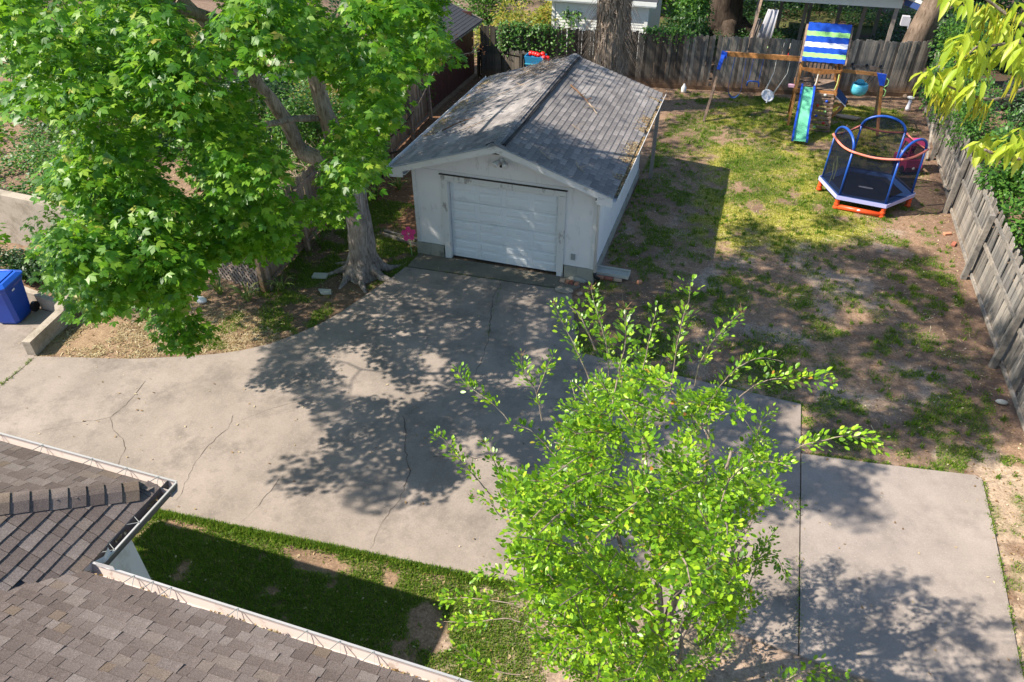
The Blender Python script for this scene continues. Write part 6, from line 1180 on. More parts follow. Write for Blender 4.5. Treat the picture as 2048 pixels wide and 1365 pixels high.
# ------------------------------------------------------------------ the maple
CR = np.array([[float(a) / 100 for a in s.split(',')] for s in """-327,-642,745,24 -286,-658,749,36 -515,-472,703,21 -471,-487,708,36 -553,-401,684,22 -578,-380,679,27 -170,-591,745,20 -61,-678,756,29 -202,-515,729,33 -131,-558,729,34 -238,-417,701,28 -65,-585,751,30 -164,-472,726,26 -348,-254,661,38 -379,-177,647,26 -59,-527,738,31 16,-618,758,30 -484,24,610,31 -223,-300,676,34 -259,-254,666,24 -123,-377,705,37 -76,-418,717,26 -385,30,619,29 78,-599,758,21 -29,-434,719,29 -23,-402,715,35 -384,147,600,21 100,-562,754,35 119,-555,755,27 41,-436,729,27 138,-554,748,35 110,-508,734,25 204,-620,763,25 -30,-235,679,25 -80,-104,657,30 147,-491,740,32 189,-533,754,33 175,-509,748,26 121,-388,715,23 242,-607,763,25 231,-555,750,28 185,-452,734,26 94,-280,697,24 182,-396,722,26 8,-50,649,23 229,-466,740,24 192,-391,724,32 204,-359,718,36 245,-432,734,29 233,-407,728,36 337,-571,770,36 315,-521,759,26 -562,-451,666,25 -339,-606,712,32 -256,-662,732,35 -109,-785,765,29 -145,-566,725,27 52,-759,774,25 -337,-341,671,30 -201,-473,698,28 -686,54,565,35 -432,-206,632,34 -512,-117,609,25 -618,83,573,26 -599,61,579,36 -65,-428,699,31 -65,-428,699,36 23,-542,727,35 -114,-358,683,33 13,-485,721,22 -78,-348,681,31 -292,-46,609,22 278,-828,802,35 169,-638,754,21 216,-709,771,22 223,-562,746,29 196,-513,735,24 130,-360,705,25 313,-702,781,20 192,-455,727,31 330,-700,777,37 308,-618,764,28 344,-693,780,33 153,-273,681,29 304,-540,739,36 304,-540,739,35 213,-311,692,25 -361,-589,700,27 -63,-833,769,38 -64,-662,736,24 -415,-267,631,31 -114,-567,710,37 -230,-433,677,35 -390,-258,631,22 -634,55,544,32 -54,-434,687,32 -20,-480,699,25 159,-706,756,32 -141,-236,640,25 133,-629,739,33 288,-832,793,24 131,-599,735,26 168,-647,744,29 104,-358,677,22 344,-789,783,21 -30,-94,608,26 153,-430,691,29 142,-347,675,25 124,-287,675,27 112,-263,669,31 218,-430,706,35 376,-747,781,22 241,-423,705,24 235,-366,696,31 312,-540,736,30 -87,-819,755,20 -136,-778,743,21 -100,-801,742,29 -149,-760,730,35 8,-816,762,28 -380,-437,650,35 -441,-343,628,36 -137,-613,703,29 -158,-592,697,34 -257,-481,669,23 51,-780,748,27 -503,-167,584,33 -260,-426,657,20 -344,-316,622,29 -386,-245,604,38 -398,-28,551,35 -68,-454,669,21 -306,-55,562,34 -355,13,543,22 83,-568,712,23 47,-496,692,26 236,-745,758,37 -111,-208,622,35 171,-597,723,31 330,-740,768,26 317,-716,762,34 265,-593,731,34 152,-376,677,21 244,-521,705,31 79,-152,615,25 79,-152,615,24 237,-465,696,26 149,-218,627,27 227,-389,671,30 282,-475,705,32 -924,-181,532,29 -298,-674,692,30 38,-925,778,37 -110,-805,741,35 -260,-667,686,23 -254,-662,689,25 -806,-201,541,21 -250,-636,679,35 -261,-606,680,29 -239,-599,680,35 -138,-679,703,21 -316,-514,652,27 -333,-469,633,31 -442,-366,600,24 110,-877,768,36 -313,-453,645,30 -100,-663,708,25 -323,-400,633,30 -261,-464,652,28 -314,-398,631,25 -437,-270,593,36 -442,-242,590,27 -19,-665,714,28 178,-881,777,33 -216,-429,636,22 -244,-377,629,24 -186,-442,648,24 -319,-184,571,23 250,-857,778,33 232,-834,771,25 262,-855,775,24 217,-786,755,30 217,-786,755,28 284,-849,773,37 236,-781,754,36 -153,-159,576,29 96,-517,688,21 42,-394,658,21 129,-533,696,35 171,-584,697,30 253,-579,712,34 224,-510,685,23 236,-534,692,36 252,-530,691,34 300,-568,706,37 262,-469,680,24 162,-251,622,23 286,-491,684,31 81,31,554,25 -926,-222,522,35 -314,-688,681,22 -440,-563,641,27 -731,-325,562,30 -187,-757,708,33 -827,-227,517,25 -32,-845,742,31 -278,-621,668,30 -863,-119,502,33 -551,-377,589,22 92,-915,769,33 -241,-612,665,29 -502,-336,579,23 -27,-761,721,32 -58,-715,709,30 -313,-465,629,34 -421,-340,582,32 -45,-714,704,22 -76,-669,691,33 -406,-334,584,25 39,-773,721,25 -413,-280,572,36 -393,-301,579,27 177,-892,762,24 70,-755,730,25 -143,-520,658,36 124,-740,727,21 -89,-477,647,36 -304,-188,560,20 -256,-15,509,36 -74,-286,591,26 120,-551,676,24 150,-597,690,36 174,-617,696,28 115,-525,669,27 212,-655,716,37 57,-153,581,26 340,-702,728,23 205,-381,648,26 342,-669,728,21 316,-571,695,22 316,-571,695,27 404,-763,750,22 291,-470,667,21 322,-542,688,21 -607,-460,591,35 -47,-858,732,21 -459,-525,614,31 -336,-600,635,37 -300,-614,644,29 -323,-594,637,23 -363,-555,619,27 -409,-516,605,28 -361,-525,615,30 -72,-759,700,29 -227,-618,651,27 85,-900,749,34 -271,-553,626,34 -256,-542,634,26 -387,-400,575,36 -557,-203,521,23 -288,-471,611,27 -23,-719,690,38 -336,-351,575,21 -154,-533,645,31 -213,-470,624,30 -80,-601,654,31 -65,-593,657,34 170,-819,734,33 -85,-493,625,29 -475,-20,468,26 122,-722,709,35 -17,-548,653,25 167,-765,720,29 150,-743,713,26 287,-863,754,37 271,-841,747,27 241,-739,723,24 4,-377,611,34 -138,-128,526,29 209,-671,697,34 318,-824,749,27 341,-735,728,22 77,-162,562,37 343,-683,710,23 281,-508,665,21 368,-698,721,22 390,-720,727,29 198,-290,600,31 122,-43,527,28 375,-644,704,29 -141,-786,694,22 4,-903,737,33 -334,-603,631,36 -40,-841,708,34 -9,-856,718,22 -148,-739,674,26 -657,-278,508,36 -30,-805,708,31 -492,-363,541,21 -208,-623,637,25 -222,-602,627,32 -6,-803,701,22 -53,-735,681,24 -536,-246,499,36 24,-794,700,23 -155,-603,641,21 -402,-357,553,28 -17,-718,688,24 -178,-552,631,28 -249,-468,599,33 -568,-136,484,32 -556,-108,473,38 -283,-400,575,38 -613,-24,437,38 173,-879,739,32 217,-862,743,24 -278,-261,540,23 -458,8,455,34 -20,-528,638,23 116,-702,695,26 -207,-268,544,22 184,-658,681,35 81,-502,630,23 167,-605,672,22 -236,26,470,35 26,-352,592,34 -85,-99,500,35 115,-439,611,27 340,-793,738,22 120,-402,615,28 -124,54,459,31 367,-812,745,34 66,-255,573,31 49,-188,540,21 234,-501,651,25 244,-473,641,30 346,-684,707,21 314,-585,679,33 157,-205,558,30 -199,-731,663,31 -523,-433,548,35 -166,-721,662,28 -282,-602,610,35 -521,-381,530,21 -342,-538,591,37 -481,-401,530,21 3,-834,700,27 -397,-454,553,20 -62,-744,674,32 -83,-724,666,29 16,-803,692,27 -314,-453,562,31 -89,-676,646,33 -176,-568,610,25 178,-908,742,25 159,-887,735,38 -55,-659,653,27 180,-906,743,34 -203,-468,581,22 -375,-282,513,32 -185,-35,455,20 -199,-13,448,27 196,-605,660,32 71,-382,577,37 138,-495,615,26 -24,-170,511,21 337,-776,719,31 211,-548,643,27 254,-590,655,31 315,-705,693,34 122,-304,572,36 372,-790,729,24 393,-813,733,31 288,-605,664,23 281,-522,647,30 -59,-860,692,27 -549,-464,519,30 -683,-321,464,37 -567,-416,504,26 -250,-650,620,21 -262,-627,612,38 -356,-534,560,23 -267,-611,593,31 -78,-761,658,35 -28,-794,679,23 -349,-473,551,38 27,-801,690,34 -242,-540,589,29 -110,-664,627,26 -89,-684,635,26 -218,-542,577,33 -438,-287,491,32 -62,-672,640,34 -265,-449,548,34 28,-753,667,32 182,-885,728,25 -1,-677,650,31 186,-884,728,34 -123,-79,458,28 112,-454,595,21 160,-494,607,36 134,-449,592,28 88,-328,556,26 138,-419,587,30 279,-640,666,32 387,-820,727,20 -156,-789,655,23 -108,-827,671,34 -631,-395,474,28 84,-956,720,23 61,-937,712,23 -407,-530,544,36 77,-932,712,21 32,-894,695,36 -525,-385,485,34 -569,-346,469,24 60,-883,697,28 103,-922,714,33 -627,-260,435,21 126,-940,723,37 -6,-799,665,33 45,-836,679,28 24,-817,671,36 -400,-372,492,28 -57,-710,632,22 -48,-708,630,37 151,-907,713,20 -52,-685,620,31 54,-780,664,31 -268,-406,519,37 -61,-630,610,26 73,-769,670,37 73,-769,670,31 -411,-183,444,28 -230,-390,525,34 198,-866,704,33 224,-883,714,24 -303,-240,452,29 -17,-542,578,33 -381,-81,395,28 -210,-284,483,31 -292,-179,442,21 126,-435,572,25 229,-613,637,33 332,-771,686,24 298,-675,655,29 322,-695,661,26 -509,-574,531,25 -329,-702,586,31 -684,-424,460,30 -245,-753,613,37 28,-923,701,32 -19,-886,685,33 89,-956,718,30 -69,-800,648,26 12,-853,673,31 127,-944,719,32 -37,-709,625,27 -430,-311,457,34 -483,-226,419,29 -21,-705,623,26 9,-720,634,23 206,-917,719,37 -19,-674,619,37 89,-773,658,30 -277,-318,468,22 -46,-580,584,22 -439,-62,359,33 -16,-577,575,21 -71,-492,538,33 -248,-231,441,32 11,-250,478,35 55,-289,493,21 378,-837,709,29 268,-636,634,36 339,-744,676,28 268,-609,625,24 -110,-585,561,27 58,-765,639,35 -249,-431,480,37 188,-883,687,33 -2,-655,596,25 -277,-305,443,25 -162,-421,499,29 198,-850,683,35 -135,-415,495,33 -135,-415,495,37 -199,-313,443,27 -199,-313,443,38 185,-548,571,29 122,-439,527,26 300,-713,647,27 204,-509,571,33 347,-775,676,30 223,-531,577,34 -598,-376,402,25 -518,-428,428,32 -715,-261,345,32 -528,-405,420,29 89,-921,679,20 -438,-211,378,22 20,-708,603,21 57,-748,621,31 -354,-261,406,27 -105,-541,531,34 -329,-258,399,36 -261,-314,425,25 115,-758,626,26 55,-648,581,25 -192,-342,445,30 -4,-569,538,35 -86,-468,492,30 127,-475,520,26 115,-454,511,30 273,-710,621,34 -31,-194,400,31 208,-572,572,21 289,-675,617,31 71,-228,439,31 -328,-575,498,25 -177,-705,563,23 -351,-529,482,26 -287,-585,509,24 85,-907,658,34 2,-832,620,21 -186,-631,535,38 38,-839,637,37 -251,-554,492,32 -51,-744,586,37 -370,-418,422,31 -4,-650,560,35 13,-670,570,35 97,-743,610,34 7,-625,546,34 -13,-576,533,30 53,-657,571,28 88,-672,579,31 -122,-103,344,25 156,-520,535,29 268,-664,598,24 -130,-758,560,36 -259,-649,501,34 -666,-274,309,34 -603,-329,339,31 -413,-464,423,35 -19,-816,606,31 -2,-810,608,24 -131,-676,538,22 -20,-763,590,30 37,-698,566,21 -92,-517,474,34 -69,-505,479,28 -115,-419,440,36 -99,-439,450,27 9,-553,513,22 -191,-265,376,24 -59,-226,371,32 -98,-163,342,34 -116,-117,324,27 144,-537,518,33 110,-418,475,24 147,-460,490,32 171,-503,509,35 -266,-634,480,30 -97,-779,561,26 -665,-285,295,37 11,-866,614,23 -289,-594,457,37 23,-866,609,27 -98,-724,548,38 130,-925,658,30 110,-906,648,27 48,-830,603,38 -362,-438,393,30 219,-898,656,26 83,-741,576,35 -64,-563,487,35 239,-891,656,35 -147,-399,396,31 76,-675,538,34 33,-585,503,35 59,-603,512,31 43,-583,502,33 -199,-229,341,20 170,-563,517,35 87,-388,438,30 314,-772,609,31 265,-689,568,30 17,-213,356,38 5,-192,346,31 -513,-479,362,37 -469,-514,383,28 -494,-467,370,38 -425,-501,381,31 -236,-662,475,22 -141,-727,520,28 -159,-678,506,34 -361,-495,404,20 -344,-491,402,21 -46,-767,555,31 -103,-693,506,28 -278,-528,412,29 58,-735,553,33 -302,-314,318,25 -52,-568,476,36 244,-900,642,37 18,-628,497,21 81,-683,526,24 -219,-312,328,26 -289,-212,274,31 213,-838,609,35 274,-890,642,31 -60,-455,414,34 142,-708,553,22 157,-728,563,23 81,-455,440,38 133,-537,481,32 240,-678,551,25 353,-864,644,28 168,-526,481,26 60,-939,628,36 -594,-387,304,29 89,-953,639,34 85,-931,627,27 -155,-715,499,31 10,-858,584,25 -37,-797,556,38 -214,-617,439,31 91,-881,605,22 91,-881,605,23 -72,-714,508,34 -57,-606,472,35 -108,-549,441,36 120,-771,565,29 133,-774,556,31 -296,-222,265,20 87,-468,421,24 87,-468,421,26 166,-585,490,36 163,-535,472,27 336,-824,619,37 -104,-783,517,32 96,-937,615,35 -198,-664,456,37 3,-843,564,32 3,-820,551,24 -469,-390,290,25 -242,-587,405,23 136,-921,619,31 -115,-667,460,35 16,-794,537,27 75,-754,522,26 221,-895,616,25 14,-646,475,35 112,-735,530,37 -236,-313,292,26 229,-704,522,22 178,-624,478,23 -8,-322,312,32 -164,-742,469,33 86,-949,604,28 -407,-502,331,20 80,-923,598,27 25,-868,565,35 -109,-726,466,32 -362,-497,319,33 -336,-505,340,24 -5,-785,516,21 -269,-511,346,29 -29,-746,492,29 17,-777,517,31 81,-759,513,29 -2,-666,457,30 -16,-648,444,37 0,-666,456,22 -146,-469,349,38 -178,-431,327,33 98,-723,510,27 209,-856,588,37 264,-869,590,27 3,-523,386,31 182,-680,488,23 141,-622,454,30 126,-553,423,34 136,-544,430,23 -163,-750,458,33 84,-930,587,23 -138,-739,462,26 54,-895,560,32 113,-947,595,32 -443,-442,256,35 -326,-546,326,37 -25,-799,506,35 72,-887,563,26 101,-904,572,31 -299,-535,328,32 -30,-754,483,25 162,-929,598,35 162,-929,598,25 -5,-700,457,29 141,-838,555,25 174,-875,578,25 -10,-649,440,32 23,-668,444,21 216,-890,583,28 -259,-301,234,28 39,-658,451,31 162,-790,524,38 120,-706,481,35 135,-725,493,35 149,-716,498,30 -39,-467,350,23 77,-599,426,32 77,-599,426,25 40,-489,373,25 -28,-391,316,29 194,-683,480,26 228,-715,508,37 138,-578,428,30 -166,-782,461,23 -149,-783,453,24 -316,-649,358,30 -203,-729,419,26 -511,-448,234,24 58,-924,564,32 -110,-764,461,29 -107,-740,448,30 114,-928,577,31 143,-943,589,24 143,-943,589,31 83,-870,539,24 41,-811,506,31 -86,-687,423,29 23,-774,477,25 121,-829,533,20 172,-884,568,26 133,-827,530,27 84,-773,495,31 191,-882,563,22 11,-681,433,27 186,-859,552,33 201,-857,548,30 224,-874,559,24 216,-830,536,25 56,-616,414,29 217,-823,543,32 -203,-764,416,33 136,-1026,612,27 99,-989,590,25 -270,-667,357,23 -132,-755,439,33 114,-963,574,26 -402,-527,257,28 147,-970,595,21 -69,-764,444,31 -71,-736,439,23 -52,-753,450,35 -92,-703,406,28 -275,-529,285,35 -53,-734,434,37 -90,-699,410,26 65,-813,493,32 -14,-719,436,26 105,-820,510,29 -30,-676,414,22 -210,-480,279,21 -227,-462,267,36 146,-832,519,24 190,-869,538,35 186,-840,535,23 -31,-582,368,28 90,-716,439,34 51,-636,390,38 -141,-396,231,24 26,-566,365,37 -2,-528,341,37 -77,-889,497,30 -183,-807,437,33 -183,-807,437,23 112,-1013,595,30 105,-991,585,31 85,-974,573,25 132,-1009,593,36 103,-970,571,20 144,-1003,596,22 -134,-748,408,31 -171,-714,383,20 -268,-630,321,26 -70,-774,431,30 169,-976,578,30 113,-925,540,29 93,-879,523,27 111,-897,535,22 116,-901,527,23 168,-929,554,23 148,-890,528,37 55,-783,453,32 122,-853,503,24 0,-703,410,22 29,-720,418,23 78,-773,455,28 189,-872,535,26 30,-691,412,31 -4,-641,365,23 169,-810,496,35 78,-701,422,26 218,-841,521,29 71,-657,397,35 -84,-452,263,34 -348,-693,316,23 -71,-873,473,28 140,-1034,600,23 132,-1012,589,33 111,-996,576,36 97,-978,564,30 -137,-784,404,29 -104,-795,419,38 -89,-791,419,26 -109,-774,406,27 -67,-787,415,31 152,-964,558,21 179,-974,576,34 -60,-753,412,20 127,-904,519,27 145,-921,532,29 187,-952,558,27 95,-844,483,36 -117,-588,311,23 -192,-476,235,23 -127,-547,285,33 144,-1038,592,37 -155,-797,395,30 -72,-861,447,28 -88,-841,438,23 169,-1030,593,28 -210,-703,329,21 128,-978,550,35 107,-940,523,32 -60,-772,389,29 124,-938,520,30 -101,-710,360,36 157,-947,536,36 -58,-745,380,23 114,-894,497,32 167,-944,536,38 -56,-700,353,37 -68,-887,454,29 -89,-872,441,25 -56,-886,450,33 -324,-682,278,27 -66,-871,432,35 -46,-887,446,29 -33,-883,446,20 -70,-825,409,29 -38,-834,426,29 141,-979,544,37 -144,-734,346,34 159,-977,539,26 122,-944,512,33 -55,-771,388,30 182,-987,559,20 -216,-608,245,28 185,-965,544,24 167,-948,531,35 -28,-747,365,33 -177,-802,358,30 -94,-864,412,33 128,-1016,544,22 -97,-823,382,34 139,-1012,545,34 -89,-821,380,38 -14,-861,424,21 -234,-649,242,23 -253,-633,228,36 -80,-754,336,34 200,-990,547,21 -109,-697,296,37 123,-1021,540,30 -25,-899,422,36 -124,-822,352,26 -53,-862,397,26 -151,-785,327,33 146,-952,493,33 21,-844,389,35 -162,-697,235,22 -10,-821,348,21 -9,-800,333,29 39,-833,354,31 -97,-755,260,21 34,-843,343,36 34,-843,343,25 34,-820,331,23 17,-804,316,37 -977,-613,470,42 -889,-492,380,45 -1061,-499,560,50 -1012,-426,530,39 -1017,-342,530,50 -969,-647,530,44 -1014,-622,560,46 -998,-523,560,41 -1100,-532,680,44 -1074,-436,650,43 -959,-297,500,37 -1027,-294,590,42 -1060,-665,680,39 -804,-498,380,49 -1113,-417,710,44 -964,-543,590,50 -1017,-480,650,39 -1119,-455,770,46 -1026,-362,680,43 -842,-191,470,47 -960,-649,650,50 -1121,-640,830,39 -973,-482,650,49 -974,-310,650,41 -958,-228,650,37 -873,-119,560,51 -873,-73,560,43 -696,-517,410,47 -787,-502,500,47 -836,-453,560,38 -950,-447,680,36 -853,-380,590,48 -740,-270,440,38 -957,-331,680,48 -959,-306,710,43 -1016,-243,770,50 -964,-131,710,51 -1050,-732,830,41 -925,-382,710,47 -851,-212,620,42 -853,-145,620,39 -831,-41,590,48 -1037,-706,890,38 -666,-488,440,47 -863,-541,680,42 -684,-361,470,44 -1001,-391,830,41 -557,-142,350,39 -923,-227,740,38 -913,-64,740,41 -596,-560,440,50 -1081,-707,980,38 -1085,-532,980,45 -563,-195,380,52 -711,-192,560,49 -754,-174,620,45 -882,-100,740,49 -925,-46,800,46 -679,-486,560,39 -812,-507,710,49 -802,-431,710,47 -846,-318,770,39 -856,-202,770,38 -639,-67,530,48 -776,-73,680,36 -986,-133,920,39 -756,55,650,47 -758,-723,710,44 -452,-537,350,47 -479,-501,380,46 -747,-576,680,39 -833,-592,800,40 -634,-443,560,46 -878,-513,830,47 -492,-301,410,50 -1012,-493,980,38 -583,-248,500,40 -780,-278,740,39 -738,-70,680,44 -780,-51,740,41 -777,71,740,37 -655,-814,650,39 -389,-653,350,42 -929,-859,950,45 -428,-540,380,37 -691,-574,680,39 -743,-530,740,47 -775,-486,770,51 -997,-562,1040,39 -688,-374,680,40 -840,-285,860,41 -630,-117,590,41 -468,-23,440,51 -554,-12,530,37 -971,-177,1010,47 -951,-921,1010,52 -710,-731,740,47 -545,-609,560,43 -670,-559,710,41 -849,-437,920,44 -398,-172,380,38 -673,-263,710,48 -603,-140,620,51 -849,-46,920,40 -851,-3,920,38 -811,63,860,44 -570,-827,650,38 -498,-695,560,40 -768,-742,860,39 -521,-591,590,51 -492,-480,560,42 -545,-312,620,51 -939,-441,1040,51 -946,-321,1070,48 -919,-229,1040,37 -923,-191,1040,39 -616,-1,680,44 -787,-40,890,41 -755,64,860,39 -768,-936,920,43 -350,-486,440,50 -354,-389,440,39 -660,-466,800,46 -392,-239,470,49 -620,-312,740,49 -984,-437,1160,50 -425,-41,500,51 -927,-221,1100,45 -864,-58,1010,40 -770,65,920,39 -435,-840,590,37 -243,-527,350,47 -418,-480,560,46 -525,-451,680,47 -727,-297,920,50 -799,-246,980,38 -488,68,650,36 -441,132,590,52 -396,-1001,590,51 -695,-982,920,49 -195,-495,350,45 -385,-448,560,45 -879,-309,1130,42 -573,-31,770,42 -417,65,620,50 -448,136,650,52 -695,83,920,42 -258,-952,470,45 -272,-925,500,46 -244,-867,470,42 -769,-810,1040,41 -586,-484,830,39 -684,-476,950,51 -615,-288,890,46 -867,-359,1160,48 -792,-194,1070,50 -331,136,560,37 -693,87,980,39 -368,-987,650,48 -629,-73,950,42 -609,-1177,980,37 -308,-981,620,37 -489,-638,830,37 -792,-566,1160,39 -789,-523,1160,46 -542,-297,890,46 -611,-289,980,40 -459,-167,800,48 -333,12,650,40 -668,-21,1040,39 -541,119,890,45 -424,-1088,800,45 -700,-646,1130,38 -634,-575,1040,49 -535,-479,920,38 -427,-371,800,50 -428,-300,800,51 -834,-448,1280,38 -171,-8,530,43 -715,-134,1130,42 -620,-52,1040,48 -596,33,1010,45 -527,164,920,47 -55,-818,440,44 -616,-704,1070,44 2,-226,350,40 -356,-190,770,37 -380,-167,800,41 -303,-577,770,50 -165,-451,590,46 -538,-522,1040,41 0,-207,410,37 -634,-429,1130,37 -669,-336,1190,40 -713,-313,1220,45 -404,-523,920,42 -292,-413,800,52 -331,-354,830,49 -582,-398,1130,49 -453,-699,1040,38 -162,-496,680,42 -295,-537,860,49 -333,-499,890,47 -697,-645,1310,41 -558,-483,1160,46 -691,-422,1310,42 -715,-381,1310,49 -621,-742,1280,47 -232,-478,830,43 -144,-299,710,51 -374,-362,980,50 -150,-110,740,44 -298,-704,950,43 -528,-543,1190,38 -606,-551,1310,40 -355,-335,1010,50 -16,-1079,680,39 34,-885,620,37 -272,-572,980,47 -265,-446,950,48 124,-216,530,38 22,-138,620,40 6,-1103,710,51 -472,-788,1250,40 -199,-603,920,41 -539,-723,1310,50 -89,-384,800,46 -589,-578,1370,44 42,-191,650,38 -576,-447,1370,48 -550,-359,1340,41 106,-808,620,46 -266,-896,1040,52 -418,-843,1220,38 -391,-787,1190,37 -48,-454,800,44 -64,-438,830,50 -558,-632,1400,44 155,-249,590,42 -291,-376,1070,51 -375,-329,1190,48 -59,-694,860,46 -157,-574,980,39 -323,-412,1160,38 -256,-328,1100,47 -282,-275,1130,49 -238,-839,1100,39 -251,-679,1130,42 -458,-745,1370,41 -263,-498,1160,50 -495,-514,1400,45 -62,-914,980,40 -344,-957,1280,47 198,-406,680,49 -302,-590,1220,47 -182,-510,1100,47 144,-264,740,37 56,-268,830,44 -300,-347,1220,40 -55,-194,950,45 64,32,830,45 -37,-698,980,37 133,-382,800,42 -381,-573,1370,45 158,-244,770,50 85,-189,860,49 -343,-314,1340,51 38,-77,890,43 167,26,740,38 -177,-58,1130,46 227,-895,740,39 50,-885,920,48 -95,-834,1100,37 -311,-892,1340,51 68,-476,920,42 -263,-579,1280,50 212,-320,740,51 -312,-521,1340,44 84,-241,890,50 -123,-176,1130,42 -318,-195,1340,37 -202,-696,1250,37 241,-330,770,45 -16,-410,1070,44 116,-199,890,39 -115,-241,1160,46 -299,-238,1370,48 -136,-703,1250,39 -165,-673,1280,50 -291,-682,1400,46 -12,-503,1100,45 -40,-393,1130,45 -129,-352,1220,52 -70,-275,1160,44 -185,-248,1280,46 71,-84,1010,42 254,-655,860,51 60,-629,1070,44 261,-439,830,49 -181,-523,1340,39 -50,-412,1190,50 68,-233,1070,40 305,-75,770,39 130,-119,980,48 65,-1008,1100,48 237,-723,920,51 -171,-788,1370,49 -89,-662,1280,40 -66,-601,1250,40 289,-194,860,51 44,-227,1130,38 164,-126,1010,40 243,-37,890,48 35,29,1130,49 386,-626,800,38 149,-620,1070,51 -59,-646,1310,36 321,-414,860,52 -146,-587,1400,41 146,-329,1070,42 20,-313,1220,37 35,-157,1190,47 149,-41,1070,37 274,-735,950,48 168,-753,1100,38 63,-717,1190,44 -24,-674,1310,42 236,-431,1010,51 -72,-485,1370,48 378,-188,860,40 323,-174,920,37 216,-188,1040,46 -96,-280,1370,52 295,-61,950,48 66,-863,1250,42 388,-633,890,52 24,-759,1310,43 167,-641,1130,38 6,-638,1310,51 222,-483,1070,52 394,-313,860,44 -37,-374,1370,46 65,-156,1250,41 286,-607,1040,39 478,-478,830,36 326,-519,1010,50 167,-410,1190,43 356,-282,980,39 129,-347,1220,52 232,-205,1100,48 161,-172,1190,42 167,-123,1190,45 198,-838,1190,37 439,-684,920,39 243,-725,1130,42 413,-561,950,42 393,-450,980,49 163,-406,1250,51 214,-293,1190,39 160,-270,1250,42 344,-701,1070,51 217,-685,1220,43 137,-682,1310,51 194,-603,1250,51 181,-485,1250,49 376,-263,1040,42 265,-718,1220,39 419,-473,1040,40 268,-468,1220,38 372,-338,1100,39 293,-332,1190,37 346,-649,1160,43 353,-582,1160,47 357,-481,1160,49 -678,-334,1010,40 -772,-352,1130,37 -551,-201,890,49 -766,-256,1130,38 -282,22,560,39 -376,16,680,50 -386,30,710,37 -614,-35,950,40 -678,5,1040,50 -449,-250,800,46 -195,-60,530,45 -377,-105,740,45 -196,24,530,39 -353,-5,710,46 -659,100,1040,51 -788,-431,1250,51 -363,-195,770,43 -412,-167,800,39 -659,-245,1100,43 -688,-413,1190,39 -129,-9,530,49 -55,-109,500,51 -673,-363,1190,36 -585,-300,1100,44 -630,-416,1190,49 -57,-105,560,41 -342,-186,860,41 -517,-382,1130,47 -662,-367,1280,45 -493,-257,1100,40 -173,-229,770,46 -391,-284,1010,37 -278,-167,890,48 4,-130,620,40 40,-54,560,39 -49,-78,680,39 -313,-282,1010,40 -34,-119,710,51 -608,-308,1340,47 -249,-299,1010,48 -171,-209,920,37 -58,-75,770,40 -106,-251,890,49 -133,-170,920,39 -4,-210,800,47 -127,-183,950,42 -280,-394,1160,50 123,-118,710,38 -906,-446,1070,47 -715,-354,920,51 -685,-339,920,43 -770,-372,1070,43 -504,-291,770,39 -409,-236,710,38 -642,-372,1070,43 -413,-267,680,44 -850,-480,1220,42 -12,-154,410,48 -765,-532,1310,40 -154,-232,770,46 -272,-301,830,40 -627,-496,1190,39 -479,-427,1130,42 -130,-274,800,50""".split()])
mp_ = thing('maple_tree', 'big maple with furrowed pale grey bark and green lobed leaves left of the garage', 'tree', (-.92, -1.26, 0))
trunk = MB()
tq = bark_tube(trunk, [(-.93, -1.26, -.1), (-.92, -1.26, .12), (-.90, -1.26, .5), (-.87, -1.27, 1.1), (-.86, -1.3, 2.0), (-.94, -1.3, 2.75), (-1.18, -1.35, 3.6), (-1.29, -1.4, 4.38), (-1.28, -1.5, 5.13), (-1.33, -1.6, 6.0), (-1.5, -2.2, 8.2), (-1.9, -3.2, 10.5)],
               [.54, .42, .34, .30, .275, .26, .19, .165, .16, .15, .11, .05], 22, .11)
for a, L in ((-2.9, .75), (-2.1, .55), (-1.3, .6), (-.35, .95), (.5, .6), (1.7, .6), (2.7, .6)):
    bark_tube(trunk, [(-.9 + .2 * math.cos(a), -1.26 + .2 * math.sin(a), .42), (-.9 + .42 * math.cos(a), -1.26 + .42 * math.sin(a), .13), (-.9 + (.42 + L * .4) * math.cos(a + .1), -1.26 + (.42 + L * .4) * math.sin(a + .1), .02), (-.9 + (.4 + L) * math.cos(a + .25), -1.26 + (.4 + L) * math.sin(a + .25), -.05)], [.16, .12, .07, .03], 9, .05, 4)
part('trunk', trunk, MATS['maple_bark'], mp_, True)
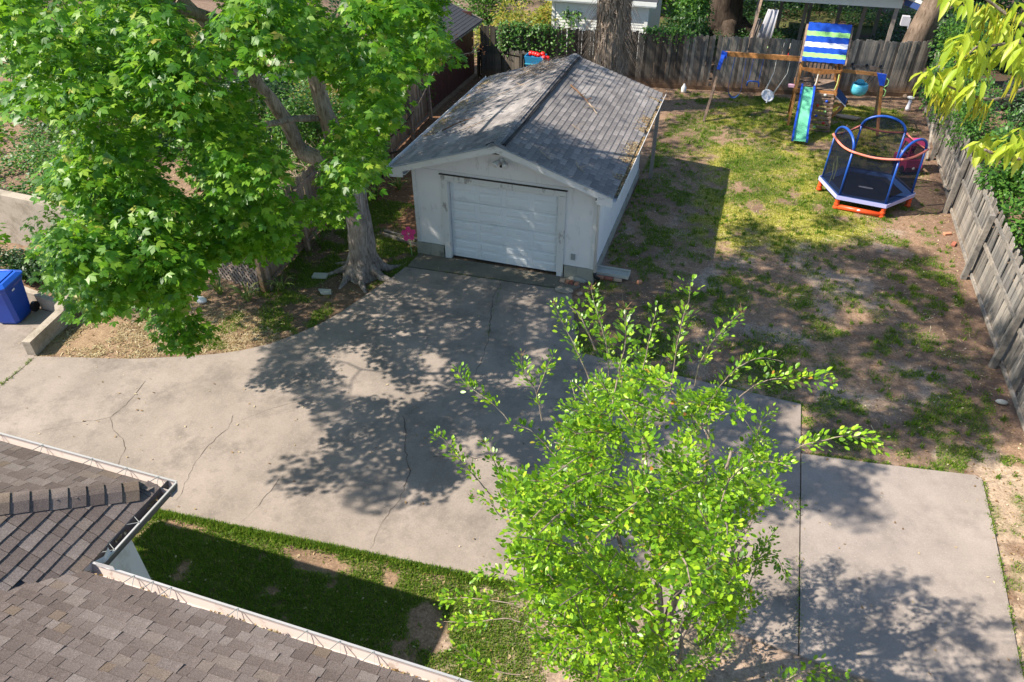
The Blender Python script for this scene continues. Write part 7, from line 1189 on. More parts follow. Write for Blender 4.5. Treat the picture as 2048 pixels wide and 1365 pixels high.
limbs = [([(-.96, -1.32, 2.6), (-1.45, -1.6, 3.0), (-1.76, -1.8, 3.3), (-1.85, -2.0, 4.0), (-2.07, -2.3, 4.74), (-2.13, -2.6, 5.31), (-2.6, -3.3, 6.6), (-3.2, -4.2, 8.4)], [.2, .18, .165, .15, .135, .12, .09, .04]),
         ([(-1.29, -1.4, 3.88), (-1.67, -1.9, 4.0), (-1.92, -2.6, 4.1), (-2.4, -3.6, 4.3)], [.075, .07, .06, .03]),
         ([(-1.3, -1.55, 5.5), (-1.52, -2.2, 5.71), (-1.58, -2.8, 5.89), (-1.59, -3.3, 6.15), (-1.69, -4.0, 6.51), (-1.74, -4.6, 6.75), (-1.9, -5.4, 7.1), (-1.6, -7.0, 8.3), (-.8, -8.4, 9.6)], [.13, .12, .115, .11, .10, .095, .085, .06, .03]),
         ([(-1.35, -1.6, 5.9), (-1.62, -2.2, 6.2), (-1.63, -2.5, 6.48), (-1.3, -3.2, 8.0), (-.6, -4.2, 10.2), (.6, -5.0, 11.8)], [.10, .09, .085, .08, .06, .03]),
         ([(-2.1, -2.5, 5.2), (-2.04, -4.0, 5.36), (-1.84, -5.0, 5.52), (-1.63, -6.0, 5.7), (-2.18, -6.5, 5.74), (-2.82, -6.8, 5.75), (-3.62, -7.0, 5.64)], [.09, .075, .065, .055, .05, .045, .035]),
         ([(-1.66, -6.0, 5.7), (-1.91, -6.5, 5.6), (-1.91, -6.6, 5.45), (-1.94, -6.8, 5.2)], [.035, .03, .025, .015]),
         ([(-2.6, -3.3, 6.6), (-4.2, -4.6, 7.6), (-5.8, -6.0, 8.8), (-6.8, -7.2, 9.6)], [.08, .065, .045, .02]),
         ([(-3.0, -4.0, 8.0), (-3.8, -6.5, 9.3), (-4.0, -8.6, 9.8)], [.06, .045, .02]),
         ([(-1.4, -1.9, 7.0), (-.4, -.6, 8.6), (.8, .4, 10.5)], [.08, .055, .02]),
         ([(-1.3, -1.5, 6.2), (-2.6, -.2, 7.6), (-4.0, 1.0, 9.4)], [.08, .055, .02]),
         ([(-1.9, -3.2, 9.9), (-2.6, -5.6, 11.6), (-3.2, -7.4, 12.6)], [.06, .045, .02])]
nodes_ = [tuple(q) for q in tq if q.z > 2.4]
for pts, rads in limbs:
    lm = MB(); qs = bark_tube(lm, pts, rads, 10, .05, 5, .02); part('limb', lm, MATS['maple_bark'], mp_, True); nodes_ += [tuple(q) for q in qs]
tw = attach_twigs(nodes_, CR[:, :3], .014, .10); part('twigs', tw, MATS['twig_bark'], mp_, kind='stuff')
cnt = (np.where(CR[:, 2] > 7.5, 150, 100) * (CR[:, 3] / .4) ** 2).astype(int); ci = np.repeat(np.arange(len(CR)), cnt); n_ = len(ci)
dv = unit(RNG.normal(0, 1, (n_, 3))); rr = RNG.random(n_) ** .42; r_ = CR[ci, 3]
off = dv * rr[:, None] * r_[:, None] * np.array([1.05, 1.05, .62]); off[:, 2] -= .25 * (off[:, 0] ** 2 + off[:, 1] ** 2) / r_
LP = CR[ci, :3] + off
outd = off.copy(); outd[:, 2] = -.02 - .16 * RNG.random(n_); outd[:, :2] += RNG.normal(0, .14, (n_, 2)); nn_ = np.stack([RNG.normal(0, .38, n_) + .12, RNG.normal(0, .38, n_) - .22, np.ones(n_)], 1) + off * 1.3
plant_leaves(mp_, 'foliage', LP, frame_xn(outd, nn_), RNG.uniform(.06, .115, n_), MAPLE_V, MAPLE_F, MATS['maple_leaf'], 300)
m = MB()
P_ = RNG.normal(0, 1, (46, 3)) * [.16, .12, .10] + [-1.35, 9.9, 3.35]; 
# ------------------------------------------------------------------ the big vine-covered tree behind the garage
C2_ = np.array([[float(a) / 100 for a in s.split(',')] for s in """-716,1022,1010,56 -682,1109,970,44 -689,1163,970,43 -567,983,890,43 -669,1284,970,57 -637,864,1010,45 -754,926,1130,59 -537,1097,890,42 -683,1079,1050,47 -770,1108,1130,46 -594,1271,970,56 -606,751,1010,50 -634,779,1050,48 -508,961,890,58 -431,1096,810,60 -740,1076,1170,51 -684,1176,1090,51 -588,681,1050,50 -481,876,930,59 -404,1144,810,51 -697,1026,1170,50 -529,1198,970,50 -565,1235,1010,44 -400,727,890,45 -416,817,890,57 -292,993,770,46 -682,866,1170,46 -478,1034,970,47 -703,1049,1210,59 -400,1249,890,51 -540,1226,1050,45 -360,667,890,52 -463,669,1010,54 -613,716,1170,50 -446,969,970,52 -517,1067,1050,55 -474,1161,1010,49 -408,593,970,53 -283,914,850,56 -465,899,1050,51 -511,930,1090,43 -525,943,1130,42 -351,1087,890,45 -608,1061,1210,59 -727,1059,1330,51 -732,1104,1330,51 -502,600,1130,52 -457,668,1090,55 -291,940,890,46 -203,1044,810,48 -500,1003,1130,49 -451,1071,1050,47 -418,1126,1050,43 -428,706,1090,46 -548,677,1250,55 -491,835,1170,47 -128,1116,770,42 -171,1226,810,42 -650,1063,1330,50 -115,945,770,58 -425,925,1130,50 -646,897,1370,48 -331,1087,1050,56 -335,1143,1050,54 -498,1126,1210,49 -553,712,1330,58 -429,826,1210,60 -595,1055,1370,52 -77,1371,770,46 -422,661,1250,59 -329,793,1130,46 -562,790,1410,48 -449,883,1250,50 -409,944,1210,52 -195,1099,970,49 18,1265,730,44 -593,1084,1410,51 -139,895,970,52 -223,902,1050,57 -278,990,1130,57 -222,1093,1050,60 -96,1228,890,52 -154,1279,970,51 -113,708,970,60 -304,807,1210,54 -293,899,1170,59 -461,932,1370,48 -95,1148,970,56 -261,615,1210,45 -192,760,1090,53 151,948,730,54 -89,959,1010,42 96,1108,770,53 -376,1101,1330,53 -316,508,1290,49 12,795,930,44 -116,785,1090,46 190,1003,730,57 -274,899,1250,57 -272,1035,1250,49 -228,1144,1210,53 113,667,850,44 -96,648,1090,53 -120,690,1130,49 -72,946,1090,52 69,1098,890,42 -430,882,1490,42 233,1249,730,56 5,1193,970,44 -146,1167,1170,52 -28,579,1090,60 25,671,1010,51 -319,568,1410,52 -340,605,1410,49 45,852,970,44 -33,848,1090,52 151,987,850,49 -280,891,1370,51 -381,968,1490,47 290,900,770,60 -265,690,1370,49 -127,764,1250,43 -359,776,1490,56 179,1120,890,47 -16,1091,1090,58 -241,1063,1370,59 9,479,1130,51 172,650,930,48 -113,570,1250,48 160,867,970,47 -210,775,1370,54 -342,801,1530,43 -346,867,1530,44 -329,962,1490,58 -73,353,1250,56 257,623,890,51 -52,573,1250,48 210,810,930,57 267,924,890,54 334,1059,810,43 166,1017,1010,43 9,1027,1170,59 77,1144,1090,48 -88,1144,1290,53 20,344,1210,53 21,413,1210,44 103,501,1090,44 -124,477,1370,53 -161,582,1410,48 -51,1104,1290,58 170,323,1090,57 1,351,1290,45 236,509,1010,58 378,667,850,48 323,732,890,49 -169,529,1490,58 -109,973,1410,57 294,426,970,50 249,522,1050,58 258,569,1050,42 320,636,970,52 -95,874,1450,43 256,1169,1050,56 465,1323,810,59 303,399,1010,55 123,364,1210,50 210,613,1130,43 163,643,1170,53 388,788,930,43 114,1030,1250,49 346,419,1010,45 250,526,1130,52 547,851,810,53 155,741,1250,51 134,855,1250,43 414,1051,970,56 400,1156,970,47 346,1199,1010,58 -12,1068,1450,50 130,663,1330,54 246,825,1170,57 -24,747,1490,54 117,946,1330,58 278,314,1210,59 170,332,1330,45 498,780,930,46 452,845,1010,49 400,892,1050,48 -6,740,1530,55 152,865,1330,53 533,1187,890,58 255,521,1290,55 629,931,850,44 464,994,1050,56 426,1025,1090,57 342,1037,1170,43 468,1170,1010,54 453,1196,1050,44 290,1167,1250,47 387,341,1170,52 229,363,1370,56 473,672,1090,56 320,730,1250,55 414,887,1130,50 682,1043,850,53 163,951,1410,43 596,1192,930,58 469,363,1130,57 603,659,970,47 203,596,1410,45 527,885,1050,43 662,1112,890,52 444,1075,1170,42 358,1104,1250,50""".split()])
bt = thing('vine_covered_tree', 'thick tree trunk wrapped in bare vines behind the garage ridge', 'tree', (2.35, 11.9, 0))
trunk = MB(); tq = bark_tube(trunk, [(2.35, 11.9, -.1), (2.35, 11.9, .5), (2.36, 11.9, 1.6), (2.38, 11.9, 3), (2.4, 12.0, 6), (2.2, 12.2, 9), (1.8, 12.4, 12)], [.78, .62, .58, .52, .47, .40, .2], 20, .09); part('trunk', trunk, MATS['vine_bark'], bt, True)
vn = MB()
for k in range(170):
    a = random.uniform(0, 6.28); z0 = random.uniform(1.6, 4.6); r0 = .56 if z0 < 2 else .52; pts = []
    for i in range(7):
        z = z0 - i * random.uniform(.08, .22); a += random.gauss(0, .12); rr_ = r0 + .03 + (.10 * i / 6) * random.random(); pts.append((2.38 + rr_ * math.cos(a), 11.9 + rr_ * math.sin(a), max(.9, z)))
    vn.tube(pts, [.026, .026, .022, .018, .014, .010, .005], 4, caps=False)
part('vines', vn, MATS['twig_bark'], bt, kind='stuff')
hang = MB()
for k in range(70):
    s = random.choice((-1, 1)); x = 2.38 + s * random.uniform(.4, .6); z = random.uniform(2.2, 4); L = random.uniform(.3, 1.0); pts = [(x + s * L * .25 * i, 11.5 + random.uniform(-.1, .1), z - L * .28 * i - .03 * i * i) for i in range(4)]
    hang.tube(pts, [.007, .006, .005, .003], 3, caps=False)
part('hanging_twigs', hang, MATS['twig_bark'], bt, kind='stuff')
nodes_ = [tuple(q) for q in tq if q.z > 5]
for pts, rads in (([(2.38, 12, 5.5), (4.5, 12.5, 8), (7.5, 13, 11)], [.2, .14, .05]), ([(2.3, 12, 6), (0, 11, 9), (-3, 10, 11)], [.2, .14, .05]), ([(2.2, 12.1, 8), (3, 9.5, 11), (4, 7, 13)], [.16, .1, .05]), ([(2.2, 12.2, 8.5), (1, 14.5, 11), (0, 17, 13)], [.16, .1, .05]), ([(2.0, 12.3, 9.5), (-1, 8, 11.5), (-3, 5.5, 12.5)], [.14, .1, .05])):
    lm = MB(); qs = bark_tube(lm, pts, rads, 10, .05, 5, .04); part('limb', lm, MATS['vine_bark'], bt, True); nodes_ += [tuple(q) for q in qs]
part('twigs', attach_twigs(nodes_, C2_[:, :3], .015, .10), MATS['twig_bark'], bt, kind='stuff')
cnt = (46 * (C2_[:, 3] / .4) ** 2).astype(int); ci = np.repeat(np.arange(len(C2_)), cnt); n_ = len(ci)
off = unit(RNG.normal(0, 1, (n_, 3))) * (RNG.random(n_) ** .42)[:, None] * C2_[ci, 3][:, None] * np.array([1, 1, .6])
outd = off.copy(); outd[:, 2] = -.2; nn_ = np.stack([RNG.normal(0, .45, n_), RNG.normal(0, .45, n_), np.ones(n_)], 1)
plant_leaves(bt, 'foliage', C2_[ci, :3] + off, frame_xn(outd, nn_), RNG.uniform(.10, .17, n_), OVAL_V, OVAL_F, MATS['bush_leaf'], 0)
